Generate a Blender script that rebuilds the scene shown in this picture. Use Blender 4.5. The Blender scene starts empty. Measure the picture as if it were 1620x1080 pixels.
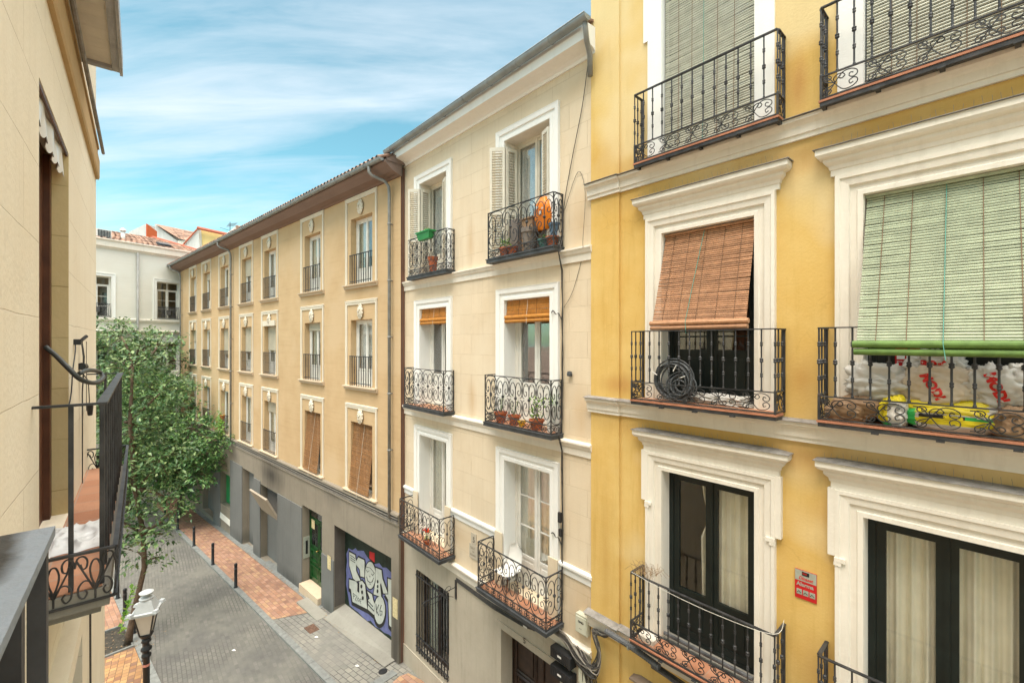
import bpy, bmesh, math, random
from mathutils import Vector, Matrix, noise
random.seed(7)
R = math.radians
sc = bpy.context.scene
C = sc.collection

# ------------------------------------------------------------------ camera
cam_d = bpy.data.cameras.new('camera'); cam = bpy.data.objects.new('camera', cam_d); C.objects.link(cam)
cam.location = (0, 0, 9.0); cam.rotation_euler = (R(90), 0, 0)
cam_d.sensor_width = 36; cam_d.lens = 15.78; cam_d.clip_start = .02; cam_d.clip_end = 2000
sc.camera = cam

# ------------------------------------------------------------------ sky, sun, exposure
SUN_EL, SUN_AZ = 66, 195          # degrees, azimuth clockwise from +Y
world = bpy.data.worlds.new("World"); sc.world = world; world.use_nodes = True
wn = world.node_tree; wn.nodes.clear()
def W(t, **k):
    n = wn.nodes.new(t)
    for a, b in k.items(): setattr(n, a, b)
    return n
wo = W('ShaderNodeOutputWorld'); bg = W('ShaderNodeBackground'); sky = W('ShaderNodeTexSky')
sky.sky_type = 'NISHITA'; sky.sun_disc = False; sky.sun_elevation = R(SUN_EL); sky.sun_rotation = R(SUN_AZ)
sky.air_density = 1.0; sky.dust_density = .6; sky.ozone_density = 1.5
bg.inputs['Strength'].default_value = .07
tint = W('ShaderNodeMixRGB', blend_type='MULTIPLY'); tint.inputs[0].default_value = 1; tint.inputs[2].default_value = (1.25, 1.85, 1.42, 1)
wn.links.new(sky.outputs[0], tint.inputs[1])
tc = W('ShaderNodeTexCoord'); sep = W('ShaderNodeSeparateXYZ'); wn.links.new(tc.outputs['Generated'], sep.inputs[0])
def wm(op, a, b):
    n = W('ShaderNodeMath', operation=op)
    for i, x in enumerate((a, b)):
        if hasattr(x, 'links'): wn.links.new(x, n.inputs[i])
        else: n.inputs[i].default_value = x
    return n.outputs[0]
zz = wm('ADD', sep.outputs[2], .18)
px = wm('DIVIDE', sep.outputs[0], zz); py = wm('DIVIDE', sep.outputs[1], zz)
cmb = W('ShaderNodeCombineXYZ'); wn.links.new(px, cmb.inputs[0]); wn.links.new(py, cmb.inputs[1])
mp = W('ShaderNodeMapping'); mp.inputs['Rotation'].default_value = (0, 0, R(-38)); mp.inputs['Scale'].default_value = (.45, 1.25, 1)
mp.inputs['Location'].default_value = (2.3, .4, 0)
wn.links.new(cmb.outputs[0], mp.inputs[0])
nz = W('ShaderNodeTexNoise'); nz.inputs['Scale'].default_value = 1.15; nz.inputs['Detail'].default_value = 7; nz.inputs['Roughness'].default_value = .55
nz.inputs['Distortion'].default_value = .35
wn.links.new(mp.outputs[0], nz.inputs['Vector'])
cr = W('ShaderNodeValToRGB'); cr.color_ramp.elements[0].position = .43; cr.color_ramp.elements[1].position = .68
cr.color_ramp.elements[0].color = (0, 0, 0, 1); cr.color_ramp.elements[1].color = (.92, .92, .92, 1)
mpb = W('ShaderNodeMapping'); mpb.inputs['Rotation'].default_value = (0, 0, R(-52)); mpb.inputs['Scale'].default_value = (.9, 4.4, 1); wn.links.new(cmb.outputs[0], mpb.inputs[0])
nzb = W('ShaderNodeTexNoise'); nzb.inputs['Scale'].default_value = 1.3; nzb.inputs['Detail'].default_value = 9; nzb.inputs['Roughness'].default_value = .6; nzb.inputs['Distortion'].default_value = .5
wn.links.new(mpb.outputs[0], nzb.inputs['Vector'])
wn.links.new(wm('ADD', wm('MULTIPLY', nz.outputs[0], .62), wm('MULTIPLY', nzb.outputs[0], .38)), cr.inputs[0])
nz2 = W('ShaderNodeTexNoise'); nz2.inputs['Scale'].default_value = .8; nz2.inputs['Detail'].default_value = 4
wn.links.new(mp.outputs[0], nz2.inputs['Vector'])
cc = W('ShaderNodeValToRGB'); cc.color_ramp.elements[0].position = .4; cc.color_ramp.elements[1].position = .62
cc.color_ramp.elements[0].color = (5.6, 6.6, 7.4, 1); cc.color_ramp.elements[1].color = (6.6, 7.1, 7.6, 1)
wn.links.new(nz2.outputs[0], cc.inputs[0])
mx = W('ShaderNodeMixRGB'); wn.links.new(cr.outputs[0], mx.inputs[0]); wn.links.new(tint.outputs[0], mx.inputs[1]); wn.links.new(cc.outputs[0], mx.inputs[2])
# unseen bright veil added overhead to light the walls: brightness rises towards the zenith
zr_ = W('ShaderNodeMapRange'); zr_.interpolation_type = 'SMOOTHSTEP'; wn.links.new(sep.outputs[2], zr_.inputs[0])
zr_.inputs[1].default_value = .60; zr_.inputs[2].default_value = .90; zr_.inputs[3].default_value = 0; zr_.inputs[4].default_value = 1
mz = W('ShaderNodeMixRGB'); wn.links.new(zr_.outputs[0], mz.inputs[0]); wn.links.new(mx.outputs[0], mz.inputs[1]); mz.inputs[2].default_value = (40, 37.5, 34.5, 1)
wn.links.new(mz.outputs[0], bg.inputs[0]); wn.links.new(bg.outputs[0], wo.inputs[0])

sl = bpy.data.lights.new('sun', 'SUN'); so = bpy.data.objects.new('sun', sl); C.objects.link(so)
sl.energy = 1.5; sl.angle = R(38); sl.color = (1, .91, .79)
az, el = R(SUN_AZ), R(SUN_EL)
sd = Vector((math.sin(az)*math.cos(el), math.cos(az)*math.cos(el), math.sin(el)))
so.rotation_euler = sd.to_track_quat('Z', 'Y').to_euler(); so.location = sd*60
sc.view_settings.view_transform = 'Standard'; sc.view_settings.look = 'None'
sc.view_settings.exposure = 1.16; sc.view_settings.gamma = 1
sc.render.resolution_x = 1024; sc.render.resolution_y = 682

# ------------------------------------------------------------------ frames
# a frame: u runs along a facade (rightwards as seen from the street), v into the building, z up
class Frame:
    def __init__(s, p0, X, n): s.p, s.X, s.n = p0, X, n; s.a = math.atan2(X[1], X[0])
    def w(s, u, v, z): return (s.p[0]+u*s.X[0]+v*s.n[0], s.p[1]+u*s.X[1]+v*s.n[1], z+9.0)
FY = Frame((1.38335, 7.73662), (.668386, -.743815), (.743815, .668386))
FT = Frame((-3.10556, 12.52837), (.739511, -.673145), (.673145, .739511))
FL = Frame((-.35428, -.2934), (-.637834, .770174), (-.770174, -.637834))
FW = Frame((-22.1944, 30.0697), (.481445, .876476), (-.876476, .481445))
F0 = Frame((0, 0), (1, 0), (0, 1))
def zg(u): return -8.963+.046*u      # street level in the frame of the tan building

# ------------------------------------------------------------------ materials
MATS = {}
def nodes(name):
    m = bpy.data.materials.new(name); m.use_nodes = True; nt = m.node_tree
    b = nt.nodes['Principled BSDF']
    def N(t, **k):
        n = nt.nodes.new(t)
        for a, v in k.items(): setattr(n, a, v)
        return n
    MATS[name] = m
    return m, nt, b, N, nt.links.new
def ramp(N, a, b, ca, cb):
    r = N('ShaderNodeValToRGB'); r.color_ramp.elements[0].position = a; r.color_ramp.elements[1].position = b
    r.color_ramp.elements[0].color = (*ca, 1); r.color_ramp.elements[1].color = (*cb, 1)
    return r
def plain(name, col, rough=.6, metal=0, var=.12, scale=6, bump=.0, spec=.4, bscale=40, island=False):
    m, nt, b, N, L = nodes(name)
    t = N('ShaderNodeTexCoord')
    n = N('ShaderNodeTexNoise'); n.inputs['Scale'].default_value = scale; n.inputs['Detail'].default_value = 6; n.inputs['Roughness'].default_value = .6
    L(t.outputs['Object'], n.inputs['Vector'])
    lo = tuple(c*(1-var) for c in col); hi = tuple(min(1, c*(1+var)) for c in col)
    r = ramp(N, .3, .7, lo, hi)
    L(n.outputs[0], r.inputs[0])
    out = r.outputs[0]
    if island:
        g = N('ShaderNodeNewGeometry'); r2 = ramp(N, 0, 1, (1-island,)*3, (1+island*.6,)*3); L(g.outputs['Random Per Island'], r2.inputs[0])
        mm = N('ShaderNodeMixRGB', blend_type='MULTIPLY'); mm.inputs[0].default_value = 1
        L(out, mm.inputs[1]); L(r2.outputs[0], mm.inputs[2]); out = mm.outputs[0]
    L(out, b.inputs['Base Color'])
    b.inputs['Roughness'].default_value = rough; b.inputs['Metallic'].default_value = metal
    b.inputs['Specular IOR Level'].default_value = spec
    if bump:
        n2 = N('ShaderNodeTexNoise'); n2.inputs['Scale'].default_value = bscale; n2.inputs['Detail'].default_value = 5
        L(t.outputs['Object'], n2.inputs['Vector'])
        bp = N('ShaderNodeBump'); bp.inputs['Strength'].default_value = bump; bp.inputs['Distance'].default_value = .02
        L(n2.outputs[0], bp.inputs['Height']); L(bp.outputs[0], b.inputs['Normal'])
    return m
def plaster(name, col, stain, amt=.45, streak=.35, joints=None, off=(0, 0), jcol=None, bt=(.925, 1.045), dirt=None, hstreak=False, patch=None, spots=(), cracks=0):
    """rendered wall: large soft clouds of a second tint, vertical run marks, fine grain, optional ashlar joints"""
    m, nt, b, N, L = nodes(name)
    t = N('ShaderNodeTexCoord')
    def mixc(fac, a, c):
        x = N('ShaderNodeMixRGB')
        if hasattr(fac, 'links'): L(fac, x.inputs[0])
        else: x.inputs[0].default_value = fac
        for i, q in ((1, a), (2, c)):
            if hasattr(q, 'links'): L(q, x.inputs[i])
            else: x.inputs[i].default_value = (*q, 1)
        return x.outputs[0]
    n1 = N('ShaderNodeTexNoise'); n1.inputs['Scale'].default_value = .9; n1.inputs['Detail'].default_value = 8; n1.inputs['Roughness'].default_value = .62
    L(t.outputs['Object'], n1.inputs['Vector'])
    r1 = N('ShaderNodeMapRange'); r1.inputs[1].default_value = .35; r1.inputs[2].default_value = .72; r1.inputs[4].default_value = amt
    L(n1.outputs[0], r1.inputs[0])
    c = mixc(r1.outputs[0], col, stain)
    mp = N('ShaderNodeMapping'); mp.inputs['Scale'].default_value = (.35, .35, 7) if hstreak else (5, 5, .35)
    L(t.outputs['Object'], mp.inputs[0])
    n2 = N('ShaderNodeTexNoise'); n2.inputs['Scale'].default_value = 1.6; n2.inputs['Detail'].default_value = 6; n2.inputs['Roughness'].default_value = .7
    L(mp.outputs[0], n2.inputs['Vector'])
    r2 = N('ShaderNodeMapRange'); r2.inputs[1].default_value = .5; r2.inputs[2].default_value = .8; r2.inputs[4].default_value = streak
    L(n2.outputs[0], r2.inputs[0])
    c = mixc(r2.outputs[0], c, tuple(x*.8 for x in stain))
    n3 = N('ShaderNodeTexNoise'); n3.inputs['Scale'].default_value = 9; n3.inputs['Detail'].default_value = 8; n3.inputs['Roughness'].default_value = .7
    L(t.outputs['Object'], n3.inputs['Vector'])
    r3 = N('ShaderNodeMapRange'); r3.inputs[1].default_value = .55; r3.inputs[2].default_value = .8; r3.inputs[4].default_value = .3
    L(n3.outputs[0], r3.inputs[0])
    c = mixc(r3.outputs[0], c, tuple(min(1, x*1.18) for x in col))
    if patch:
        n5 = N('ShaderNodeTexNoise'); n5.inputs['Scale'].default_value = .45; n5.inputs['Detail'].default_value = 3
        mp5 = N('ShaderNodeMapping'); mp5.inputs['Location'].default_value = (7, 3, 1); L(t.outputs['Object'], mp5.inputs[0]); L(mp5.outputs[0], n5.inputs['Vector'])
        r5 = N('ShaderNodeMapRange'); r5.inputs[1].default_value = .52; r5.inputs[2].default_value = .62; r5.inputs[4].default_value = .6
        L(n5.outputs[0], r5.inputs[0]); c = mixc(r5.outputs[0], c, patch)
    hsrc = n3.outputs[0]
    bp = N('ShaderNodeBump'); bp.inputs['Strength'].default_value = .25; bp.inputs['Distance'].default_value = .012
    n4 = N('ShaderNodeTexNoise'); n4.inputs['Scale'].default_value = 30; n4.inputs['Detail'].default_value = 6
    L(t.outputs['Object'], n4.inputs['Vector']); L(n4.outputs[0], bp.inputs['Height'])
    nrm = bp.outputs[0]
    if joints:
        s = N('ShaderNodeSeparateXYZ'); L(t.outputs['Object'], s.inputs[0])
        cb = N('ShaderNodeCombineXYZ'); L(s.outputs[0], cb.inputs[0]); L(s.outputs[2], cb.inputs[1])
        mj = N('ShaderNodeMapping'); mj.inputs['Location'].default_value = (off[0], off[1], 0); L(cb.outputs[0], mj.inputs[0])
        # a little wobble so that the lines look hand drawn
        nw = N('ShaderNodeTexNoise'); nw.inputs['Scale'].default_value = 2.2; L(t.outputs['Object'], nw.inputs['Vector'])
        vm = N('ShaderNodeVectorMath', operation='MULTIPLY_ADD'); L(nw.outputs[1], vm.inputs[0]); vm.inputs[1].default_value = (.018, .018, 0); L(mj.outputs[0], vm.inputs[2])
        br = N('ShaderNodeTexBrick'); L(vm.outputs[0], br.inputs['Vector'])
        br.inputs['Scale'].default_value = 1; br.inputs['Brick Width'].default_value = joints[0]; br.inputs['Row Height'].default_value = joints[1]
        br.inputs['Mortar Size'].default_value = .0045; br.inputs['Mortar Smooth'].default_value = .4; br.offset = .5
        br.inputs['Color1'].default_value = (0, 0, 0, 1); br.inputs['Color2'].default_value = (1, 1, 1, 1)
        # per-block tint
        rb = ramp(N, 0, 1, (bt[0],)*3, (bt[1],)*3); L(br.outputs['Color'], rb.inputs[0])
        mm = N('ShaderNodeMixRGB', blend_type='MULTIPLY'); mm.inputs[0].default_value = 1; L(c, mm.inputs[1]); L(rb.outputs[0], mm.inputs[2])
        nj = N('ShaderNodeTexNoise'); nj.inputs['Scale'].default_value = 3; L(t.outputs['Object'], nj.inputs['Vector'])
        mj2 = N('ShaderNodeMath', operation='MULTIPLY'); L(br.outputs['Fac'], mj2.inputs[0])
        rj = N('ShaderNodeMapRange'); rj.inputs[1].default_value = .35; rj.inputs[2].default_value = .6; rj.inputs[3].default_value = .15; rj.inputs[4].default_value = .75
        L(nj.outputs[0], rj.inputs[0]); L(rj.outputs[0], mj2.inputs[1])
        c = mixc(mj2.outputs[0], mm.outputs[0], jcol or tuple(x*.6 for x in stain))
        b2 = N('ShaderNodeBump'); b2.invert = True; b2.inputs['Strength'].default_value = .6; b2.inputs['Distance'].default_value = .01
        L(br.outputs['Fac'], b2.inputs['Height']); L(nrm, b2.inputs['Normal']); nrm = b2.outputs[0]
    if dirt:
        # grime spots with a shape of their own
        n6 = N('ShaderNodeTexNoise'); n6.inputs['Scale'].default_value = 2.4; n6.inputs['Detail'].default_value = 10; n6.inputs['Roughness'].default_value = .75
        L(mp.outputs[0], n6.inputs['Vector'])
        r6 = N('ShaderNodeMapRange'); r6.inputs[1].default_value = .58; r6.inputs[2].default_value = .78; r6.inputs[4].default_value = .75
        L(n6.outputs[0], r6.inputs[0]); c = mixc(r6.outputs[0], c, dirt)
    if cracks:      # hairline cracks, broken up so that only stretches of them show
        nv = N('ShaderNodeTexNoise'); nv.inputs['Scale'].default_value = 2.5; nv.inputs['Detail'].default_value = 5; L(t.outputs['Object'], nv.inputs['Vector'])
        va = N('ShaderNodeVectorMath', operation='MULTIPLY_ADD'); L(nv.outputs[1], va.inputs[0]); va.inputs[1].default_value = (.5, .5, .5); L(t.outputs['Object'], va.inputs[2])
        vo = N('ShaderNodeTexVoronoi'); vo.feature = 'DISTANCE_TO_EDGE'; vo.inputs['Scale'].default_value = .7; L(va.outputs[0], vo.inputs['Vector'])
        rv = N('ShaderNodeMapRange'); rv.inputs[1].default_value = .002; rv.inputs[2].default_value = .006; rv.inputs[3].default_value = 1; rv.inputs[4].default_value = 0; L(vo.outputs['Distance'], rv.inputs[0])
        rn = N('ShaderNodeMapRange'); rn.inputs[1].default_value = .52; rn.inputs[2].default_value = .6; rn.inputs[4].default_value = cracks; L(n1.outputs[0], rn.inputs[0])
        mu = N('ShaderNodeMath', operation='MULTIPLY'); L(rv.outputs[0], mu.inputs[0]); L(rn.outputs[0], mu.inputs[1])
        c = mixc(mu.outputs[0], c, tuple(x*.45 for x in stain))
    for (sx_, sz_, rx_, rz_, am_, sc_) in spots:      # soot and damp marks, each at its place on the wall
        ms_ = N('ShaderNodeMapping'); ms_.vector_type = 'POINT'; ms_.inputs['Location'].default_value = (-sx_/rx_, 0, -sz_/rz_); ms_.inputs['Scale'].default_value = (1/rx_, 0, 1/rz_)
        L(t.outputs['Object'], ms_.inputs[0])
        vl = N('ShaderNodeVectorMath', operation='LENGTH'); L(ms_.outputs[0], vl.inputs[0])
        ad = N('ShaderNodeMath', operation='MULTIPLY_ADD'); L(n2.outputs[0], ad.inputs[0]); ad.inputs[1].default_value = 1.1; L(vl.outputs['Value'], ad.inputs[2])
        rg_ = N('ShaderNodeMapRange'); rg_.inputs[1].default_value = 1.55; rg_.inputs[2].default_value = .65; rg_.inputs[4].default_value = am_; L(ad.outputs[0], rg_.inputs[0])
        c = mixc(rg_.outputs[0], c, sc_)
    L(c, b.inputs['Base Color']); b.inputs['Roughness'].default_value = .9; b.inputs['Specular IOR Level'].default_value = .15
    L(nrm, b.inputs['Normal'])
    return m
def paving(name, bw, bh, mort, cols, mcol, rot=0, off=.5, bump=.6, smooth=None, rough=.85, seed=0):
    """brick paving: every unit takes its own colour from a ramp"""
    m, nt, b, N, L = nodes(name)
    t = N('ShaderNodeTexCoord'); mp = N('ShaderNodeMapping'); mp.inputs['Rotation'].default_value = (0, 0, rot); mp.inputs['Location'].default_value = (seed, seed*.7, 0)
    L(t.outputs['Object'], mp.inputs[0])
    nw = N('ShaderNodeTexNoise'); nw.inputs['Scale'].default_value = 1.3; L(t.outputs['Object'], nw.inputs['Vector'])
    vm = N('ShaderNodeVectorMath', operation='MULTIPLY_ADD'); L(nw.outputs[1], vm.inputs[0]); vm.inputs[1].default_value = (.03, .03, 0); L(mp.outputs[0], vm.inputs[2])
    br = N('ShaderNodeTexBrick'); L(vm.outputs[0], br.inputs['Vector']); br.offset = off
    br.inputs['Scale'].default_value = 1; br.inputs['Brick Width'].default_value = bw; br.inputs['Row Height'].default_value = bh
    br.inputs['Mortar Size'].default_value = mort; br.inputs['Mortar Smooth'].default_value = .2; br.inputs['Bias'].default_value = 0
    br.inputs['Color1'].default_value = (0, 0, 0, 1); br.inputs['Color2'].default_value = (1, 1, 1, 1); br.inputs['Mortar'].default_value = (.5, .5, .5, 1)
    r = N('ShaderNodeValToRGB'); els = r.color_ramp.elements
    while len(els) < len(cols): els.new(.5)
    for i, c in enumerate(cols): els[i].position = i/(len(cols)-1); els[i].color = (*c, 1)
    L(br.outputs['Color'], r.inputs[0])
    n1 = N('ShaderNodeTexNoise'); n1.inputs['Scale'].default_value = .8; n1.inputs['Detail'].default_value = 8; n1.inputs['Roughness'].default_value = .65; L(t.outputs['Object'], n1.inputs['Vector'])
    r1 = ramp(N, .3, .72, (.72, .72, .74), (1.2, 1.18, 1.12)); L(n1.outputs[0], r1.inputs[0])
    mm = N('ShaderNodeMixRGB', blend_type='MULTIPLY'); mm.inputs[0].default_value = 1; L(r.outputs[0], mm.inputs[1]); L(r1.outputs[0], mm.inputs[2])
    fac = br.outputs['Fac']
    if smooth:
        n2 = N('ShaderNodeTexNoise'); n2.inputs['Scale'].default_value = .55; n2.inputs['Detail'].default_value = 4; L(t.outputs['Object'], n2.inputs['Vector'])
        r2 = N('ShaderNodeMapRange'); r2.inputs[1].default_value = .43; r2.inputs[2].default_value = .56; r2.inputs[3].default_value = 1; r2.inputs[4].default_value = smooth; L(n2.outputs[0], r2.inputs[0])
        f2 = N('ShaderNodeMath', operation='MULTIPLY'); L(fac, f2.inputs[0]); L(r2.outputs[0], f2.inputs[1]); fac = f2.outputs[0]
    x = N('ShaderNodeMixRGB'); L(fac, x.inputs[0]); L(mm.outputs[0], x.inputs[1]); x.inputs[2].default_value = (*mcol, 1)
    L(x.outputs[0], b.inputs['Base Color']); b.inputs['Roughness'].default_value = rough; b.inputs['Specular IOR Level'].default_value = .25
    bp = N('ShaderNodeBump'); bp.invert = True; bp.inputs['Strength'].default_value = bump; bp.inputs['Distance'].default_value = .01; L(fac, bp.inputs['Height'])
    n3 = N('ShaderNodeTexNoise'); n3.inputs['Scale'].default_value = 45; L(t.outputs['Object'], n3.inputs['Vector'])
    b3 = N('ShaderNodeBump'); b3.inputs['Strength'].default_value = .25; b3.inputs['Distance'].default_value = .01; L(n3.outputs[0], b3.inputs['Height']); L(bp.outputs[0], b3.inputs['Normal'])
    L(b3.outputs[0], b.inputs['Normal'])
    return m
def glassmat(name, tint=(.985, .99, .985), refl=.12):
    m, nt, b, N, L = nodes(name); nt.nodes.remove(b)
    out = nt.nodes['Material Output']; tr = N('ShaderNodeBsdfTransparent'); tr.inputs[0].default_value = (*tint, 1)
    gl = N('ShaderNodeBsdfGlossy'); gl.inputs['Roughness'].default_value = .03
    nz = N('ShaderNodeTexNoise'); nz.inputs['Scale'].default_value = 1.5; t = N('ShaderNodeTexCoord'); L(t.outputs['Object'], nz.inputs['Vector'])
    bp = N('ShaderNodeBump'); bp.inputs['Strength'].default_value = .08; bp.inputs['Distance'].default_value = .03; L(nz.outputs[0], bp.inputs['Height']); L(bp.outputs[0], gl.inputs['Normal'])
    fr = N('ShaderNodeFresnel'); fr.inputs[0].default_value = 1.5
    mr = N('ShaderNodeMapRange'); mr.inputs[1].default_value = .03; mr.inputs[2].default_value = .6; mr.inputs[3].default_value = refl*.35; mr.inputs[4].default_value = refl+.4; L(fr.outputs[0], mr.inputs[0])
    ms = N('ShaderNodeMixShader'); L(mr.outputs[0], ms.inputs[0]); L(tr.outputs[0], ms.inputs[1]); L(gl.outputs[0], ms.inputs[2]); L(ms.outputs[0], out.inputs[0])
    return m
def ironmat(name, col=(.035, .036, .038), rust=(.12, .055, .03), amt=.35, rough=.5):
    m, nt, b, N, L = nodes(name)
    t = N('ShaderNodeTexCoord'); n = N('ShaderNodeTexNoise'); n.inputs['Scale'].default_value = 7; n.inputs['Detail'].default_value = 8; L(t.outputs['Object'], n.inputs['Vector'])
    r = N('ShaderNodeValToRGB'); r.color_ramp.elements[0].position = .35; r.color_ramp.elements[0].color = (*tuple(c*.6 for c in col), 1)
    r.color_ramp.elements[1].position = .62; r.color_ramp.elements[1].color = (*tuple(c*1.6 for c in col), 1)
    e = r.color_ramp.elements.new(.75); e.color = (*[a*(1-amt)+q*amt for a, q in zip(col, rust)], 1)
    L(n.outputs[0], r.inputs[0]); L(r.outputs[0], b.inputs['Base Color']); b.inputs['Roughness'].default_value = rough; b.inputs['Metallic'].default_value = .25
    n2 = N('ShaderNodeTexNoise'); n2.inputs['Scale'].default_value = 60; L(t.outputs['Object'], n2.inputs['Vector'])
    bp = N('ShaderNodeBump'); bp.inputs['Strength'].default_value = .3; bp.inputs['Distance'].default_value = .004; L(n2.outputs[0], bp.inputs['Height']); L(bp.outputs[0], b.inputs['Normal'])
    return m
def leafmat(name, a, bcol, c):
    m, nt, b, N, L = nodes(name)
    g = N('ShaderNodeNewGeometry'); r = N('ShaderNodeValToRGB'); els = r.color_ramp.elements
    els[0].color = (*a, 1); els[1].color = (*c, 1); e = els.new(.55); e.color = (*bcol, 1)
    L(g.outputs['Random Per Island'], r.inputs[0]); L(r.outputs[0], b.inputs['Base Color'])
    b.inputs['Roughness'].default_value = .42; b.inputs['Specular IOR Level'].default_value = .55
    out = nt.nodes['Material Output']; tl = N('ShaderNodeBsdfTranslucent'); L(r.outputs[0], tl.inputs[0])
    ms = N('ShaderNodeMixShader'); ms.inputs[0].default_value = .3; L(b.outputs[0], ms.inputs[1]); L(tl.outputs[0], ms.inputs[2]); L(ms.outputs[0], out.inputs[0])
    return m

TRIM = plaster('white_trim', (.79, .75, .665), (.64, .575, .47), amt=.5, streak=.4)
TRIMW = plaster('pure_white_trim', (.82, .82, .79), (.70, .68, .63), amt=.25, streak=.2)
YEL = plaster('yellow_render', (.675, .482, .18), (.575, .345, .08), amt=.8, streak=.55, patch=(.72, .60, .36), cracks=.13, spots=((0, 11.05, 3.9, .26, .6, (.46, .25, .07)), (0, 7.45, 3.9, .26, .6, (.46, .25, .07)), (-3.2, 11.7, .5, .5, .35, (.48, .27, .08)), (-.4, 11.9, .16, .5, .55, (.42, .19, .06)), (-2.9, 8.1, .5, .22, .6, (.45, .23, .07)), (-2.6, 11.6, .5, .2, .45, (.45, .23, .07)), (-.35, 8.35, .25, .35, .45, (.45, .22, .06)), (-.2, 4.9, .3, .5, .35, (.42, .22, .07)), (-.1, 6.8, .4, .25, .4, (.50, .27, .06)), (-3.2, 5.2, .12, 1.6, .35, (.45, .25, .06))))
CREAM = plaster('cream_ashlar', (.70, .60, .45), (.62, .49, .33), amt=.65, streak=.35, joints=(.84, .46), off=(.1, .13), jcol=(.48, .37, .24), bt=(.97, 1.02), cracks=.12, spots=((-.15, 11.2, .2, .7, .5, (.50, .33, .17)), (3.1, 11.0, .3, .8, .55, (.50, .34, .18)), (3.1, 7.6, .3, .7, .55, (.50, .34, .18)), (-.1, 7.6, .2, .6, .5, (.50, .33, .17)), (-.6, 4.3, .9, .35, .45, (.50, .36, .2)), (3.2, 4.2, .4, .9, .5, (.50, .34, .18)), (2.9, 13.4, .8, .3, .4, (.50, .36, .2)), (.6, 4.1, .8, .3, .4, (.50, .36, .2))))
CREAMB = plaster('grey_stone_base', (.50, .45, .36), (.36, .31, .24), amt=.6, streak=.4, dirt=(.2, .18, .15))
TAN = plaster('tan_render', (.56, .405, .235), (.47, .32, .17), amt=.8, streak=.5, cracks=.12, hstreak=True, patch=(.56, .42, .26))
TANTRIM = plaster('pale_trim', (.68, .63, .52), (.52, .44, .33), amt=.4, streak=.3)
TANSILL = plaster('sill_stone', (.58, .47, .34), (.45, .34, .23), amt=.4, streak=.3)
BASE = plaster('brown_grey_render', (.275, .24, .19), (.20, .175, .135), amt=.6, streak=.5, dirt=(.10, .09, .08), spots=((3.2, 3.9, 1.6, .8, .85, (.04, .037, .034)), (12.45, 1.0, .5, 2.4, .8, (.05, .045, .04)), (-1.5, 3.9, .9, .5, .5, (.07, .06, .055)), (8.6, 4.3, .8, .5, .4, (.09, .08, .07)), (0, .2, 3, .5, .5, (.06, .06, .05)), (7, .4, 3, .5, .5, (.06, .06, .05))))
BASEG = plaster('blue_grey_paint', (.175, .178, .17), (.13, .13, .125), amt=.5, streak=.45, dirt=(.10, .095, .09), spots=((5.3, .25, 1.6, .5, .6, (.05, .05, .045)), (0, .0, 2.5, .6, .6, (.05, .05, .045)), (8.4, .4, .6, .5, .5, (.06, .06, .05))))
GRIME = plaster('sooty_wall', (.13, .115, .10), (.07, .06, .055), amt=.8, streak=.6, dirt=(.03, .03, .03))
LEFTW = plaster('near_cream_ashlar', (.81, .745, .60), (.73, .635, .465), amt=.6, streak=.3, joints=(1.35, .445), off=(.3, .2), jcol=(.60, .52, .39), bt=(.99, 1.005), cracks=.1)
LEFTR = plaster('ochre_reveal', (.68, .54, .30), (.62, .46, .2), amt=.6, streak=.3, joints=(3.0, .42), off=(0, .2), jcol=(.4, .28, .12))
OFFW = plaster('off_white_render', (.74, .72, .65), (.66, .62, .53), amt=.4, streak=.25, hstreak=True)
GREYW = plaster('weathered_white_wall', (.62, .62, .60), (.40, .40, .38), amt=.6, streak=.6)
PALEY = plaster('pale_yellow_wall', (.66, .50, .22), (.58, .42, .18), amt=.4, streak=.3)
ORNG = plaster('orange_wall', (.55, .13, .05), (.48, .10, .04), amt=.4, streak=.3)
IRON = ironmat('black_iron'); IRONG = ironmat('grey_iron', (.075, .078, .082), rough=.45)
HANDR = plain('worn_handrail', (.05, .047, .042), rough=.6, metal=.0, spec=.12, var=.85, scale=5, bump=.3)
_m = HANDR; _nt = _m.node_tree; _b = _nt.nodes['Principled BSDF']; _old = _b.inputs['Base Color'].links[0].from_socket     # paint rubbed pale along the outer edge of the rail
_t = _nt.nodes.new('ShaderNodeTexCoord'); _s = _nt.nodes.new('ShaderNodeSeparateXYZ'); _nt.links.new(_t.outputs['Object'], _s.inputs[0])
_n = _nt.nodes.new('ShaderNodeTexNoise'); _n.inputs['Scale'].default_value = 14; _n.inputs['Detail'].default_value = 7; _nt.links.new(_t.outputs['Object'], _n.inputs['Vector'])
_a = _nt.nodes.new('ShaderNodeMath'); _a.operation = 'MULTIPLY_ADD'; _a.inputs[1].default_value = .05; _nt.links.new(_n.outputs[0], _a.inputs[0]); _nt.links.new(_s.outputs[1], _a.inputs[2])
_r = _nt.nodes.new('ShaderNodeMapRange'); _r.inputs[1].default_value = -.336; _r.inputs[2].default_value = -.352; _r.inputs[3].default_value = 0; _r.inputs[4].default_value = .85; _nt.links.new(_a.outputs[0], _r.inputs[0])
_x = _nt.nodes.new('ShaderNodeMixRGB'); _nt.links.new(_r.outputs[0], _x.inputs[0]); _nt.links.new(_old, _x.inputs[1]); _x.inputs[2].default_value = (.24, .27, .30, 1); _nt.links.new(_x.outputs[0], _b.inputs['Base Color'])
WOODW = plain('white_paint', (.72, .71, .66), rough=.45, var=.08, scale=5)
WOODWC = plain('cream_paint', (.66, .62, .52), rough=.5, var=.08, scale=5)
GRNBLK = plain('dark_green_paint', (.006, .011, .010), rough=.38, var=.4, scale=4)
BRWOOD = plain('brown_wood', (.10, .035, .015), rough=.45, var=.35, scale=6)
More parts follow.
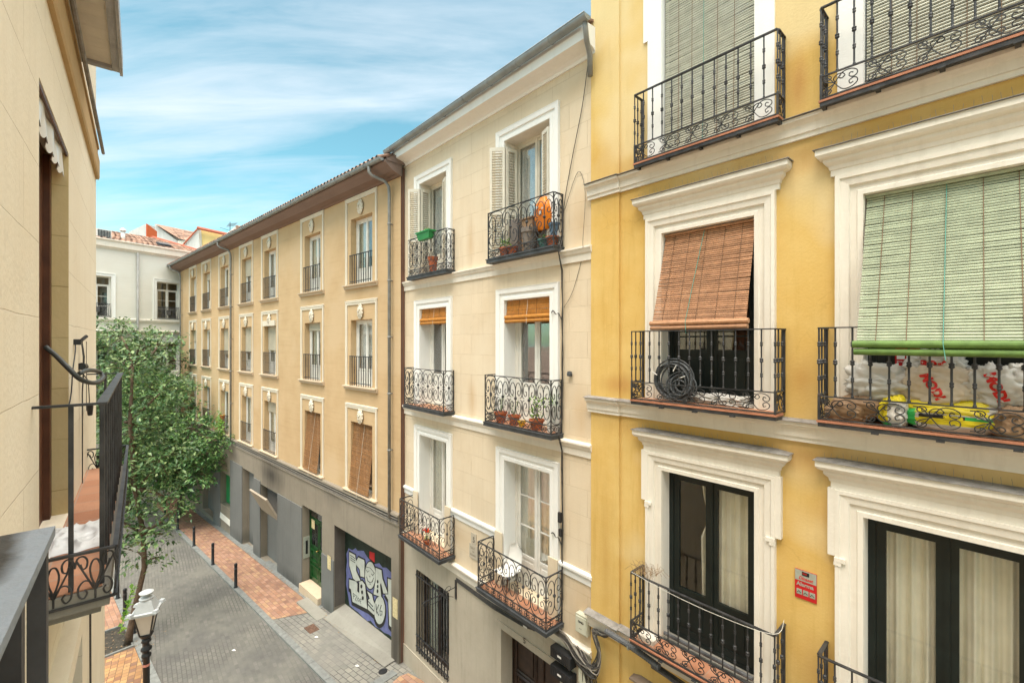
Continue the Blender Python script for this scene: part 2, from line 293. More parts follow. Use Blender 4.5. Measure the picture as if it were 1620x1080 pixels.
DKWOOD = plain('dark_walnut', (.035, .02, .014), rough=.4, var=.4, scale=6)
GREEND = plain('green_door_paint', (.007, .055, .012), rough=.3, var=.5, scale=5)
GLASS = glassmat('window_glass'); GLASSD = glassmat('dark_window_glass', (.6, .66, .64), .55)
CURT = plain('curtain_cloth', (.82, .79, .66), rough=.9, var=.1, scale=3)
CURTG = plain('pale_green_curtain', (.66, .70, .60), rough=.9, var=.12, scale=8)
SHUTB = plain('beige_shutter', (.46, .42, .32), rough=.6, var=.1, scale=3)
CURTW = plain('white_lace', (.66, .68, .66), rough=.9, var=.2, scale=22)
TERRA = plain('terracotta', (.38, .16, .09), rough=.75, var=.25, scale=5, bump=.1)
TILEF = paving('terracotta_floor', .28, .28, .006, [(.45, .22, .13), (.50, .27, .17), (.41, .19, .11)], (.38, .27, .2), off=0, bump=.2)
SLABD = plain('dark_slab_paint', (.055, .06, .065), rough=.6, var=.4, scale=4, bump=.2)
LEAD = plain('lead_flashing', (.24, .23, .215), rough=.7, var=.35, scale=8, bump=.3)
ZINC = plain('zinc_gutter', (.27, .30, .31), rough=.5, metal=.35, var=.2, scale=3)
PIPE = plain('grey_drainpipe', (.25, .25, .235), rough=.6, metal=.1, var=.25, scale=4)
EAVE = plaster('brown_eave', (.235, .17, .145), (.18, .13, .11), amt=.6, streak=.2, hstreak=True)
ROOFT = plain('clay_roof_tiles', (.27, .16, .11), rough=.85, var=.5, scale=5, bump=.3, island=.5)
ROOFR = plain('red_ridge_tiles', (.42, .12, .07), rough=.85, var=.2, scale=3, bump=.2)
WICKB = plain('brown_wood_slats', (.43, .225, .12), rough=.6, var=.22, scale=14, island=.3)
WICKO = plain('orange_wood_slats', (.52, .22, .035), rough=.55, var=.2, scale=14, island=.25)
WICKT = plain('dark_tan_slats', (.27, .13, .045), rough=.65, var=.3, scale=14, island=.3)
WICKG = plain('pale_green_slats', (.375, .425, .30), rough=.55, var=.14, scale=9, island=.16)
WICKY = plain('grey_beige_slats', (.46, .46, .37), rough=.6, var=.14, scale=9, island=.16)
FRAMEG = plain('light_grey_frame', (.36, .37, .38), rough=.5, var=.25, scale=5)
HOSEM = plain('grey_black_hose', (.085, .092, .098), rough=.4, var=.25, scale=8)
WICKG2 = plain('bright_green_roll', (.105, .19, .04), rough=.5, var=.3, scale=9, island=.2)
CORDG = plain('teal_cord', (.09, .30, .24), rough=.7); CORDB = plain('brown_tape', (.16, .09, .05), rough=.8); CORDW = plain('white_cord', (.7, .68, .6), rough=.8)
BLACKP = plain('black_rubber', (.02, .021, .023), rough=.45, var=.3, scale=8); CABLE = plain('cable_sheath', (.05, .045, .04), rough=.6, var=.4, scale=20)
CABLEW = plain('pale_cable', (.22, .20, .17), rough=.7, var=.3, scale=10)
PLASTW = plain('white_plastic', (.72, .71, .67), rough=.35, var=.06, scale=6)
BOXP = plain('beige_box_plastic', (.55, .55, .44), rough=.5, var=.1, scale=4)
RED = plain('sign_red', (.50, .012, .015), rough=.45, var=.15, scale=4); SILVER = plain('sign_silver', (.34, .36, .30), rough=.4, var=.15, scale=12)
INKB = plain('black_ink', (.012, .012, .013), rough=.6); INKR = plain('red_ink', (.60, .02, .015), rough=.5); INKG = plain('grey_ink', (.12, .10, .08), rough=.7)
SHUTG = plain('dark_green_shutter', (.014, .028, .018), rough=.6, var=.5, scale=3)
def spray(name, col, var=.2):
    m = plain(name, col, rough=.6, var=var, scale=5); nt = m.node_tree; b = nt.nodes['Principled BSDF']
    t = nt.nodes.new('ShaderNodeTexCoord'); s_ = nt.nodes.new('ShaderNodeSeparateXYZ'); nt.links.new(t.outputs['Object'], s_.inputs[0])
    f = nt.nodes.new('ShaderNodeMath'); f.operation = 'MULTIPLY_ADD'; f.inputs[1].default_value = 12.5; f.inputs[2].default_value = .1; nt.links.new(s_.outputs[0], f.inputs[0])
    g_ = nt.nodes.new('ShaderNodeMath'); g_.operation = 'FRACT'; nt.links.new(f.outputs[0], g_.inputs[0])
    r = nt.nodes.new('ShaderNodeValToRGB'); e = r.color_ramp.elements; e[0].position = .0; e[0].color = (.35, .35, .35, 1); e[1].position = .12; e[1].color = (1, 1, 1, 1); nt.links.new(g_.outputs[0], r.inputs[0])
    old = b.inputs['Base Color'].links[0].from_socket; mm = nt.nodes.new('ShaderNodeMixRGB'); mm.blend_type = 'MULTIPLY'; mm.inputs[0].default_value = .8
    nt.links.new(old, mm.inputs[1]); nt.links.new(r.outputs[0], mm.inputs[2]); nt.links.new(mm.outputs[0], b.inputs['Base Color'])
    bp = nt.nodes.new('ShaderNodeBump'); bp.inputs['Strength'].default_value = .8; bp.inputs['Distance'].default_value = .01; nt.links.new(r.outputs[0], bp.inputs['Height']); nt.links.new(bp.outputs[0], b.inputs['Normal'])
    return m
LILAC = spray('lilac_spray', (.14, .155, .34)); SPRAYW = spray('silver_spray', (.50, .52, .47), .12)
BARK = plain('bark', (.11, .075, .05), rough=.95, var=.45, scale=9, bump=.8, bscale=25)
LEAF = leafmat('glossy_leaf', (.03, .09, .028), (.085, .21, .058), (.29, .43, .14))
LEAF2 = leafmat('greyer_leaf', (.035, .09, .035), (.10, .20, .07), (.29, .39, .16))
LEAFY = leafmat('young_leaf', (.10, .28, .03), (.2, .4, .05), (.35, .5, .08))
SOIL = plain('soil', (.05, .045, .035), rough=1, var=.5, scale=12, bump=.8)
KERB = plain('granite_kerb', (.20, .21, .20), rough=.8, var=.22, scale=7, bump=.3)
CONC = plaster('worn_concrete', (.30, .29, .25), (.22, .21, .18), amt=.7, streak=.3, dirt=(.12, .11, .10))
ROADM = paving('grey_road_setts', .22, .105, .010, [(.135, .135, .123), (.165, .162, .146), (.15, .15, .137), (.18, .175, .16)], (.095, .092, .084), rot=R(8), smooth=.08, seed=1)
PINK = paving('pink_brick_paving', .22, .14, .006, [(.31, .165, .11), (.39, .235, .155), (.27, .15, .11), (.44, .285, .17), (.35, .195, .13), (.42, .255, .18), (.32, .19, .14)], (.19, .13, .10), rot=R(0), off=.37, bump=.4, seed=2)
PINK2 = paving('ochre_brick_paving', .17, .15, .006, [(.31, .16, .08), (.42, .25, .11), (.23, .12, .08), (.46, .30, .14), (.35, .2, .10), (.21, .125, .09)], (.13, .08, .05), rot=R(12), off=.43, bump=.5, seed=3)
COBB = paving('grey_apron_setts', .24, .15, .010, [(.20, .20, .18), (.25, .245, .22), (.225, .22, .2), (.27, .26, .23)], (.10, .10, .09), rot=R(-3), smooth=.2, seed=5)
BRICKS = paving('bare_party_brick', .24, .065, .010, [(.20, .10, .07), (.15, .08, .06), (.26, .14, .10)], (.12, .10, .08))
GROUNDM = plain('street_ground', (.24, .17, .13), rough=.95, var=.2, scale=1.2, bump=.2)
BAGW = plain('white_bag_plastic', (.58, .555, .51), rough=.35, var=.1, scale=5, bump=.25, bscale=9, spec=.5)
BAGB = plain('cream_bag_plastic', (.60, .50, .38), rough=.4, var=.12, scale=5, bump=.25, bscale=9, spec=.5)
BAGK = plain('brown_sack_cloth', (.30, .19, .11), rough=.7, var=.2, scale=6, bump=.3, bscale=12)
YELP = plain('yellow_bag_print', (.72, .58, .02), rough=.4, var=.1); GRNP = plain('green_bag_print', (.03, .38, .08), rough=.4, var=.15)
ORANGE = plain('orange_plastic', (.72, .20, .01), rough=.35, var=.15, scale=5); GRNPL = plain('green_planter_plastic', (.02, .24, .06), rough=.4, var=.1)
POTM = plain('clay_pot', (.42, .12, .05), rough=.8, var=.2, scale=10); YPOT = plain('yellow_pot_glaze', (.75, .45, .03), rough=.3)
TWIG = plain('dry_twigs', (.30, .20, .11), rough=1); SHEETM = plain('plastic_sheet', (.72, .73, .72), rough=.3, var=.06, bump=.5, bscale=7, spec=.5)
LAMPW = plain('lantern_grey_paint', (.42, .45, .46), rough=.45, var=.1, scale=8); LAMPG = plain('opal_lantern_glass', (.60, .56, .50), rough=.25, var=.04)
BRASS = plain('brass', (.5, .33, .1), rough=.35, metal=.8); SIGNG = plain('sign_green', (.015, .26, .08), rough=.4)
PAPER = plain('paper_notice', (.60, .50, .28), rough=.8, var=.25, scale=18); TEALC = plain('teal_pot', (.05, .16, .14), rough=.4); BLUEC = plain('blue_grey_jug', (.12, .2, .3), rough=.3, var=.3)
GREYB = plain('grey_ceramic', (.18, .15, .13), rough=.5, var=.2)
RUSTT = plain('grey_corrugated_tube', (.09, .095, .10), rough=.6, var=.25, scale=6)
YELDK = plain('shop_wood', (.20, .15, .11), rough=.7, var=.3, scale=4)

# ------------------------------------------------------------------ mesh builder
class MB:
    def __init__(s): s.v, s.f, s.m, s.mi = [], [], [], 0
    def add(s, vs, fs):
        k = len(s.v); s.v += [tuple(q) for q in vs]; s.f += [tuple(i+k for i in f) for f in fs]; s.m += [s.mi]*len(fs); return s
    def box(s, u0, u1, v0, v1, z0, z1):
        if u0 > u1: u0, u1 = u1, u0
        if v0 > v1: v0, v1 = v1, v0
        if z0 > z1: z0, z1 = z1, z0
        return s.add([(u0, v0, z0), (u1, v0, z0), (u1, v1, z0), (u0, v1, z0), (u0, v0, z1), (u1, v0, z1), (u1, v1, z1), (u0, v1, z1)],
              [(0, 3, 2, 1), (4, 5, 6, 7), (0, 1, 5, 4), (1, 2, 6, 5), (2, 3, 7, 6), (3, 0, 4, 7)])
    def quad(s, a, b, c, d): return s.add([a, b, c, d], [(0, 1, 2, 3)])
    def hexa(s, bot, top):   # two quads, each four points
        return s.add(list(bot)+list(top), [(3, 2, 1, 0), (4, 5, 6, 7), (0, 1, 5, 4), (1, 2, 6, 5), (2, 3, 7, 6), (3, 0, 4, 7)])
    def tube(s, pts, r, n=6, cap=True, flat=None):
        pts = [Vector(p) for p in pts]
        if len(pts) < 2: return s
        rs = r if isinstance(r, (list, tuple)) else [r]*len(pts)
        prev = None; rings = []
        for i, p in enumerate(pts):
            t = (pts[min(i+1, len(pts)-1)]-pts[max(i-1, 0)])
            if t.length < 1e-9: t = Vector((0, 0, 1))
            t.normalize()
            if prev is None:
                a = Vector((0, 0, 1)) if abs(t.z) < .9 else Vector((1, 0, 0))
                if flat is not None: a = Vector(flat)
                x = t.cross(a).normalized()
            else:
                x = prev - t*prev.dot(t)
                x = x.normalized() if x.length > 1e-6 else t.orthogonal().normalized()
            prev = x; y = t.cross(x)
            o = math.pi/4 if n == 4 else 0
            rings.append([p+(x*math.cos(2*math.pi*k/n+o)+y*math.sin(2*math.pi*k/n+o))*rs[i] for k in range(n)])
        fs = []
        for i in range(len(rings)-1):
            for k in range(n):
                fs.append((i*n+k, i*n+(k+1) % n, (i+1)*n+(k+1) % n, (i+1)*n+k))
        if cap: fs += [tuple(range(n-1, -1, -1)), tuple((len(rings)-1)*n+k for k in range(n))]
        return s.add([q for g in rings for q in g], fs)
    def lathe(s, c, prof, n=12, cap=True):   # prof [(r,z)], about the vertical through c
        vs = [(c[0]+r*math.cos(2*math.pi*k/n), c[1]+r*math.sin(2*math.pi*k/n), c[2]+z) for r, z in prof for k in range(n)]
        fs = [(i*n+k, i*n+(k+1) % n, (i+1)*n+(k+1) % n, (i+1)*n+k) for i in range(len(prof)-1) for k in range(n)]
        if cap: fs += [tuple(range(n-1, -1, -1)), tuple((len(prof)-1)*n+k for k in range(n))]
        return s.add(vs, fs)
    def loft(s, rings, closed=True):    # rings of equal count; quads between consecutive rings
        n = len(rings[0]); fs = []
        for i in range(len(rings)-1):
            for k in range(n if closed else n-1):
                fs.append((i*n+k, i*n+(k+1) % n, (i+1)*n+(k+1) % n, (i+1)*n+k))
        return s.add([q for g in rings for q in g], fs)
    def string(s, u0, u1, v, prof):     # prof [(out, z)] straight moulding with end caps
        n = len(prof)
        return s.add([(u, v-o, z) for u in (u0, u1) for o, z in prof],
                     [(k, k+1, n+k+1, n+k) for k in range(n-1)]+[tuple(range(n-1, -1, -1)), tuple(range(n, 2*n))])
    def hood(s, u0, u1, v, prof, back=0):       # prof [(out, z)] moulding mitred round both ends
        return s.loft([[(u0-o, v+back, z), (u0-o, v-o, z), (u1+o, v-o, z), (u1+o, v+back, z)] for o, z in prof], closed=False)
    def arch(s, u0, u1, z0, z1, v, prof, four=False):   # prof [(d, out)] architrave round an opening
        def ring(d, o):
            zb = z0-d if four else z0
            return [(u0-d, v-o, zb), (u0-d, v-o, z1+d), (u1+d, v-o, z1+d), (u1+d, v-o, zb)]
        return s.loft([ring(d, o) for d, o in prof], closed=four)
    def wall(s, u0, u1, z0, z1, v, holes, zbot=None):
        """front face with openings (a,b,c,d,depth) and their reveals"""
        us = sorted({u0, u1, *[h[0] for h in holes], *[h[1] for h in holes]}); zs = sorted({z0, z1, *[h[2] for h in holes], *[h[3] for h in holes]})
        us = [u for u in us if u0 <= u <= u1]; zs = [z for z in zs if z0 <= z <= z1]
        for i in range(len(us)-1):
            for j in range(len(zs)-1):
                cu, cz = (us[i]+us[i+1])/2, (zs[j]+zs[j+1])/2
                if any(h[0] < cu < h[1] and h[2] < cz < h[3] for h in holes): continue
                s.quad((us[i], v, zs[j]), (us[i+1], v, zs[j]), (us[i+1], v, zs[j+1]), (us[i], v, zs[j+1]))
        for a, b, c, d, dp in holes:
            w = v+dp
            s.quad((a, v, c), (a, w, c), (a, w, d), (a, v, d)); s.quad((b, v, c), (b, v, d), (b, w, d), (b, w, c))
            s.quad((a, v, d), (a, w, d), (b, w, d), (b, v, d)); s.quad((a, v, c), (b, v, c), (b, w, c), (a, w, c))
        return s
    def shell(s, u0, u1, z0, z1, v, depth):     # sides, back and lid of the block behind a front wall
        w = v+depth
        s.quad((u0, v, z0), (u0, v, z1), (u0, w, z1), (u0, w, z0)); s.quad((u1, v, z0), (u1, w, z0), (u1, w, z1), (u1, v, z1))
        s.quad((u0, w, z0), (u0, w, z1), (u1, w, z1), (u1, w, z0)); s.quad((u0, v, z1), (u1, v, z1), (u1, w, z1), (u0, w, z1))
        return s
    def poly(s, pts): return s.add(pts, [tuple(range(len(pts)))])

ORG = {}
def thing(name, label, cat, fr, u, v, z, group=None):
    o = bpy.data.objects.new(name, None); C.objects.link(o); o.empty_display_size = .2
    o.location = fr.w(u, v, z); o.rotation_euler = (0, 0, fr.a)
    o['label'] = label; o['category'] = cat
    if group: o['group'] = group
    ORG[o.name] = (fr, u, v, z); return o
def meshof(mb, mats, org, name, smooth=False):
    me = bpy.data.meshes.new(name)
    me.from_pydata([(a-org[0], b-org[1], c-org[2]) for a, b, c in mb.v], [], mb.f)
    for m in (mats if isinstance(mats, (list, tuple)) else [mats]): me.materials.append(m)
    me.polygons.foreach_set('material_index', mb.m)
    if smooth: me.polygons.foreach_set('use_smooth', [True]*len(mb.f))
    me.update(); return me
def part(name, mb, mats, parent, label=None, smooth=False, kind=None):
    fr, u, v, z = ORG[parent.name]
    o = bpy.data.objects.new(name, meshof(mb, mats, (u, v, z), name, smooth)); C.objects.link(o); o.parent = parent
    ORG[o.name] = (fr, u, v, z)
    if label: o['label'] = label
    if kind: o['kind'] = kind
    return o
def solo(name, mb, mats, label, cat, fr, u, v, z, group=None, smooth=False):
    o = bpy.data.objects.new(name, meshof(mb, mats, (u, v, z), name, smooth)); C.objects.link(o)
    o.location = fr.w(u, v, z); o.rotation_euler = (0, 0, fr.a); o['label'] = label; o['category'] = cat
    if group: o['group'] = group
    ORG[o.name] = (fr, u, v, z); return o
def struct(name, mb, mats, fr, u=0, v=0, z=0, smooth=False):
    o = bpy.data.objects.new(name, meshof(mb, mats, (u, v, z), name, smooth)); C.objects.link(o)
    o.location = fr.w(u, v, z); o.rotation_euler = (0, 0, fr.a); o['kind'] = 'structure'; ORG[o.name] = (fr, u, v, z); return o
def textmb(mb, txt, size, u, v, z, bold=0, shear=0, sx=1, rot=0):
    """letters as flat mesh faces standing on the facade plane at (u, v), baseline z"""
    cu = bpy.data.curves.new('t', 'FONT'); cu.body = txt; cu.size = size; cu.shear = shear; cu.offset = bold; cu.resolution_u = 3
    o = bpy.data.objects.new('t', cu); C.objects.link(o); dg = bpy.context.evaluated_depsgraph_get(); dg.update()
    me = bpy.data.meshes.new_from_object(o.evaluated_get(dg))
    c, s_ = math.cos(rot), math.sin(rot)
    mb.add([(u+(p.co.x*sx*c-p.co.y*s_), v, z+(p.co.x*sx*s_+p.co.y*c)) for p in me.vertices], [tuple(q.vertices) for q in me.polygons])
    bpy.data.objects.remove(o); bpy.data.curves.remove(cu); bpy.data.meshes.remove(me)
    return mb

# ------------------------------------------------------------------ curves for ironwork
def crom(pts, n=5, closed=False):
    P = [Vector((p[0], p[1])) for p in pts]; out = []
    for i in range(len(P)-1):
        p0 = P[max(i-1, 0)]; p1 = P[i]; p2 = P[i+1]; p3 = P[min(i+2, len(P)-1)]
        for k in range(n):
            t = k/n
            out.append(.5*((2*p1)+(p2-p0)*t+(2*p0-5*p1+4*p2-p3)*t*t+(3*p1-p0-3*p2+p3)*t**3))
    out.append(P[-1]); return [(q[0], q[1]) for q in out]
def spiral(cx, cy, r0, r1, a0, turns, n=12):
    return [(cx+(r0+(r1-r0)*i/n)*math.cos(a0+turns*2*math.pi*i/n), cy+(r0+(r1-r0)*i/n)*math.sin(a0+turns*2*math.pi*i/n)) for i in range(n+1)]
def mirror(pl, x=None, y=None): return [((2*x-p[0]) if x is not None else p[0], (2*y-p[1]) if y is not None else p[1]) for p in pl]
# outlines of the graffiti on the garage shutter (u, z)
G_LIL= [(-3.55, -6.97), (-3.3, -6.96), (-3.09, -6.82), (-2.96, -6.87), (-2.75, -6.8), (-2.56, -6.75), (-2.39, -6.86), (-2.17, -6.93), (-1.92, -6.96), (-1.64, -6.84), (-1.46, -6.91), (-1.23, -6.84), (-0.95, -6.9), (-0.95, -8.81), (-1.12, -8.81), (-1.35, -8.86), (-1.58, -8.85), (-1.86, -8.9), (-2.14, -8.82), (-2.33, -8.92), (-2.59, -8.91), (-2.86, -8.88), (-3.2, -8.88), (-3.48, -8.87), (-3.62, -8.51), (-3.73, -8.26), (-3.7, -7.93), (-3.73, -7.76), (-3.66, -7.45), (-3.71, -7.22)]
G_WHITE= [[(-3.48, -7.07), (-3.09, -7.05), (-3.03, -7.24), (-2.89, -7.06), (-2.52, -7.03), (-2.49, -7.1), (-2.51, -7.58), (-2.75, -7.63), (-2.79, -7.42), (-3.03, -7.35), (-3.03, -7.55), (-2.75, -7.77), (-3.03, -7.89), (-3.23, -7.87), (-3.48, -7.53)], [(-1.84, -7.28), (-1.85, -7.42), (-1.9, -7.55), (-1.97, -7.67), (-2.05, -7.76), (-2.15, -7.82), (-2.25, -7.83), (-2.34, -7.8), (-2.41, -7.73), (-2.45, -7.63), (-2.47, -7.5), (-2.45, -7.36), (-2.41, -7.22), (-2.34, -7.1), (-2.25, -7.01), (-2.15, -6.96), (-2.05, -6.95), (-1.97, -6.98), (-1.9, -7.05), (-1.85, -7.15)], [(-1.83, -7.04), (-1.49, -7.0), (-1.44, -7.24), (-1.14, -7.58), (-1.38, -7.67), (-1.52, -7.4), (-1.57, -7.48), (-1.51, -7.83), (-1.95, -7.91), (-1.83, -7.44)], [(-3.48, -7.99), (-3.03, -7.9), (-2.94, -7.94), (-2.96, -8.19), (-2.82, -8.21), (-2.82, -7.83), (-2.65, -7.74), (-2.46, -7.8), (-2.33, -8.53), (-3.27, -8.66), (-3.37, -8.28), (-3.48, -8.28)], [(-2.33, -7.96), (-2.04, -7.95), (-1.98, -8.09), (-1.83, -8.23), (-1.92, -8.55), (-2.3, -8.52), (-2.26, -8.2), (-2.17, -8.13)], [(-1.29, -8.15), (-1.3, -8.28), (-1.35, -8.42), (-1.41, -8.54), (-1.5, -8.64), (-1.6, -8.7), (-1.69, -8.72), (-1.78, -8.69), (-1.85, -8.63), (-1.9, -8.52), (-1.91, -8.4), (-1.9, -8.26), (-1.85, -8.12), (-1.78, -7.99), (-1.69, -7.9), (-1.6, -7.84), (-1.5, -7.82), (-1.41, -7.85), (-1.35, -7.92), (-1.3, -8.02)], [(-1.14, -7.13), (-0.94, -7.1), (-0.94, -8.52), (-1.06, -8.5), (-1.12, -7.76), (-1.29, -7.66), (-1.12, -7.6)]]
G_BLACK= [[(-3.54, -7.02), (-3.04, -7.01), (-3.01, -7.15), (-2.92, -7.01), (-2.47, -6.98), (-2.43, -7.08), (-2.45, -7.61), (-2.81, -7.69), (-2.85, -7.46), (-2.99, -7.41), (-2.96, -7.53), (-2.67, -7.77), (-3.04, -7.93), (-3.29, -7.91), (-3.54, -7.56)], [(-1.78, -7.26), (-1.8, -7.4), (-1.84, -7.54), (-1.92, -7.67), (-2.02, -7.78), (-2.15, -7.86), (-2.28, -7.88), (-2.39, -7.84), (-2.46, -7.76), (-2.51, -7.65), (-2.53, -7.52), (-2.51, -7.38), (-2.46, -7.23), (-2.39, -7.1), (-2.28, -6.99), (-2.15, -6.92), (-2.02, -6.91), (-1.92, -6.95), (-1.84, -7.02), (-1.8, -7.13)], [(-1.88, -7.01), (-1.45, -6.95), (-1.38, -7.21), (-1.07, -7.59), (-1.42, -7.72), (-1.53, -7.48), (-1.52, -7.47), (-1.45, -7.86), (-2.01, -7.96), (-1.88, -7.46)], [(-3.54, -7.96), (-2.99, -7.85), (-2.87, -7.91), (-2.89, -8.15), (-2.87, -8.15), (-2.88, -7.82), (-2.63, -7.68), (-2.4, -7.77), (-2.26, -8.57), (-3.33, -8.71), (-3.43, -8.32), (-3.54, -8.33)], [(-2.4, -7.92), (-1.99, -7.91), (-1.93, -8.06), (-1.77, -8.2), (-1.88, -8.61), (-2.36, -8.56), (-2.32, -8.2), (-2.24, -8.14)], [(-1.24, -8.13), (-1.25, -8.27), (-1.3, -8.41), (-1.37, -8.54), (-1.47, -8.65), (-1.6, -8.74), (-1.73, -8.76), (-1.83, -8.73), (-1.9, -8.66), (-1.95, -8.55), (-1.97, -8.42), (-1.95, -8.27), (-1.9, -8.13), (-1.83, -7.99), (-1.73, -7.88), (-1.6, -7.8), (-1.47, -7.78), (-1.37, -7.82), (-1.3, -7.89), (-1.25, -8.0)], [(-1.2, -7.1), (-0.94, -7.07), (-0.94, -8.59), (-1.11, -8.53), (-1.17, -7.79), (-1.38, -7.66), (-1.17, -7.58)], [(-3.55, -8.06), (-2.99, -7.95), (-2.88, -8.0), (-2.9, -8.24), (-2.87, -8.24), (-2.89, -7.92), (-2.64, -7.77), (-2.41, -7.86), (-2.27, -8.66), (-3.33, -8.8), (-3.44, -8.42), (-3.55, -8.42)], [(-2.41, -8.01), (-2.0, -8.0), (-1.93, -8.15), (-1.78, -8.29), (-1.89, -8.69), (-2.36, -8.65), (-2.33, -8.29), (-2.24, -8.23)], [(-1.24, -8.21), (-1.26, -8.35), (-1.3, -8.49), (-1.37, -8.63), (-1.47, -8.74), (-1.6, -8.83), (-1.73, -8.85), (-1.84, -8.82), (-1.91, -8.75), (-1.96, -8.64), (-1.97, -8.51), (-1.96, -8.36), (-1.91, -8.21), (-1.84, -8.08), (-1.73, -7.97), (-1.6, -7.89), (-1.47, -7.87), (-1.37, -7.9), (-1.3, -7.98), (-1.26, -8.08)], [(-1.2, -7.18), (-0.94, -7.15), (-0.94, -8.67), (-1.12, -8.62), (-1.17, -7.87), (-1.39, -7.75), (-1.18, -7.67)]]
G_DOTS= [[(-1.66, -7.41), (-1.66, -7.44), (-1.68, -7.47), (-1.7, -7.48), (-1.73, -7.49), (-1.75, -7.47), (-1.75, -7.45), (-1.75, -7.42), (-1.73, -7.39), (-1.7, -7.37), (-1.68, -7.37), (-1.66, -7.39)], [(-1.66, -7.56), (-1.66, -7.59), (-1.68, -7.62), (-1.7, -7.63), (-1.73, -7.63), (-1.75, -7.62), (-1.75, -7.59), (-1.75, -7.56), (-1.73, -7.54), (-1.7, -7.52), (-1.68, -7.52), (-1.66, -7.53)], [(-1.66, -7.71), (-1.67, -7.74), (-1.69, -7.77), (-1.72, -7.79), (-1.74, -7.8), (-1.76, -7.78), (-1.77, -7.75), (-1.76, -7.71), (-1.74, -7.68), (-1.72, -7.66), (-1.69, -7.66), (-1.67, -7.68)], [(-2.62, -7.91), (-2.63, -7.95), (-2.65, -7.98), (-2.69, -8.0), (-2.72, -8.01), (-2.75, -7.99), (-2.75, -7.96), (-2.75, -7.92), (-2.72, -7.89), (-2.69, -7.87), (-2.65, -7.86), (-2.63, -7.88)], [(-2.58, -8.08), (-2.58, -8.12), (-2.61, -8.15), (-2.64, -8.18), (-2.67, -8.18), (-2.7, -8.16), (-2.71, -8.13), (-2.7, -8.09), (-2.67, -8.06), (-2.64, -8.04), (-2.61, -8.04), (-2.58, -8.05)], [(-2.54, -8.26), (-2.54, -8.29), (-2.57, -8.33), (-2.6, -8.35), (-2.63, -8.35), (-2.66, -8.34), (-2.67, -8.31), (-2.66, -8.27), (-2.63, -8.23), (-2.6, -8.21), (-2.57, -8.21), (-2.54, -8.22)]]
G_LINES= [([(-2.43, -7.21), (-2.14, -7.15), (-1.88, -7.23)], 0.0105), ([(-2.39, -7.3), (-2.3, -7.34), (-2.21, -7.26)], 0.0105), ([(-2.07, -7.31), (-2.0, -7.34), (-1.92, -7.25)], 0.0105), ([(-2.36, -7.5), (-2.3, -7.61), (-2.14, -7.62), (-2.0, -7.52), (-1.95, -7.4)], 0.014), ([(-2.2, -7.41), (-2.17, -7.45), (-2.11, -7.41)], 0.0088), ([(-2.23, -7.7), (-2.15, -7.66), (-2.09, -7.67)], 0.007), ([(-3.41, -7.15), (-3.09, -7.16)], 0.014), ([(-3.41, -7.23), (-3.09, -7.23)], 0.014), ([(-3.41, -7.3), (-3.09, -7.3)], 0.014), ([(-2.26, -8.25), (-1.98, -8.31)], 0.0175), ([(-2.26, -8.35), (-1.92, -8.42)], 0.021), ([(-3.23, -8.36), (-3.2, -8.53)], 0.0105), ([(-3.23, -8.36), (-3.09, -8.35), (-3.13, -8.43), (-3.21, -8.44)], 0.0105), ([(-3.07, -8.36), (-2.96, -8.35), (-3.09, -8.52), (-2.98, -8.52)], 0.0105), ([(-2.89, -8.37), (-2.94, -8.46), (-2.87, -8.49), (-2.82, -8.42), (-2.89, -8.37)], 0.0105), ([(-2.67, -8.36), (-2.77, -8.36), (-2.79, -8.47), (-2.71, -8.5)], 0.0105), ([(-2.79, -8.44), (-2.71, -8.43)], 0.0105), ([(-1.8, -8.15), (-1.75, -8.43)], 0.014), ([(-1.64, -8.11), (-1.77, -8.34), (-1.63, -8.45)], 0.014), ([(-1.49, -8.07), (-1.58, -8.26), (-1.55, -8.41), (-1.46, -8.35), (-1.45, -8.24), (-1.55, -8.27)], 0.014)]
G_STICK= [(-2.21, -6.65), (-1.9, -6.61), (-1.91, -6.91), (-2.21, -6.87)]
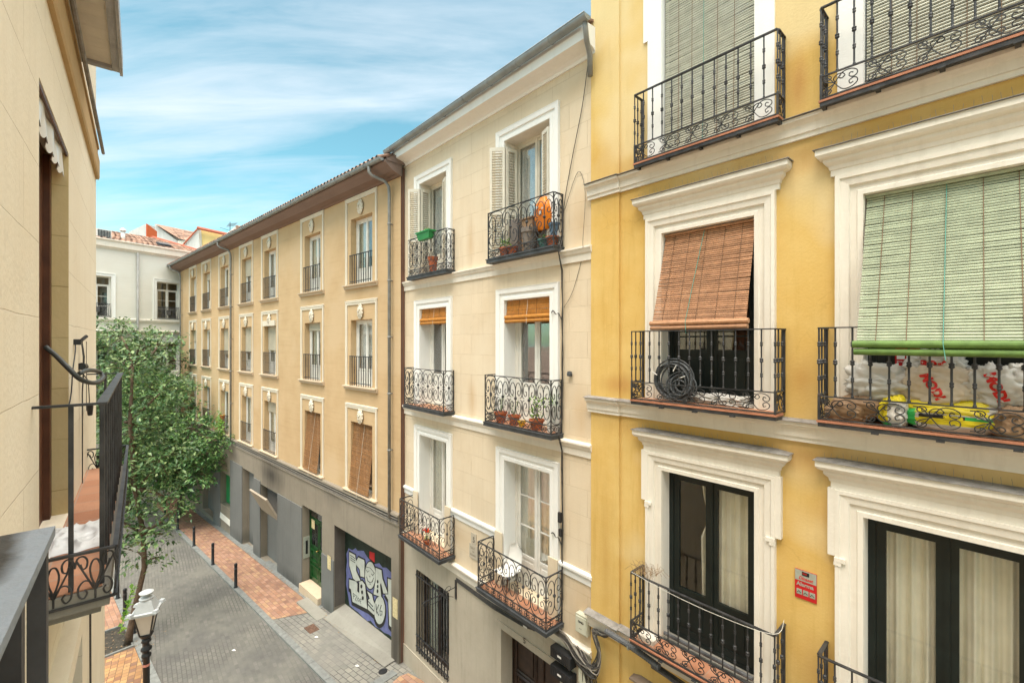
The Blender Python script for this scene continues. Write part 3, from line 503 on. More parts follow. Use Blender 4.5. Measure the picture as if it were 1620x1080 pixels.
# ------------------------------------------------------------------ shared building pieces
def curtain_mb(u0, u1, v, z0, z1, amp=.03, waves=9, n=60, gather=None, seed=0):
    rnd = random.Random(seed); ph = [rnd.uniform(0, 6.28) for _ in range(4)]
    b = MB(); rows = 8; rings = []
    for j in range(rows+1):
        t = j/rows; z = z1+(z0-z1)*t; ring = []
        for i in range(n+1):
            s = i/n; a, c = u0, u1
            if gather: g = gather(t); a, c = u0+(u1-u0)*g[0], u0+(u1-u0)*g[1]
            w = math.sin(s*waves*6.28+ph[0]+.5*math.sin(t*3+ph[1]))+.5*math.sin(s*waves*2.1*6.28+ph[2])+.4*math.sin(s*waves*.37*6.28+ph[3])
            ring.append((a+(c-a)*s, v+amp*w*(.6+.4*t), z))
        rings.append(ring)
    return b.loft(rings, closed=False)
def casement(root, u0, u1, z0, z1, v, fm, fw=.055, lw=.06, leaves=2, panel=0, bars=(), glass=None, curtain=None, name='window', transom=0, cgap=.035, seed=0, label=None):
    """outer frame and two glazed leaves set at depth v; returns the window part"""
    f = MB(); f.box(u0, u0+fw, v, v+.07, z0, z1); f.box(u1-fw, u1, v, v+.07, z0, z1); f.box(u0+fw, u1-fw, v, v+.07, z1-fw, z1); f.box(u0+fw, u1-fw, v, v+.07, z0, z0+fw*.7)
    a, b, c, d = u0+fw, u1-fw, z0+fw*.7, z1-fw
    panes = []
    if transom:
        f.box(a, b, v-.01, v+.06, d-transom-.04, d-transom); panes.append((a, b, d-transom, d)); d -= transom+.04
        f.box((a+b)/2-.02, (a+b)/2+.02, v, v+.05, d+.04, z1-fw)
    w = (b-a)/leaves
    for i in range(leaves):
        x0, x1 = a+i*w+.002, a+(i+1)*w-.002
        vv = v+.012
        f.box(x0, x0+lw, vv, vv+.045, c, d); f.box(x1-lw, x1, vv, vv+.045, c, d); f.box(x0+lw, x1-lw, vv, vv+.045, d-lw, d)
        if panel:
            f.box(x0+lw, x1-lw, vv, vv+.045, c, c+.1); f.box(x0+lw, x1-lw, vv+.012, vv+.03, c+.1, c+panel)
            f.box(x0+lw+.05, x1-lw-.05, vv+.002, vv+.012, c+.16, c+panel-.06)
            f.box(x0+lw, x1-lw, vv, vv+.045, c+panel, c+panel+lw*.9); g0 = c+panel+lw*.9
        else:
            f.box(x0+lw, x1-lw, vv, vv+.045, c, c+lw); g0 = c+lw
        for h in bars:
            zz = g0+(d-lw-g0)*h; f.box(x0+lw, x1-lw, vv+.008, vv+.035, zz-.011, zz+.011)
        panes.append((x0+lw, x1-lw, g0, d-lw))
    if leaves == 2: f.box((a+b)/2-.022, (a+b)/2+.022, v-.004, v+.012, c, d)
    wn_ = part(name, f, fm, root, label=label)
    g = MB()
    for x0, x1, y0, y1 in panes: g.box(x0-.004, x1+.004, v+.03, v+.034, y0-.004, y1+.004)
    part('pane', g, glass or GLASS, wn_)
    if curtain:
        for k, (s0, s1, gt) in enumerate(curtain[1]):
            part('curtain', curtain_mb(a+(b-a)*s0, a+(b-a)*s1, v+.07+cgap, z0+.05, z1-.04, amp=curtain[2] if len(curtain) > 2 else .025, waves=max(2, 9*(s1-s0)), gather=gt, seed=seed+k), curtain[0], wn_, smooth=True)
    return wn_
def knuckle_bar(b, u, v, z0, z1, r=.0095, n=8):
    H = z1-z0; pr = [(r*1.5, 0), (r*1.5, .02), (r, .03)]
    for t in (.26, .5, .76):
        k = 2.3 if t == .5 else 1.7; z = H*t
        pr += [(r, z-.03), (r*k, z-.018), (r*k, z-.008), (r*(k*.75), z), (r*k, z+.008), (r*k, z+.018), (r, z+.03)]
    pr += [(r, H-.02), (r*1.3, H)]
    b.lathe((u, v, z0), pr, n=n)
def mapped(b, pls, fn, r, n=4):
    for pl in pls:
        rr = r
        if isinstance(pl, dict): rr = pl['r']; pl = pl['p']
        b.tube([fn(*p) for p in pl], rr, n=n)
def sband(W_, z0, z1, r=.006):
    """pairs of S scrolls running along a low band"""
    h = z1-z0; zc = (z0+z1)/2; out = []; n = max(1, round(W_/.42)); p = W_/n
    for k in range(n):
        x = k*p
        base = crom([(x, zc+h*.38), (x+p*.16, zc+h*.34), (x+p*.32, zc), (x+p*.5, zc-h*.36), (x+p*.68, zc-h*.40), (x+p*.82, zc-h*.28), (x+p*.84, zc-h*.12), (x+p*.76, zc-h*.02), (x+p*.66, zc-h*.10), (x+p*.68, zc-h*.24), (x+p*.75, zc-h*.2)], 4)
        out += [base, mirror(base, y=zc)]
        cu = crom([(x+p*.34, zc+h*.02), (x+p*.30, zc+h*.2), (x+p*.38, zc+h*.34), (x+p*.5, zc+h*.34), (x+p*.56, zc+h*.22), (x+p*.49, zc+h*.12), (x+p*.42, zc+h*.2), (x+p*.46, zc+h*.26)], 4)
        cu2 = mirror(cu, x=x+p*.17+p*.17)
        cu2 = crom([(x+p*.34, zc-h*.02), (x+p*.2, zc-h*.1), (x+p*.08, zc-h*.22), (x+p*.1, zc-h*.38), (x+p*.2, zc-h*.4), (x+p*.25, zc-h*.28), (x+p*.18, zc-h*.22), (x+p*.16, zc-h*.3)], 4)
        out += [cu, cu2, mirror(cu2, y=zc), mirror(cu, y=zc) if k % 2 else cu]
    return out
def yellow_balcony(root, u0, u1, o, zf, zr):
    """terracotta floor slab in an iron frame, knuckled balusters over a scroll band"""
    s = MB(); s.box(u0-.02, u1+.02, -o-.02, -.10, zf-.024, zf)
    b = part('balcony', s, TERRA, root)
    t = MB(); t.box(u0+.02, u1-.02, -o+.02, .14, zf+.002, zf+.006); part('floor_tiles', t, TILEF, b)
    f = MB(); f.box(u0-.01, u1+.01, -o-.012, -o+.03, zf-.070, zf-.026); f.box(u0-.01, u0+.03, -o+.032, -.12, zf-.070, zf-.026); f.box(u1-.03, u1+.01, -o+.032, -.12, zf-.070, zf-.026)
    for k in range(1, 4):
        x = u0+(u1-u0)*k/4; f.box(x-.02, x+.02, -o+.032, -.12, zf-.066, zf-.026); f.box(x-.03, x+.03, -o-.03, -o+.02, zf-.085, zf-.071)
    part('slab_frame', f, IRON, b)
    r = MB(); zb0, zb1 = zf+.02, zf+.265; hr = .0095
    for z, w in ((zr, .019), (zb1, .012), (zb0, .010)):
        r.box(u0, u1, -o-w, -o+w, z-.007, z+.007); r.box(u0-w, u0+w, -o+w, -.005, z-.007, z+.007); r.box(u1-w, u1+w, -o+w, -.005, z-.007, z+.007)
    n = round((u1-u0)/.15)
    for k in range(n+1):
        if k in (0, n): knuckle_bar(r, u0+(u1-u0)*k/n, -o, zb1, zr, hr); r.box(u0+(u1-u0)*k/n-.012, u0+(u1-u0)*k/n+.012, -o-.011, -o+.011, zf, zb1)
        else: knuckle_bar(r, u0+(u1-u0)*k/n, -o, zb1, zr, hr)
    for uu in (u0, u1):
        for q in (.33, .72): knuckle_bar(r, uu, -o+o*q, zb1, zr, hr)
        r.box(uu-.012, uu+.012, -.03, -.006, zf, zr)
    part('railing', r, IRON, b)
    q = MB()
    mapped(q, sband(u1-u0, zb0, zb1), lambda s_, z: (u0+s_, -o, z), .0062)
    for uu in (u0, u1): mapped(q, sband(o, zb0, zb1), lambda s_, z, uu=uu: (uu, -o+s_, z), .0062)
    part('scroll_band', q, IRON, b)
    return b
def cell(x, p, zc, h):
    """one bay of the ornate railing: four C scrolls round a boss and four arches"""
    def m(pts): return [(x+a*p, zc+c*h) for a, c in pts]
    A = m(crom([(.0, .03), (.0, .2), (.07, .33), (.2, .385), (.33, .34), (.40, .23), (.36, .12), (.26, .075), (.17, .12), (.19, .19), (.27, .19)], 3))
    B = m(crom([(.5, .10), (.47, .2), (.5, .32), (.42, .42), (.25, .485), (.02, .495)], 3))
    D = m(crom([(.5, .1), (.42, .03), (.34, .03)], 3))
    out = []
    for c in (A, B, D):
        out += [c, mirror(c, x=x), mirror(c, y=zc), mirror(mirror(c, x=x), y=zc)]
    return out
def lowband(W_, z0, z1, kind):
    out = []; h = z1-z0; zc = (z0+z1)/2; n = max(1, round(W_/(.19 if kind == 'clover' else .36))); p = W_/n
    for k in range(n):
        x = (k+.5)*p
        if kind == 'clover':
            for a in (0, 1, 2, 3):
                cx, cy = x+p*.2*math.cos(a*math.pi/2+.78), zc+h*.22*math.sin(a*math.pi/2+.78)
                out.append([(cx+p*.19*math.cos(t*.63), cy+h*.19*math.sin(t*.63)) for t in range(11)])
        else:
            out.append([(x+h*.36*math.cos(t*.4488), zc+h*.42*math.sin(t*.4488)) for t in range(15)])
            out.append(spiral(x, zc+h*.12, .004, h*.16, 0, 1.2, 9)); out.append(spiral(x, zc-h*.12, .004, h*.16, 3, 1.2, 9))
            out.append([(x-p*.5, z0), (x-h*.3, zc+h*.28)]); out.append([(x+p*.5, z0), (x+h*.3, zc+h*.28)]); out.append([(x-p*.5, z1), (x-h*.3, zc-h*.28)]); out.append([(x+p*.5, z1), (x+h*.3, zc-h*.28)])
            out.append(spiral(x+p*.42, zc+h*.2, .003, h*.14, 1, 1.1, 8)); out.append(spiral(x-p*.42, zc-h*.2, .003, h*.14, 4, 1.1, 8))
    return out
def ornate_balcony(root, u0, u1, o, zf, zr, kind='cross', floor=None):
    s = MB(); s.box(u0-.03, u1+.03, -o-.03, .0-.004, zf-.075, zf-.006); s.box(u0-.045, u1+.045, -o-.045, -.004, zf-.006, zf+.012)
    b = part('balcony', s, SLABD, root)
    t = MB(); t.box(u0+.01, u1-.01, -o+.01, .2, zf+.014, zf+.018); part('floor_tiles', t, floor or TILEF, b)
    r = MB(); zb = zf+.17; w = .012
    for z, w in ((zr, .014), (zb, .009), (zf+.03, .009)):
        r.box(u0, u1, -o-w, -o+w, z-.006, z+.006); r.box(u0-w, u0+w, -o+w, -.004, z-.006, z+.006); r.box(u1-w, u1+w, -o+w, -.004, z-.006, z+.006)
    for uu, vv in ((u0, -o), (u1, -o), (u0, -.02), (u1, -.02)): r.box(uu-.010, uu+.010, vv-.010, vv+.010, zf+.013, zr)
    part('railing', r, IRON, b)
    q = MB(); h = zr-zb-.02; zc = (zr+zb)/2; n = max(2, round((u1-u0)/.42)); p = (u1-u0)/n
    for k in range(n):
        mapped(q, cell((k+.5)*p, p, zc, h), lambda s_, z: (u0+s_, -o, z), .0078)
        x = u0+(k+.5)*p; q.lathe((x, -o, zc-.035), [(.004, 0), (.022, .012), (.030, .035), (.022, .058), (.004, .07)], n=8)
    ns = max(1, round(o/.34)); ps = o/ns
    for uu in (u0, u1):
        for k in range(ns):
            mapped(q, cell((k+.5)*ps, ps, zc, h), lambda s_, z, uu=uu: (uu, -o+s_, z), .0078)
            q.lathe((uu, -o+(k+.5)*ps, zc-.035), [(.004, 0), (.022, .012), (.030, .035), (.022, .058), (.004, .07)], n=8)
    mapped(q, lowband(u1-u0, zf+.03, zb, kind), lambda s_, z: (u0+s_, -o, z), .0055)
    for uu in (u0, u1): mapped(q, lowband(o, zf+.03, zb, kind), lambda s_, z, uu=uu: (uu, -o+s_, z), .0055)
    part('scrollwork', q, IRON, b)
    return b
def slat_blind(name, label, cat, fr, top, bot, u0t, u1t, u0b, u1b, mat, pitch=.028, roll=None, tape=None, group=None, cord=None, rollmat=None, tapes=(.12, .3, .5, .7, .88), warp=.0, head=None):
    """top=(v,z) bot=(v,z): wooden slats threaded on tapes, rolled up at the bottom"""
    t = thing(name, label, cat, fr, (u0t+u1t)/2, top[0], top[1], group)
    L_ = math.hypot(top[0]-bot[0], top[1]-bot[1]); n = max(3, int(L_/pitch)); b = MB()
    dv, dz = (bot[0]-top[0])/L_, (bot[1]-top[1])/L_
    rnd = random.Random(len(label))
    def P(s, e=0, off=0):   # s 0..1 down, e edge 0..1 across
        ul = u0t+(u0b-u0t)*s; ur = u1t+(u1b-u1t)*s
        sag = warp*math.sin(s*2.6+e*2)*.5
        return (ul+(ur-ul)*e, top[0]+dv*L_*s+off*dz+sag, top[1]+dz*L_*s-off*dv)
    for k in range(n):
        s0, s1 = (k+.06)/n, (k+.90)/n; sm = (s0+s1)/2; jit = rnd.uniform(-.0012, .0012); tw = rnd.uniform(-.3, .3)/n
        segs = [0, .25, .5, .75, 1]
        ring = []
        for e in segs:
            wv = tw*(e-.5)
            ring.append([P(s0+wv, e, -.001+jit), P(sm+wv, e, .006+jit), P(s1+wv, e, -.001+jit), P(sm+wv, e, -.005+jit)])
        b.loft(ring); b.poly(ring[0][::-1]); b.poly(ring[-1])
    part('slats', b, mat, t)
    if tapes:
        c = MB()
        for e in tapes: c.tube([P(s/12, e, .009) for s in range(13)], .0035, n=4)
        part('tape', c, tape or CORDB, t)
    if roll:
        r = MB(); e0 = P(1, 0); e1 = P(1, 1)
        for k, (dr, rr) in enumerate(((0, roll), (roll*1.5, roll*.9))[:2 if roll > .03 else 1]):
            r.tube([(e0[0]-.03+k*.012, e0[1]-.002, e0[2]-dr), ((e0[0]+e1[0])/2, e0[1]-.006, (e0[2]+e1[2])/2-dr), (e1[0]+.03-k*.01, e1[1]-.002, e1[2]-dr)], rr*.75, n=12)
        part('roll', r, rollmat or mat, t, smooth=False)
    if head:
        h = MB(); h.box(u0t-.01, u1t+.01, top[0]-.02, top[0]+.02, top[1], top[1]+head); part('head_rail', h, mat, t)
    if cord:
        c = MB(); p0 = P(.0, cord[0], .016); p1 = P(.6, cord[1], .018); p2 = P(1.0, cord[2], .03)
        c.tube([p0, p1, p2, (p2[0]+.02, p2[1]-.02, p2[2]-.16)], .004, n=4); part('cord', c, cord[3], t)
    return t

# ------------------------------------------------------------------ ground, street, pavements
def slab(mb, u0, u1, v0, v1, top, bot):
    b = [(u0, v0, zg(u0)+bot), (u1, v0, zg(u1)+bot), (u1, v1, zg(u1)+bot), (u0, v1, zg(u0)+bot)]
    mb.hexa(b, [(x, y, z-bot+top) for x, y, z in b])
g = MB(); g.add([(-46, -120, zg(-46)-.12), (80, -120, zg(80)-.12), (80, 90, zg(80)-.12), (-46, 90, zg(-46)-.12), (-900, -600, zg(-46)-.12), (-900, 600, zg(-46)-.12), (80, 600, zg(80)-.12), (80, -600, zg(80)-.12), (-46, -600, zg(-46)-.12), (-46, 600, zg(-46)-.12)],
    [(0, 1, 2, 3), (4, 8, 9, 5), (8, 7, 1, 0), (3, 2, 6, 9)])
struct('ground', g, GROUNDM, FT)
g = MB(); slab(g, -34, 14, -4.6, -1.7, -.05, -.10); struct('road', g, ROADM, FT)
g = MB()
for k in range(-34, 14):
    slab(g, k+.006, k+.994, -1.7, -1.52, 0, -.1); slab(g, k+.006, k+.994, -4.8, -4.6, 0, -.1)
struct('kerb', g, KERB, FT)
g = MB()
g.add([(-34, -1.515, zg(-34)), (-5.15, -1.515, zg(-5.15)), (-4.45, -.28, zg(-4.45)), (-34, -.28, zg(-34))], [(0, 1, 2, 3)])
g.add([(.42, -.32, zg(.42)), (.7, -1.515, zg(.7)), (14, -1.515, zg(14)), (14, 2.0, zg(14)), (.5, -.1, zg(.5))], [(0, 1, 2, 3, 4)])
struct('pavement', g, PINK, FT)
g = MB(); slab(g, -34, .30, -1.515, .6, -.012, -.1); slab(g, .30, 14, -1.515, 2.2, -.012, -.1)
struct('garage_apron', g, COBB, FT)
g = MB(); k = -34
rr = random.Random(3)
while k < -4.7:
    w_ = rr.uniform(.7, 1.1); slab(g, k+.005, min(k+w_, -4.55)-.005, -.275, .1, .004, -.1); k += w_
for a, b_, c_, d_ in ((.0, .34, -1.5, -.9), (.02, .3, -.88, -.3)): slab(g, a+.02, b_, c_, d_, .003, -.1)
struct('granite_border', g, KERB, FT)
g = MB()
def leftpave(a, b_, v0, v1): slab(g, a, b_, v0, v1, 0, -.1)
leftpave(-34, -8.75, -11, -4.81); leftpave(-8.75, -6.98, -11, -5.75)
struct('pavement_beyond_tree', g, PINK, FT)
g = MB(); leftpave(-6.98, 14, -11, -4.81); struct('pavement_near', g, PINK2, FT)
g = MB()
slab(g, -8.68, -7.05, -5.70, -4.85, -.03, -.11); struct('tree_pit_soil', g, SOIL, FT)
g = MB(); slab(g, -8.75, -6.98, -5.75, -5.70, .05, -.1); slab(g, -8.75, -8.68, -5.70, -4.81, .05, -.1); slab(g, -7.05, -6.98, -5.70, -4.81, .05, -.1); slab(g, -8.68, -7.05, -4.85, -4.81, .02, -.1)
struct('tree_pit_edging', g, KERB, FT)
# worn details on the apron: a dark patch of repair, step in front of the green door, ramp of the garage
g = MB()
g.add([(-3.85, -.40, zg(-3.9)+.004), (-.2, -.40, zg(0)+.004), (-.2, -.02, -8.945), (-3.79, -.02, -9.0), (-.39, .39, -8.915), (-3.79, .39, -8.93), (-.39, -.02, -8.946)], [(0, 1, 2, 3), (3, 6, 4, 5)])
struct('garage_ramp', g, CONC, FT)

# ------------------------------------------------------------------ yellow building
yb = thing('yellow_building', 'ochre yellow house with white moulded window surrounds at the right', 'building', FY, 3.5, 0, -8.8)
WA, WB = (1.32, 2.62), (3.74, 5.04)
FL_ = {'top': (2.70, 5.35), 'mid': (-.87, 1.62), 'low': (-4.45, -1.93)}
holes = [(a, b_, z0, z1, .20) for a, b_ in (WA, WB) for z0, z1 in FL_.values()] + [(1.15, 3.3, -8.6, -5.5, .25)]
m = MB(); m.wall(.004, 7.4, -9.3, 8.2, 0, holes); m.shell(.004, 7.4, -9.3, 8.2, 0, 7)
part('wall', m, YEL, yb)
m = MB()
for z0, z1 in ((-4.60, -1.2), (-.96, 2.42), (2.68, 8.2), (-9.2, -4.86)): m.box(-.0, .57, -.035, -.001, z0, z1)
part('pilaster', m, YEL, yb)
def course(zt, h=.26): return [(.0, -h), (.035, -h), (.035, -h+.055), (.055, -h+.06), (.06, -h*.42), (.085, -h*.30), (.12, -h*.22), (.12, -.018), (.0, 0)]
for zt in (2.68, -.94, -4.60):
    m = MB()
    m.string(-.02, 7.4, -.0, [(o+.002, zt+z) for o, z in course(zt)]); m.string(-.045, .60, -.035, [(o+.003, zt+z) for o, z in course(zt)])
    part('string_course', m, TRIM, yb)
    m = MB(); m.string(-.03, 7.4, 0, [(0, zt+.004), (.15, zt-.012), (.15, zt-.006), (0, zt+.014)]); m.string(-.06, .62, -.035, [(0, zt+.006), (.15, zt-.010), (.15, zt-.004), (0, zt+.016)])
    part('lead_flashing', m, LEAD, yb)
ARCH = [(0, -.001), (0, .035), (.05, .035), (.058, .022), (.115, .022), (.125, .05), (.20, .06), (.21, .075), (.25, .075), (.25, 0)]
HOOD = [(.0, .262), (.045, .262), (.045, .33), (.055, .335), (.065, .375), (.09, .40), (.105, .42), (.105, .45), (.15, .47), (.17, .50), (.17, .565), (.0, .575)]
for (a, b_) in (WA, WB):
    for fl, (z0, z1) in FL_.items():
        if fl == 'top':
            m = MB(); m.arch(a, b_, z0, z1, 0, [(0, -.001), (0, .03), (.235, .03), (.235, .0)]); m.box(a-.31, a-.236, -.028, 0, 4.62, 5.55); m.box(b_+.236, b_+.31, -.028, 0, 4.62, 5.55)
            part('window_surround', m, TRIMW, yb)
        else:
            m = MB(); m.arch(a, b_, z0, z1, 0, ARCH); sr = part('window_surround', m, TRIM, yb)
            if fl == 'low':
                for s_ in (-1, 1):
                    m = MB(); e = a-.25 if s_ < 0 else b_+.25
                    m.box(e, e+s_*.07, -.07, 0, z1-.50, z1+.262); m.box(e+s_*.005, e-s_*.10, -.085, -.06, z1-.56, z1-.51); m.box(e+s_*.01, e-s_*.06, -.083, -.06, z1-.60, z1-.562)
                    part('ear', m, TRIM, sr)
            m = MB(); m.hood(a-.25, b_+.25, 0, [(o, z1+z) for o, z in HOOD]); m.box(a-.25, b_+.25, -.05, 0, z1+.245, z1+.27)
            hd = part('hood_moulding', m, TRIM, yb)
            m = MB(); m.hood(a-.25, b_+.25, 0, [(.18, z1+.567), (.19, z1+.567), (.19, z1+.574), (.0, z1+.60)]); part('lead_cap', m, LEAD, hd)
            # bird spikes on the lead
            m = MB(); x = a-.35; rs = random.Random(int(a*10)+len(fl))
            while x < b_+.35:
                m.tube([(x, -.07, z1+.58), (x+rs.uniform(-.015, .015), -.09+rs.uniform(-.03, .03), z1+.58+rs.uniform(.07, .11))], .0016, n=3, cap=False); x += rs.uniform(.05, .075)
            part('bird_spikes', m, LEAD, hd, kind='stuff')
        # white reveals
        m = MB(); w = .197
        m.box(a-.001, a+.004, .0, w, z0, z1); m.box(b_-.004, b_+.001, .0, w, z0, z1); m.box(a+.004, b_-.004, .0, w, z1-.004, z1+.001)
        part('reveal', m, TRIM if fl != 'top' else TRIMW, yb)
        m = MB(); m.box(a+.004, b_-.004, -.012, .197, z0-.03, z0+.008); part('threshold', m, CONC, yb)
# doors behind
full = [(0, .49, None), (.51, 1, None)]
casement(yb, 1.324, 2.616, -4.435, -1.934, .19, GRNBLK, fw=.07, lw=.085, panel=.62, glass=GLASS, name='balcony_door', curtain=(CURT, [(.26, .47, lambda t: (1-.75*min(1, abs(t-.3)/.3+.15) if t < .3 else .25+.2*(t-.3), 1)), (.53, 1, None)], .04), seed=3)
casement(yb, 3.744, 5.036, -4.435, -1.934, .19, GRNBLK, fw=.07, lw=.085, panel=.48, glass=GLASS, name='balcony_door', curtain=(CURT, full, .042), seed=11)
casement(yb, 1.324, 2.616, -.855, 1.61, .19, GRNBLK, fw=.07, lw=.075, panel=.62, glass=GLASSD, name='balcony_door', bars=(.12,), seed=5)
casement(yb, 3.744, 5.036, -.855, 1.61, .19, GRNBLK, fw=.07, lw=.075, panel=.62, glass=GLASSD, name='balcony_door', bars=(.12,), seed=6)
casement(yb, 1.324, 2.616, 2.715, 5.34, .19, GRNBLK, fw=.07, lw=.075, panel=.62, glass=GLASSD, name='balcony_door')
casement(yb, 3.744, 5.036, 2.715, 5.34, .19, GRNBLK, fw=.07, lw=.075, panel=.62, glass=GLASSD, name='balcony_door')
for (u0, u1) in ((1.0, 2.96), (3.40, 5.36)):
    yellow_balcony(yb, u0, u1, .33, -.87, .15)
    yellow_balcony(yb, u0, u1, .25, 2.70, 3.735)
    yellow_balcony(yb, u0, u1, .35, -4.47, -3.475)
# round bar across the low door, limestone sill blocks
for a, b_ in ((1.36, 2.6), (3.76, 5.0)): m = MB(); m.tube([(a, -.02, -4.35), (b_, -.02, -4.35)], .028, n=8); part('threshold_bar', m, IRONG, yb)
for a in (1.07, 2.62, 3.49, 5.04): m = MB(); m.box(a, a+.25, -.27, -.08, -4.465, -4.40); part('plinth_block', m, TRIM, yb)
# ground floor shop front with timber lintel
m = MB(); m.box(.95, 3.5, -.09, -.001, -5.5, -5.30); m.box(.95, 1.15, -.06, -.001, -8.8, -5.5); m.hood(.95, 3.5, -.0, [(.09, -5.31), (.13, -5.29), (.13, -5.26), (0, -5.22)]); part('shop_lintel', m, YELDK, yb)
m = MB(); m.box(1.16, 3.29, .2, .24, -8.6, -5.5); part('shop_shutter', m, CONC, yb)
# top of house
m = MB(); m.string(0, 7.4, 0, [(0, 7.6), (.1, 7.6), (.12, 7.7), (.3, 7.85), (.45, 7.9), (.45, 8.05), (0, 8.1)]); part('cornice', m, TRIM, yb)

# blinds of the yellow house
slat_blind('roller_blind', 'reddish brown wooden slat blind hanging out over the coiled hose balcony', 'blind', FY, (.06, 1.57), (-.28, .26), 1.345, 2.60, 1.31, 2.62, WICKB, pitch=.0285, roll=.045, cord=(.47, .42, .40, CORDG), warp=.02, head=.03)
slat_blind('roller_blind', 'big pale green slat blind draped over the balcony rail full of bags', 'blind', FY, (.06, 1.58), (-.47, -.03), 3.76, 5.03, 3.76, 5.06, WICKG, pitch=.030, roll=.05, rollmat=WICKG2, cord=(.5, .5, .5, CORDG), warp=.03, head=.03)
slat_blind('roller_blind', 'pale green slat blind closed behind the top floor balcony beside the roof gutter', 'blind', FY, (.05, 5.30), (.02, 2.66), 1.34, 2.60, 1.34, 2.60, WICKY, pitch=.034, tapes=(.17, .33, .62, .8), cord=(.47, .47, .47, CORDG), warp=.03, head=.03, group='top floor blinds')
slat_blind('roller_blind', 'pale green slat blind behind the cut off balcony in the top right corner', 'blind', FY, (.05, 5.30), (.02, 2.66), 3.76, 5.02, 3.76, 5.02, WICKY, pitch=.034, tapes=(.17, .33, .62, .8), warp=.03, head=.03, group='top floor blinds')

# ------------------------------------------------------------------ cream building
cb = thing('cream_building', 'narrow cream house with ashlar lines and ornate black balconies in the middle', 'building', FY, -3.35, 0, -8.9)
U1, U2 = (-5.74, -4.46), (-2.29, -.98)
CF = {'top': (1.71, 4.20), 'mid': (-1.68, .86), 'low': (-5.12, -2.48)}
holes = [(a, b_, z0, z1, .30) for a, b_ in (U1, U2) for z0, z1 in CF.values()]
m = MB(); m.wall(-6.71, 0, -5.5, 5.0, 0, holes); part('wall', m, CREAM, cb)
gh = [(-5.88, -4.33, -8.30, -6.12, .22), (-2.36, -.70, -9.0, -6.05, .30)]
m = MB(); m.wall(-6.71, 0, -9.4, -5.5, -.03, gh); m.shell(-6.71, 0, -9.4, 5.0, .0, 7.5); m.quad((-6.71, -.03, -5.5), (0, -.03, -5.5), (0, 0, -5.5), (-6.71, 0, -5.5)); m.quad((-6.71, -.03, -9.4), (-6.71, 0, -9.4), (-6.71, 0, -5.5), (-6.71, -.03, -5.5)); m.quad((0, -.03, -9.4), (0, 0, -9.4), (0, 0, -5.5), (0, -.03, -5.5))
m.box(-6.71, 0, -.055, -.031, -9.4, -8.45)
m.box(-.30, 0, -.05, -.031, -8.45, -5.6)
part('base_wall', m, CREAMB, cb)
ARC2 = [(0, -.001), (0, .03), (.06, .03), (.07, .018), (.13, .018), (.14, .045), (.21, .05), (.24, .06), (.24, 0)]
for (a, b_) in (U1, U2):
    for fl, (z0, z1) in CF.items():
        m = MB(); m.arch(a, b_, z0 if fl != 'low' else z0+.0, z1, 0, ARC2); part('window_surround', m, TRIMW, cb)
        m = MB(); m.box(a-.001, a+.004, 0, .297, z0, z1); m.box(b_-.004, b_+.001, 0, .297, z0, z1); m.box(a+.004, b_-.004, 0, .297, z1-.004, z1+.001); part('reveal', m, TRIMW if fl != 'top' else TRIM, cb)
for zt, seg in ((1.65, ((-6.74, .02),)), (-1.78, ((-6.74, .02),)), (-5.32, ((-6.74, .02),))):
    m = MB()
    for s0, s1 in seg: m.string(s0, s1, 0, [(0, zt-.24), (.03, zt-.24), (.035, zt-.12), (.06, zt-.10), (.085, zt-.04), (.10, zt-.03), (.10, zt), (0, zt+.015)])
    part('string_course', m, TRIM, cb)
zt = -4.03
for s0, s1 in ((-6.74, -5.985), (-4.215, -2.535), (-.735, .02)): m = MB(); m.string(s0, s1, 0, [(0, zt-.2), (.02, zt-.2), (.025, zt-.1), (.045, zt-.08), (.06, zt-.05), (.06, zt-.01), (.0, zt+.01)]); part('dado_rail', m, TRIMW, cb)
for s0, s1 in ((-5.98, -5.745), (-4.455, -4.22), (-2.53, -2.295), (-.975, -.74)): m = MB(); m.box(s0, s1, -.085, -.0645, -5.12, zt+.02); part('pedestal', m, CREAM, cb)
m = MB(); m.string(-6.82, .09, 0, [(-.01, 4.90), (.03, 4.90), (.045, 4.95), (.10, 4.985), (.20, 5.01), (.33, 5.03), (.33, 5.20), (.30, 5.22), (.30, 5.33), (-.01, 5.35)]); part('cornice', m, TRIMW, cb)
m = MB(); m.add([(-6.8, -.42, 5.40), (.06, -.42, 5.40), (.06, 7.5, 7.4), (-6.8, 7.5, 7.4), (-6.8, -.42, 5.36), (.06, -.42, 5.36), (.06, 7.5, 7.36), (-6.8, 7.5, 7.36)], [(0, 1, 2, 3), (7, 6, 5, 4), (0, 4, 5, 1), (1, 5, 6, 2), (2, 6, 7, 3), (3, 7, 4, 0)])
part('roof', m, ROOFT, cb)
def gutter_mb(u0, u1, v, z, r, zl=None):
    b = MB(); n = 8
    rings = []
    for u in (u0, u1): rings.append([(u, v+r*math.cos(math.pi+math.pi*k/n), z+r*math.sin(math.pi+math.pi*k/n)) for k in range(n+1)]+[(u, v+(r-.008)*math.cos(2*math.pi-math.pi*k/n), z+(r-.008)*math.sin(2*math.pi-math.pi*k/n)) for k in range(n+1)])
    b.loft(rings); b.poly([(u0, v+r*math.cos(math.pi+math.pi*k/n), z+r*math.sin(math.pi+math.pi*k/n)) for k in range(n+1)]); b.poly([(u1, v+r*math.cos(math.pi+math.pi*k/n), z+r*math.sin(math.pi+math.pi*k/n)) for k in range(n+1)][::-1])
    k = u0+.35
    while k < u1:
        b.tube([(k, v+(r+.006)*math.cos(math.pi+math.pi*q/8), z+(r+.006)*math.sin(math.pi+math.pi*q/8)) for q in range(9)], .008, n=4); k += .85
    b.tube([(u0, v-r, z+.004), (u1, v-r, z+.004)], .009, n=6)
    return b
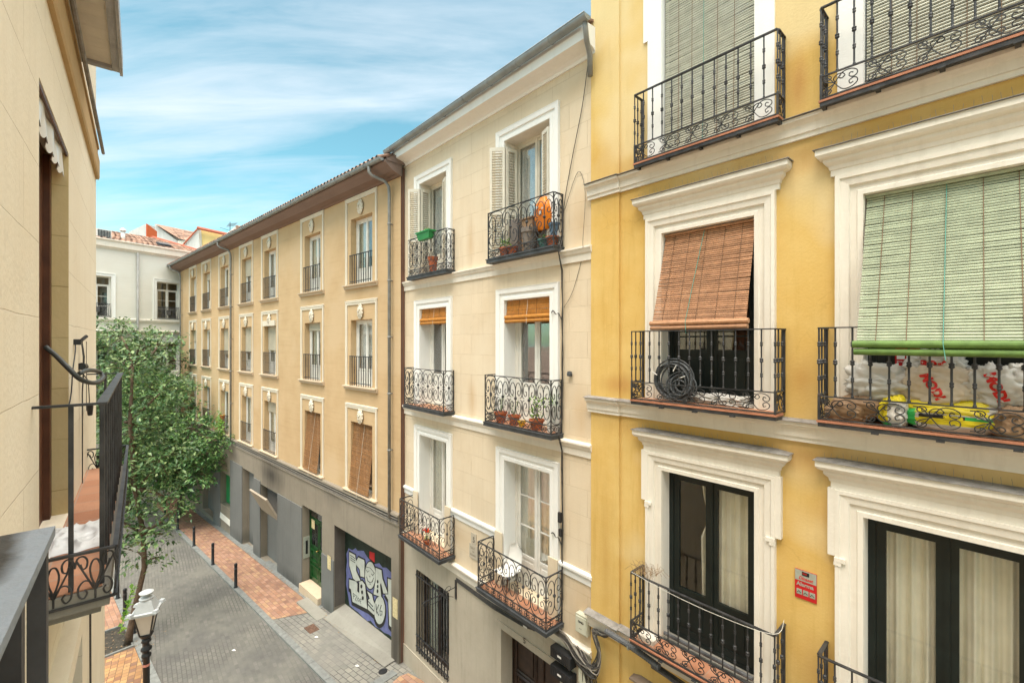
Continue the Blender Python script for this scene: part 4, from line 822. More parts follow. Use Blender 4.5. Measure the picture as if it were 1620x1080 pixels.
part('gutter', gutter_mb(-6.88, .24, -.43, 5.30, .085), ZINC, cb, smooth=False)
m = MB(); m.tube([(.16, -.40, 5.24), (.16, -.38, 5.1), (.12, -.3, 4.98), (.06, -.14, 4.85), (.05, -.12, 4.5)], .045, n=8); part('downpipe', m, PIPE, cb, smooth=True)
# doors and windows
casement(cb, -2.286, -.984, 1.72, 4.196, .29, WOODWC, panel=.5, name='balcony_door', curtain=(CURTW, full, .02), seed=21)
casement(cb, -5.736, -4.464, 1.72, 4.196, .29, WOODWC, panel=.5, name='balcony_door', curtain=(CURTW, full, .02), seed=22)
casement(cb, -2.286, -.984, -1.67, .856, .29, WOODW, panel=.68, fw=.10, lw=.07, name='balcony_door', curtain=(BRWOOD, [(0, .08, None), (.9, 1, None)], .01), seed=23)
casement(cb, -5.736, -4.464, -1.67, .856, .29, WOODW, panel=.68, fw=.10, lw=.07, name='balcony_door', seed=24)
casement(cb, -2.286, -.984, -5.11, -2.484, .29, WOODW, panel=.52, name='balcony_door', fw=.07, lw=.075, bars=(.33, .67), curtain=(CURT, full, .032), seed=25)
casement(cb, -5.736, -4.464, -5.11, -2.484, .29, WOODW, panel=.52, name='balcony_door', fw=.09, lw=.06, curtain=(CURT, full, .032), seed=26)
# louvred shutters
def shutter(p0, p1, z0, z1):
    """one louvred leaf between plan points p0 and p1"""
    d = Vector((p1[0]-p0[0], p1[1]-p0[1], 0)); L_ = d.length; d.normalize(); nn = Vector((-d.y, d.x, 0))
    f = MB()
    def bar(a, b_, za, zb, th=.018):
        q = [Vector((p0[0], p0[1], 0))+d*a-nn*th, Vector((p0[0], p0[1], 0))+d*b_-nn*th, Vector((p0[0], p0[1], 0))+d*b_+nn*th, Vector((p0[0], p0[1], 0))+d*a+nn*th]
        f.hexa([(v.x, v.y, za) for v in q], [(v.x, v.y, zb) for v in q])
    bar(0, .05, z0, z1); bar(L_-.05, L_, z0, z1)
    zs = [z0, z0+.09, (z0+z1)/2-.25, (z0+z1)/2-.17, z1-.08, z1]
    bar(.05, L_-.05, z0, z0+.09); bar(.05, L_-.05, z1-.08, z1); bar(.05, L_-.05, zs[2], zs[3])
    for za, zb in ((zs[1], zs[2]), (zs[3], zs[4])):
        z = za+.02
        while z < zb-.01:
            A = Vector((p0[0], p0[1], z))+d*.05; B = Vector((p0[0], p0[1], z))+d*(L_-.05)
            f.add([tuple(A-nn*.016-Vector((0, 0, .010))), tuple(B-nn*.016-Vector((0, 0, .010))), tuple(B+nn*.016+Vector((0, 0, .010))), tuple(A+nn*.016+Vector((0, 0, .010))),
                   tuple(A-nn*.016-Vector((0, 0, .004))), tuple(B-nn*.016-Vector((0, 0, .004))), tuple(B+nn*.016+Vector((0, 0, .02))), tuple(A+nn*.016+Vector((0, 0, .018)))],
                  [(0, 1, 2, 3), (4, 5, 6, 7), (0, 1, 5, 4), (2, 3, 7, 6)]); z += .056
    return f
for (a, b_) in (U1, U2):
    for p0, p1 in (((a+.03, -.03), (a-.21, -.24)), ((a+.05, -.01), (a+.09, .25)), ((b_-.03, -.02), (b_-.28, .07))):
        part('shutter', shutter(p0, p1, 1.74, 4.06), WOODWC, cb)
# white boards behind the middle floor railings
# balconies
ornate_balcony(cb, -5.95, -4.14, .24, 1.70, 2.69); ornate_balcony(cb, -2.54, -.67, .25, 1.71, 2.69)
ornate_balcony(cb, -6.04, -4.16, .30, -1.695, -.70); ornate_balcony(cb, -2.58, -.69, .30, -1.69, -.70)
ornate_balcony(cb, -6.06, -4.14, .43, -5.15, -4.175, 'clover'); ornate_balcony(cb, -2.64, -.68, .44, -5.15, -4.185, 'clover')
# barred ground floor window
m = MB(); a, b_, c_, d_ = -5.88, -4.33, -8.30, -6.12
n = 11
for k in range(n+1):
    x = a+.04+(b_-a-.08)*k/n; m.box(x-.011, x+.011, -.06, -.038, c_, d_-.02)
m.box(a, b_, -.065, -.05+.018, d_-.16, d_-.12); m.box(a, b_, -.062, -.034, c_+.42, c_+.45); m.box(a, b_, -.062, -.034, c_+.12, c_+.15)
gm = m
m = MB()
for k in range(n): x = a+.04+(b_-a-.08)*(k+.5)/n; mapped(gm, [spiral(x, c_+.29, .045, .045, 0, 1, 8), spiral(x, c_+.06, .035, .035, 0, 1, 8)], lambda s_, z: (s_, -.05, z), .006)
part('window_grille', gm, IRON, cb)
casement(cb, a+.004, b_-.004, c_+.004, d_-.004, .2, DKWOOD, name='window', curtain=(CURTG, [(.05, .3, None)], .02), seed=31)
# entrance door
a, b_, c_, d_ = -2.36, -.70, -9.0, -6.05
m = MB(); m.box(a+.004, b_-.004, .29, .33, c_, d_-.004)
for k in range(2):
    x0, x1 = a+.05+k*.8, a+.79+k*.8
    for z0, z1 in ((-6.95, -6.2), (-8.0, -7.1), (-8.8, -8.15)):
        m.arch(x0+.1, x1-.1, z0, z1, .29, [(0, .0), (0, .02), (.03, .035), (.06, .01), (.06, 0)], four=True); m.box(x0+.16, x1-.16, .27, .29, z0+.06, z1-.06)
part('front_door', m, DKWOOD, cb)
m = MB(); m.arch(a, b_, c_, d_, -.03, [(0, 0), (0, .02), (.14, .02), (.14, 0)]); part('door_surround', m, CREAMB, cb)
m = MB(); textmb(m, '5', .16, -1.68, -.056, -5.99, bold=.004); part('door_number', m, INKG, cb)
# party wall strip of bare brick between the tan and the cream house is part of the tan house
# ------------------------------------------------------------------ tan building
tb = thing('tan_building', 'long tan apartment house with carved heads above its windows and a grey street floor', 'building', FT, -12.6, 0, -9.5)
TC = [(-2.15, .65, .95), (-5.61, .65, .94), (-9.70, .65, .93), (-12.62, .65, .93), (-15.95, .64, .91), (-19.25, .64, .92), (-22.15, .60, .85)]
TR = [(1.78, 3.90, 4.57), (-1.42, .68, 1.28), (-4.74, -2.55, -2.0)]
holes = [(c-h, c+h, z0, z1, .20) for c, h, q in TC for z0, z1, zt in TR]
m = MB(); m.wall(-25.3, 0, -4.90, 4.85, 0, holes); m.shell(-25.3, -.003, -10.4, 4.85, .002, 8)
part('wall', m, TAN, tb)
m = MB(); m.quad((.0, .0, -9.4), (.0, .9, -9.4), (.0, .9, 4.85), (.0, .0, 4.85)); part('party_wall', m, BRICKS, tb)
# street floor
gh = [(-3.80, -.38, -9.20, -6.14, .40), (-6.31, -4.71, -9.3, -6.08, .26), (-10.59, -8.67, -9.42, -6.22, .30), (-12.97, -11.45, -9.55, -5.96, .32), (-16.4, -14.75, -8.45, -6.75, .35), (-19.8, -17.6, -9.6, -6.4, .3), (-24, -21.5, -9.9, -6.4, .3)]
m = MB(); m.wall(-25.3, 0, -10.6, -4.88, -.06, gh); m.quad((-25.3, -.06, -4.88), (0, -.06, -4.88), (0, 0, -4.88), (-25.3, 0, -4.88)); m.quad((0, -.06, -10.6), (0, .01, -10.6), (0, .01, -4.88), (0, -.06, -4.88)); m.quad((-25.3, -.06, -10.6), (-25.3, -.06, -4.88), (-25.3, 0, -4.88), (-25.3, 0, -10.6))
part('street_wall', m, BASE, tb)
m = MB()
for a, b_, zt in ((-8.66, -6.32, -6.18), (-4.70, -3.81, -7.35), (-11.44, -10.60, -6.1), (-14.74, -12.98, -5.9), (-17.59, -16.41, -6.1)): m.box(a, b_, -.09, -.061, -10.4, zt)
part('painted_pier', m, BASEG, tb)
m = MB()
for a, b_, c_, d_, dp in gh[2:4]+gh[5:]: m.box(a+.001, b_-.001, dp-.06-.03, dp-.05, c_-.6, d_-.001)
part('blind_bay', m, BASEG, tb)
m = MB(); rs = random.Random(5)
for k, zt in enumerate((-4.92, -4.955, -4.99, -5.03, -5.07)):
    u = -25.2; pts = []
    while u < -.02: pts.append((u, -.075-.012*(k % 2), zt+rs.uniform(-.012, .012))); u += rs.uniform(.5, 1.1)
    pts.append((-.02, -.08, zt)); m.mi = 1 if k in (1, 3, 4) else 0; m.tube(pts, .011+.004*(k % 3), n=5)
part('cable_run', m, [CABLE, CABLEW], tb)
m = MB(); m.string(-25.3, 0, -.06, [(0, -5.14), (.03, -5.14), (.035, -5.10), (0, -5.09)]); m.string(-25.3, 0, -.0, [(0.06, -4.88), (.11, -4.88), (.10, -4.82), (0, -4.80)]); part('belt_moulding', m, BASE, tb)
# garage shutter with graffiti
m = MB(); a, b_, c_, d_ = -3.80, -.38, -8.97, -6.14; x = a
while x < b_: m.box(x+.004, min(x+.075, b_)-.0, .325, .345, c_, d_); m.box(x, x+.006, .33, .35, c_, d_); x += .08
gs = part('garage_shutter', m, SHUTG, tb)
def flat(pl, v): return [(u, v, z) for u, z in pl]
m = MB(); m.poly(flat(G_LIL, .320)); part('lilac_splash', m, LILAC, gs)
m = MB()
for k, pl in enumerate(G_BLACK): m.poly(flat(pl, .3155-.0004*k))
part('black_letter_edge', m, INKB, gs)
m = MB()
for k, pl in enumerate(G_WHITE): m.poly(flat(pl, .3075))
part('silver_letters', m, SPRAYW, gs)
m = MB()
for k, pl in enumerate(G_DOTS): m.poly(flat(pl, .3055))
for pl, w in G_LINES: m.tube([(u, .306, z) for u, z in pl], w*.75, n=4)
part('spray_lines', m, INKB, gs, kind='stuff')
m = MB(); m.poly(flat(G_STICK, .318)); part('red_sticker', m, RED, gs)
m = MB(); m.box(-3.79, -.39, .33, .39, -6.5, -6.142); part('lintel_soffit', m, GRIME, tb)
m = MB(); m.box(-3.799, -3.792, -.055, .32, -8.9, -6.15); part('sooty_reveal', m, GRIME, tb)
# green door
a, b_, c_, d_ = -6.31, -4.71, -8.93, -6.08
m = MB(); m.box(a+.004, b_-.004, .23, .25, c_, d_-.004); m.arch(a+.03, b_-.03, c_, d_-.5, .23, [(-.06, 0), (-.06, .03), (.0, .03), (.0, 0)])
mid = (a+b_)/2
for k in range(2):
    x0, x1 = (a+.11, mid-.03) if k == 0 else (mid+.03, b_-.11)
    m.arch(x0, x1, c_+.12, c_+.62, .23, [(-.07, 0), (-.07, .03), (0, .03), (0, 0)], four=True); m.arch(x0, x1, c_+.72, c_+1.2, .23, [(-.07, 0), (-.07, .03), (0, .03), (0, 0)], four=True); m.arch(x0, x1, c_+1.3, d_-.58, .23, [(-.06, 0), (-.06, .03), (0, .03), (0, 0)], four=True)
gd = part('front_door', m, GREEND, tb)
m = MB()
for k in range(2):
    x0, x1 = (a+.17, mid-.09) if k == 0 else (mid+.09, b_-.17)
    m.box(x0, x1, .222, .229, c_+1.36, d_-.64)
m.box(a+.05, b_-.05, .222, .229, d_-.46, d_-.05); part('pane', m, GLASSD, gd)
m = MB()
for k in range(2):
    x0, x1 = (a+.17, mid-.09) if k == 0 else (mid+.09, b_-.17)
    for q in range(4): xx = x0+(x1-x0)*(q+.5)/4; m.tube([(xx, .2, c_+1.36), (xx, .2, d_-.64)], .008, n=4); mapped(m, [spiral(xx, c_+1.6, .05, .05, 0, 1, 8), spiral(xx, c_+.95, .04, .04, 0, 1, 8)], lambda s_, z: (s_, .2, z), .006)
part('door_grille', m, IRON, gd)
m = MB(); m.lathe((mid-.12, .17, c_+1.22), [(.0, 0), (.025, .01), (.028, .03), (0, .05)], n=8); m.box(mid-.14, mid-.10, .18, .23, c_+1.23, c_+1.26); part('knob', m, BRASS, gd)
m = MB(); m.box(a+.2, a+.46, .19, .194, -6.95, -6.62); part('door_notice', m, PAPER, gd)
m = MB(); m.box(-6.28, -4.75, -.20, .225, zg(-5.5)-.3, -8.94); part('doorstep', m, TANSILL, tb)
m = MB(); m.box(-5.5, -3.9, -.60, -.21, zg(-5.2)-.3, zg(-4.6)+.035); part('stone_slab', m, CONC, tb)
m = MB(); m.box(-6.308, -6.29, -.03, .20, -8.1, -7.3); it = part('intercom', m, SILVER, tb); m = MB(); m.box(-6.289, -6.284, .05, .13, -7.95, -7.45); part('intercom_panel', m, INKB, it)
m = MB(); m.box(-4.22, -3.98, -.098, -.092, -7.72, -7.26); part('poster', m, PAPER, tb)
m = MB(); m.box(-.30, -.06, -.068, -.062, -7.75, -7.20); part('poster', m, PAPER, tb)
# folded out panel of the second bay and sloping sill under the green sign
m = MB(); m.hexa([(-10.6, -.02, -7.35), (-8.67, -.02, -7.35), (-8.67, .06, -7.35), (-10.6, .06, -7.35)], [(-10.6, -.52, -6.36), (-8.67, -.52, -6.36), (-8.67, -.45, -6.33), (-10.6, -.45, -6.33)]); part('tilted_panel', m, plaster('panel_beige', (.42, .36, .28), (.3, .25, .2), amt=.5), tb)
m = MB(); m.hexa([(-16.4, -.10, -9.2), (-14.75, -.10, -9.2), (-14.75, .24, -9.2), (-16.4, .24, -9.2)], [(-16.4, -.075, -8.95), (-14.75, -.075, -8.95), (-14.75, .25, -8.46), (-16.4, .25, -8.46)]); part('sloping_sill', m, OFFW, tb)
m = MB(); m.box(-16.39, -14.76, .2, .23, -8.44, -6.76); sg = part('shop_sign', m, SIGNG, tb)
m = MB()
for k, r_ in enumerate((.16, .2, .14)): m.poly([(-15.1+r_*.8*math.cos(t*.52), .196, -7.3-.34*k+r_*math.sin(t*.52)) for t in range(12)])
for z in (-6.95, -8.2): m.box(-15.6, -14.8, .192, .196, z, z+.035)
part('sign_shapes', m, PLASTW, sg)
# eaves
m = MB(); m.string(-26.3, .06, 0, [(0, 4.60), (.05, 4.60), (.10, 4.63), (.16, 4.64), (.30, 4.68), (.46, 4.80), (.52, 4.86), (.52, 4.93), (0, 4.95)]); part('eave', m, EAVE, tb)
part('gutter', gutter_mb(-26.7, .0, -.60, 4.95, .075), ZINC, tb)
m = MB(); rz = lambda v: 5.0+(v+.58)*.42
n = int(26.0/.22)
for k in range(n):
    u = -25.9+k*.22
    for (rad, uu, sgn) in ((.075, u, 1), (.06, u+.11, -1)):
        rr_ = []
        for v in (-.66 if sgn > 0 else -.60, 8.0):
            rr_.append([(uu+rad*math.cos(math.pi*q/5), v, rz(v)+sgn*rad*math.sin(math.pi*q/5)) for q in range(6)]+[(uu+(rad-.014)*math.cos(math.pi-math.pi*q/5), v, rz(v)+sgn*(rad-.014)*math.sin(math.pi-math.pi*q/5)) for q in range(6)])
        m.loft(rr_)
rf = part('roof', m, ROOFT, tb)
m = MB(); m.quad((-25.8, -.55, rz(-.55)-.05), (.1, -.55, rz(-.55)-.05), (.1, 8, rz(8)-.05), (-25.8, 8, rz(8)-.05)); m.quad((.08, -.5, 4.9), (.08, 1.5, 4.9), (.08, 1.5, rz(1.5)-.05), (.08, -.5, rz(-.5)-.05)); part('roof_boards', m, EAVE, tb)
def pipe_mb(u, z0, z1, gv=-.60, gz=4.88, r=.045):
    b = MB(); b.tube([(u-.25, gv, gz+.02), (u-.25, gv, gz-.15), (u-.22, gv+.06, gz-.24), (u-.06, -.22, gz-.36), (u, -.13, gz-.5), (u, -.11, gz-.7), (u, -.11, z0)], r, n=8)
    z = z1-1.2
    while z > z0+.5: b.tube([(u, -.11, z), (u, -.11, z+.05)], r+.013, n=8); b.box(u-.012, u+.012, -.11, 0, z+.01, z+.04); z -= 1.6
    return b
for u in (-24.85, -14.55, -.40): part('downpipe', pipe_mb(u, -5.0 if u > -24 else -9.9, 4.5), PIPE, tb, smooth=True)
# windows with surround, carved head and balconet
def carved_head(u, z, s=1):
    b = MB(); n = 14; rings = []
    for i in range(7):
        t = i/6; r = math.cos(t*math.pi/2)**.6; h = .07*math.sin(t*math.pi/2)
        rings.append([(u+s*(.15+.012*math.sin(5*q*6.28/n))*r*math.cos(q*6.28/n), -.018-h, z+s*.21*r*math.sin(q*6.28/n)*(1 if math.sin(q*6.28/n) > 0 else 1.05)) for q in range(n)])
    b.loft(rings)
    for dx in (-.055, .055): b.tube([(u+dx-.025, -.085, z+.05), (u+dx, -.1, z+.06), (u+dx+.025, -.085, z+.05)], .014, n=5)
    b.tube([(u, -.09, z+.04), (u, -.115, z-.03)], [.012, .024], n=6); b.tube([(u-.045, -.085, z-.085), (u, -.1, z-.075), (u+.045, -.085, z-.085)], .014, n=5)
    for k in range(11):   # curls of mane and beard
        a_ = k/11*6.28; b.tube([(u+s*.13*math.cos(a_), -.03, z+s*.18*math.sin(a_)), (u+s*.165*math.cos(a_+.25), -.045, z+s*.235*math.sin(a_+.25)), (u+s*.14*math.cos(a_+.5), -.04, z+s*.215*math.sin(a_+.5))], .02, n=5)
    return b
rs = random.Random(12)
for i, (c, h, q) in enumerate(TC):
    for j, (z0, z1, zt) in enumerate(TR):
        a, b_ = c-h, c+h
        blind = j == 2 and i < 2
        cur = None
        if not blind: cur = (rs.choice([CURT, CURTG, CURTW]), [(0, .45, None), (.6, 1, None)] if rs.random() < .5 else full, .02)
        if blind: wm_ = casement(tb, a+.004, b_-.004, z0+.004, z1-.004, .19, WOODW, name='window', seed=i*3+j)
        else: wm_ = casement(tb, a+.004, b_-.004, z0+.004, z1-.004, .19, WOODW, fw=.07, panel=.45 if j < 2 else .3, name='window', curtain=cur, seed=i*3+j)
        m = MB(); m.arch(c-q+.10, c+q-.10, z0+.001, zt-.12, 0, [(0, -.001), (0, .028), (.06, .028), (.07, .04), (.10, .04), (.10, 0)]); m.hood(c-q+.02, c+q-.02, 0, [(0, zt-.03), (.035, zt-.03), (.045, zt+.01), (0, zt+.03)])
        part('surround', m, TANTRIM, wm_)
        m = MB(); m.string(c-q-.04, c+q+.04, 0, [(0, z0-.11), (.06, z0-.11), (.07, z0-.03), (.13, z0-.02), (.13, z0+.015), (-.18, z0+.03)]); part('sill', m, TANSILL, wm_)
        part('carved_head', carved_head(c, (z1+zt)/2-.05, .98), TANTRIM, wm_, smooth=True)
        if not blind:
            m = MB(); w = .014; zr = z0+.95; aa, bb = a+.02, b_-.02
            m.box(aa-.03, bb+.03, -.055, -.025, zr-.012, zr+.012); m.box(aa, bb, -.05, -.03, z0+.10, z0+.12); m.box(aa-.03, aa-.015, -.05, .01, zr-.01, zr+.01); m.box(bb+.015, bb+.03, -.05, .01, zr-.01, zr+.01)
            nb = 9
            for k in range(nb+1):
                x = aa+(bb-aa)*k/nb; m.box(x-.009, x+.009, -.049, -.031, z0+.02, zr-.012)
                if k in (2, 4, 6, 8): m.lathe((x, -.04, z0+.5), [(.01, 0), (.02, .02), (.01, .04)], n=6)
            part('railing', m, IRON, wm_)
        sh = {(3, 1): .55, (4, 1): .62, (2, 1): .5, (3, 0): .38, (6, 1): .3, (5, 0): .18, (1, 1): .12, (2, 2): .2}.get((i, j))
        if sh:
            m = MB(); zz_ = z1; lim = z1-(z1-z0)*sh
            while zz_ > lim: m.box(a+.02, b_-.02, .155, .168, zz_-.046, zz_-.002); zz_ -= .048
            part('roller_shutter', m, SHUTB, wm_)
        if (i, j) == (2, 1):
            m = MB(); m.box(a-.05, b_+.02, -.06, .1, z1-.02, z1+.20); part('shutter_box', m, TANTRIM, wm_)
for i, lab in ((0, 'dark tan slat blind closing the first floor window beside the drainpipe and cream house'), (1, 'dark tan slat blind closing the first floor window above the green door')):
    c, h, q = TC[i]; z0, z1, zt = TR[2]
    slat_blind('roller_blind', lab, 'blind', FT, (.10, z1-.02), (-.10, z0+.06), c-h+.03, c+h-.03, c-h+.02+.02*i, c+h-.04, WICKT, pitch=.026, tapes=(), cord=(.55, .5, .47, CORDW), warp=.02)

# ------------------------------------------------------------------ near building on the left with our own and the next balcony
lb = thing('near_building', 'cream ashlar house wall close by on the left with two iron balconies', 'building', FL, 3, 0, -9)
m = MB(); m.wall(-4, 8.25, -2.2, 6.2, 0, [(3.82, 5.25, -1.43, 1.56, .16)]); part('wall', m, LEFTW, lb)
m = MB(); m.wall(-4, 7.95, -9.8, -2.2, -.10, [(3.9, 5.0, -4.6, -2.35, .25)]); m.quad((-4, -.10, -2.2), (7.95, -.10, -2.2), (7.95, 0, -2.2), (-4, 0, -2.2)); m.quad((7.95, -.1, -9.8), (7.95, 6, -9.8), (7.95, 6, -2.2), (7.95, -.1, -2.2))
m.quad((8.25, 0, -2.2), (8.25, 6, -2.2), (8.25, 6, 6.2), (8.25, 0, 6.2)); m.quad((-4, 6, -9.8), (-4, 6, 6.2), (8.25, 6, 6.2), (8.25, 6, -9.8)); m.quad((-4, 0, 6.2), (8.25, 0, 6.2), (8.25, 6, 6.2), (-4, 6, 6.2)); m.quad((-4, 0, -9.8), (-4, 0, 6.2), (-4, 6, 6.2), (-4, 6, -9.8))
m.quad((7.95, 0, -2.2), (8.25, 0, -2.2), (8.25, 6, -2.2), (7.95, 6, -2.2))
part('lower_wall', m, LEFTW, lb)
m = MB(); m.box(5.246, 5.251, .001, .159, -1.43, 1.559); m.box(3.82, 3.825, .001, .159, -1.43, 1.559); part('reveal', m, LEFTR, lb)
m = MB(); m.box(3.83, 5.24, .14, .19, -1.43, 1.55); m.box(3.83, 3.93, .10, .14, -1.43, 1.5); m.box(5.15, 5.24, .10, .14, -1.43, 1.5); m.box(3.83, 5.24, .005, .02, 1.535, 1.556); part('door_frame', m, BRWOOD, lb)
m = MB(); n = 15; x = 3.84; pts = []
ring_t, ring_b = [], []
for k in range(n*6+1):
    s_ = k/(n*6); sc_ = abs(math.sin(s_*n*math.pi)); u = 3.84+1.38*s_
    ring_t.append((u, .03+.008*math.sin(s_*20), 1.535)); ring_b.append((u, .035+.015*math.sin(s_*31), 1.37-.03*sc_+.01*math.sin(s_*9)))
m.loft([ring_t, ring_b, [(a_, b2+.004, c_) for a_, b2, c_ in ring_b], [(a_, b2+.004, c_) for a_, b2, c_ in ring_t]], closed=False)
solo('awning_valance', m, PLASTW, 'white scalloped awning fringe rolled up at the head of the near balcony door', 'awning', FL, 3.84, .03, 1.5)
m = MB(); m.string(-4, 8.19, 0, [(0, 2.17), (.03, 2.17), (.04, 2.2), (.04, 2.42), (0, 2.44)]); m.string(-4, 8.22, 0, [(0, 2.44), (.02, 2.44), (.02, 2.58), (.035, 2.58), (.035, 2.62), (0, 2.64)]); part('string_course', m, plaster('ochre_band', (.50, .35, .18), (.42, .29, .14), amt=.5), lb)
m = MB(); m.tube([(-2, -.06, 2.57), (8.3, -.07, 2.57)], .018, n=6); part('lead_edge', m, LEAD, lb)
# balcony above, seen from below: iron frame with pale boards
m = MB(); z = 2.70
m.box(-1, 6.0, -.05, -.01, z, z+.05); m.box(-1, 6.0, -.30, -.245, z, z+.05)
for u in (1.2, 2.0, 2.8, 3.6, 4.75, 5.95): m.box(u-.03, u+.03, -.245, -.05, z-.012, z+.05)
m.box(-1, 6.02, -.325, -.302, z-.02, z+.16); m.box(-1, 6.0, -.31, -.29, z+.2, z+.22); ub = part('upper_balcony', m, FRAMEG, lb)
m = MB(); u = -1
for k in range(40):
    m.box(u, u+.172, -.25, -.04, z+.02, z+.045); u += .175
    if u > 5.9: break
part('floor_boards', m, WOODWC, ub)
# neighbour's balcony: floral lower panel set outside plain square bars
BU0, BU1, BO, BZ, BR = 3.56, 6.92, .32, -1.43, -.365
m = MB(); m.box(BU0, BU1, -BO, -.001, BZ-.12, BZ-.012); m.box(BU0+.05, BU1-.05, -BO+.04, -.001, BZ-.17, BZ-.121)
nb_ = part('balcony', m, plaster('stained_slab', (.22, .21, .18), (.11, .105, .095), amt=.7, dirt=(.2, .19, .16)), lb)
m = MB(); m.box(BU0+.02, BU1-.02, -BO+.03, .14, BZ-.01, BZ-.002); part('floor_tiles', m, TILEF, nb_)
m = MB(); o1 = .285
m.box(BU0+.03, BU1-.03, -o1-.025, -o1+.025, BR-.008, BR+.006)
for u in (BU0+.035, BU1-.035): m.box(u-.015, u+.015, -o1+.025, -.0, BR-.008, BR+.006)
for k in range(12):
    u = BU0+.045+(BU1-BU0-.09)*k/11; m.box(u-.011, u+.011, -o1-.011, -o1+.011, BZ, BR-.008)
for u in (BU0+.035, BU1-.035): m.box(u-.011, u+.011, -.165, -.143, BZ, BR-.008)
part('railing', m, IRON, nb_)
def fleur(x, p, z0, h):
    def q(pts): return [(x+a*p, z0+c*h) for a, c in pts]
    loop = q(crom([(0, .28), (-.10, .48), (-.13, .66), (-.07, .80), (0, .83), (.07, .80), (.13, .66), (.10, .48), (0, .28)], 3))
    stem = q([(0, .04), (0, .3)]); vee = q([(.02, .22), (.46, .86)])
    top = q(crom([(.5, .72), (.44, .9), (.3, .93), (.2, .84), (.22, .70), (.32, .68), (.36, .78)], 3))
    low = q(crom([(.02, .22), (.14, .40), (.3, .42), (.42, .3), (.40, .14), (.28, .08), (.2, .18), (.27, .25)], 3))
    return [loop, stem, vee, mirror(vee, x=x), top, mirror(top, x=x), low, mirror(low, x=x)]
m = MB(); pz0, pz1 = -1.50, -1.215
for z_, t_ in ((pz1, .012), (pz0, .010)):
    m.box(BU0, BU1, -.345-t_, -.345+t_, z_-.007, z_+.007)
    for u in (BU0, BU1): m.box(u-t_, u+t_, -.345, 0, z_-.007, z_+.007)
nfl = 19; p = (BU1-BU0)/nfl
for k in range(nfl): mapped(m, fleur((k+.5)*p, p, pz0, pz1-pz0), lambda s_, z: (BU0+s_, -.345, z), .0045)
for u in (BU0, BU1): 
    for k in range(2): mapped(m, fleur((k+.5)*.1725, .1725, pz0, pz1-pz0), lambda s_, z, u=u: (u, -.345+s_, z), .0048, n=6)
part('floral_panel', m, IRON, nb_)
# our own balcony
m = MB(); m.box(-2.2, .69, -.40, -.001, -1.40, -1.28); ob = part('balcony', m, SLABD, lb)
m = MB(); zr = -.2; m.box(-2.2, .692, -.389, -.318, zr-.010, zr); m.box(.615, .692, -.317, -.0, zr-.010, zr-.0005); part('handrail', m, HANDR, ob)
m = MB()
for k in range(20): u = .665-.125*k; m.box(u-.007, u+.007, -.386, -.372, -1.28, zr-.010)
m.box(.65, .67, -.14, -.12, -1.28, zr-.010)
part('railing', m, IRON, ob)
m = MB(); m.box(2.2, 2.75, -.17, -.001, -1.62, -1.56); m.hexa([(2.2, -.03, -1.95), (2.75, -.03, -1.95), (2.75, -.001, -1.95), (2.2, -.001, -1.95)], [(2.2, -.16, -1.62), (2.75, -.16, -1.62), (2.75, -.001, -1.62), (2.2, -.001, -1.62)]); part('corbel', m, TRIM, lb)

# ------------------------------------------------------------------ off-white building closing the street
wb = thing('white_building', 'off-white building closing the far end of the street behind the trees', 'building', FW, -2.4, 0, -10.3)
cols = [-8.1, -4.33, -.72, 2.9]
holes = [(c-.65, c+.65, z0, z1, .18) for c in cols for z0, z1 in ((1.42, 3.86), (-2.0, -.05), (-5.3, -2.9), (-9.6, -6.4))]
m = MB(); m.wall(-13, 7, -10.6, 5.95, 0, holes); m.shell(-13, 7, -10.6, 5.95, .001, 9); part('wall', m, OFFW, wb)
m = MB(); m.string(-13, 7, 0, [(0, 5.50), (.04, 5.50), (.06, 5.58), (.14, 5.64), (.14, 5.98), (.2, 6.02), (.2, 6.08), (0, 6.12)]); m.string(-13, 7, 0, [(0, 1.22), (.08, 1.24), (.10, 1.36), (0, 1.40)]); m.string(-13, 7, 0, [(0, .46), (.05, .48), (.2, .60), (.2, .66), (0, .70)]); m.string(-13, 7, 0, [(0, -2.5), (.12, -2.45), (.16, -2.3), (0, -2.2)])
part('cornice', m, TRIM, wb)
for c in cols:
    for k, (z0, z1) in enumerate(((1.42, 3.86), (-2.0, -.05), (-5.3, -2.9))):
        wm_ = casement(wb, c-.646, c+.646, z0, z1-.004, .16, WOODW, fw=.06, lw=.07, bars=(.33, .66), transom=.42, glass=GLASSD, name='window')
        m = MB(); m.arch(c-.65, c+.65, z0, z1, 0, [(0, -.001), (0, .03), (.14, .03), (.15, .05), (.2, .05), (.2, 0)]); part('surround', m, TRIMW, wm_)
        if k == 0:
            m = MB(); zz_ = z0+.82
            m.box(c-.62, c+.62, -.06, -.03, zz_-.012, zz_+.012); m.box(c-.62, c+.62, -.055, -.035, z0+.05, z0+.075)
            for q in range(2):
                x0 = c-.62+q*.62
                for e in range(13): t_ = e/12; mapped(m, [[(x0+.62*t_, z0+.06), (x0+.62*(1-t_ if e % 2 else t_*.8+.1), zz_)]], lambda s_, z: (s_, -.045, z), .011)
            m.box(c-.12, c+.12, -.065, -.05, z0+.3, z0+.62); part('railing', m, IRONG, wm_)
m = MB(); m.tube([(-2.41, -.10, 5.5), (-2.41, -.10, -10)], .06, n=8); part('downpipe', m, PIPE, wb, smooth=True)
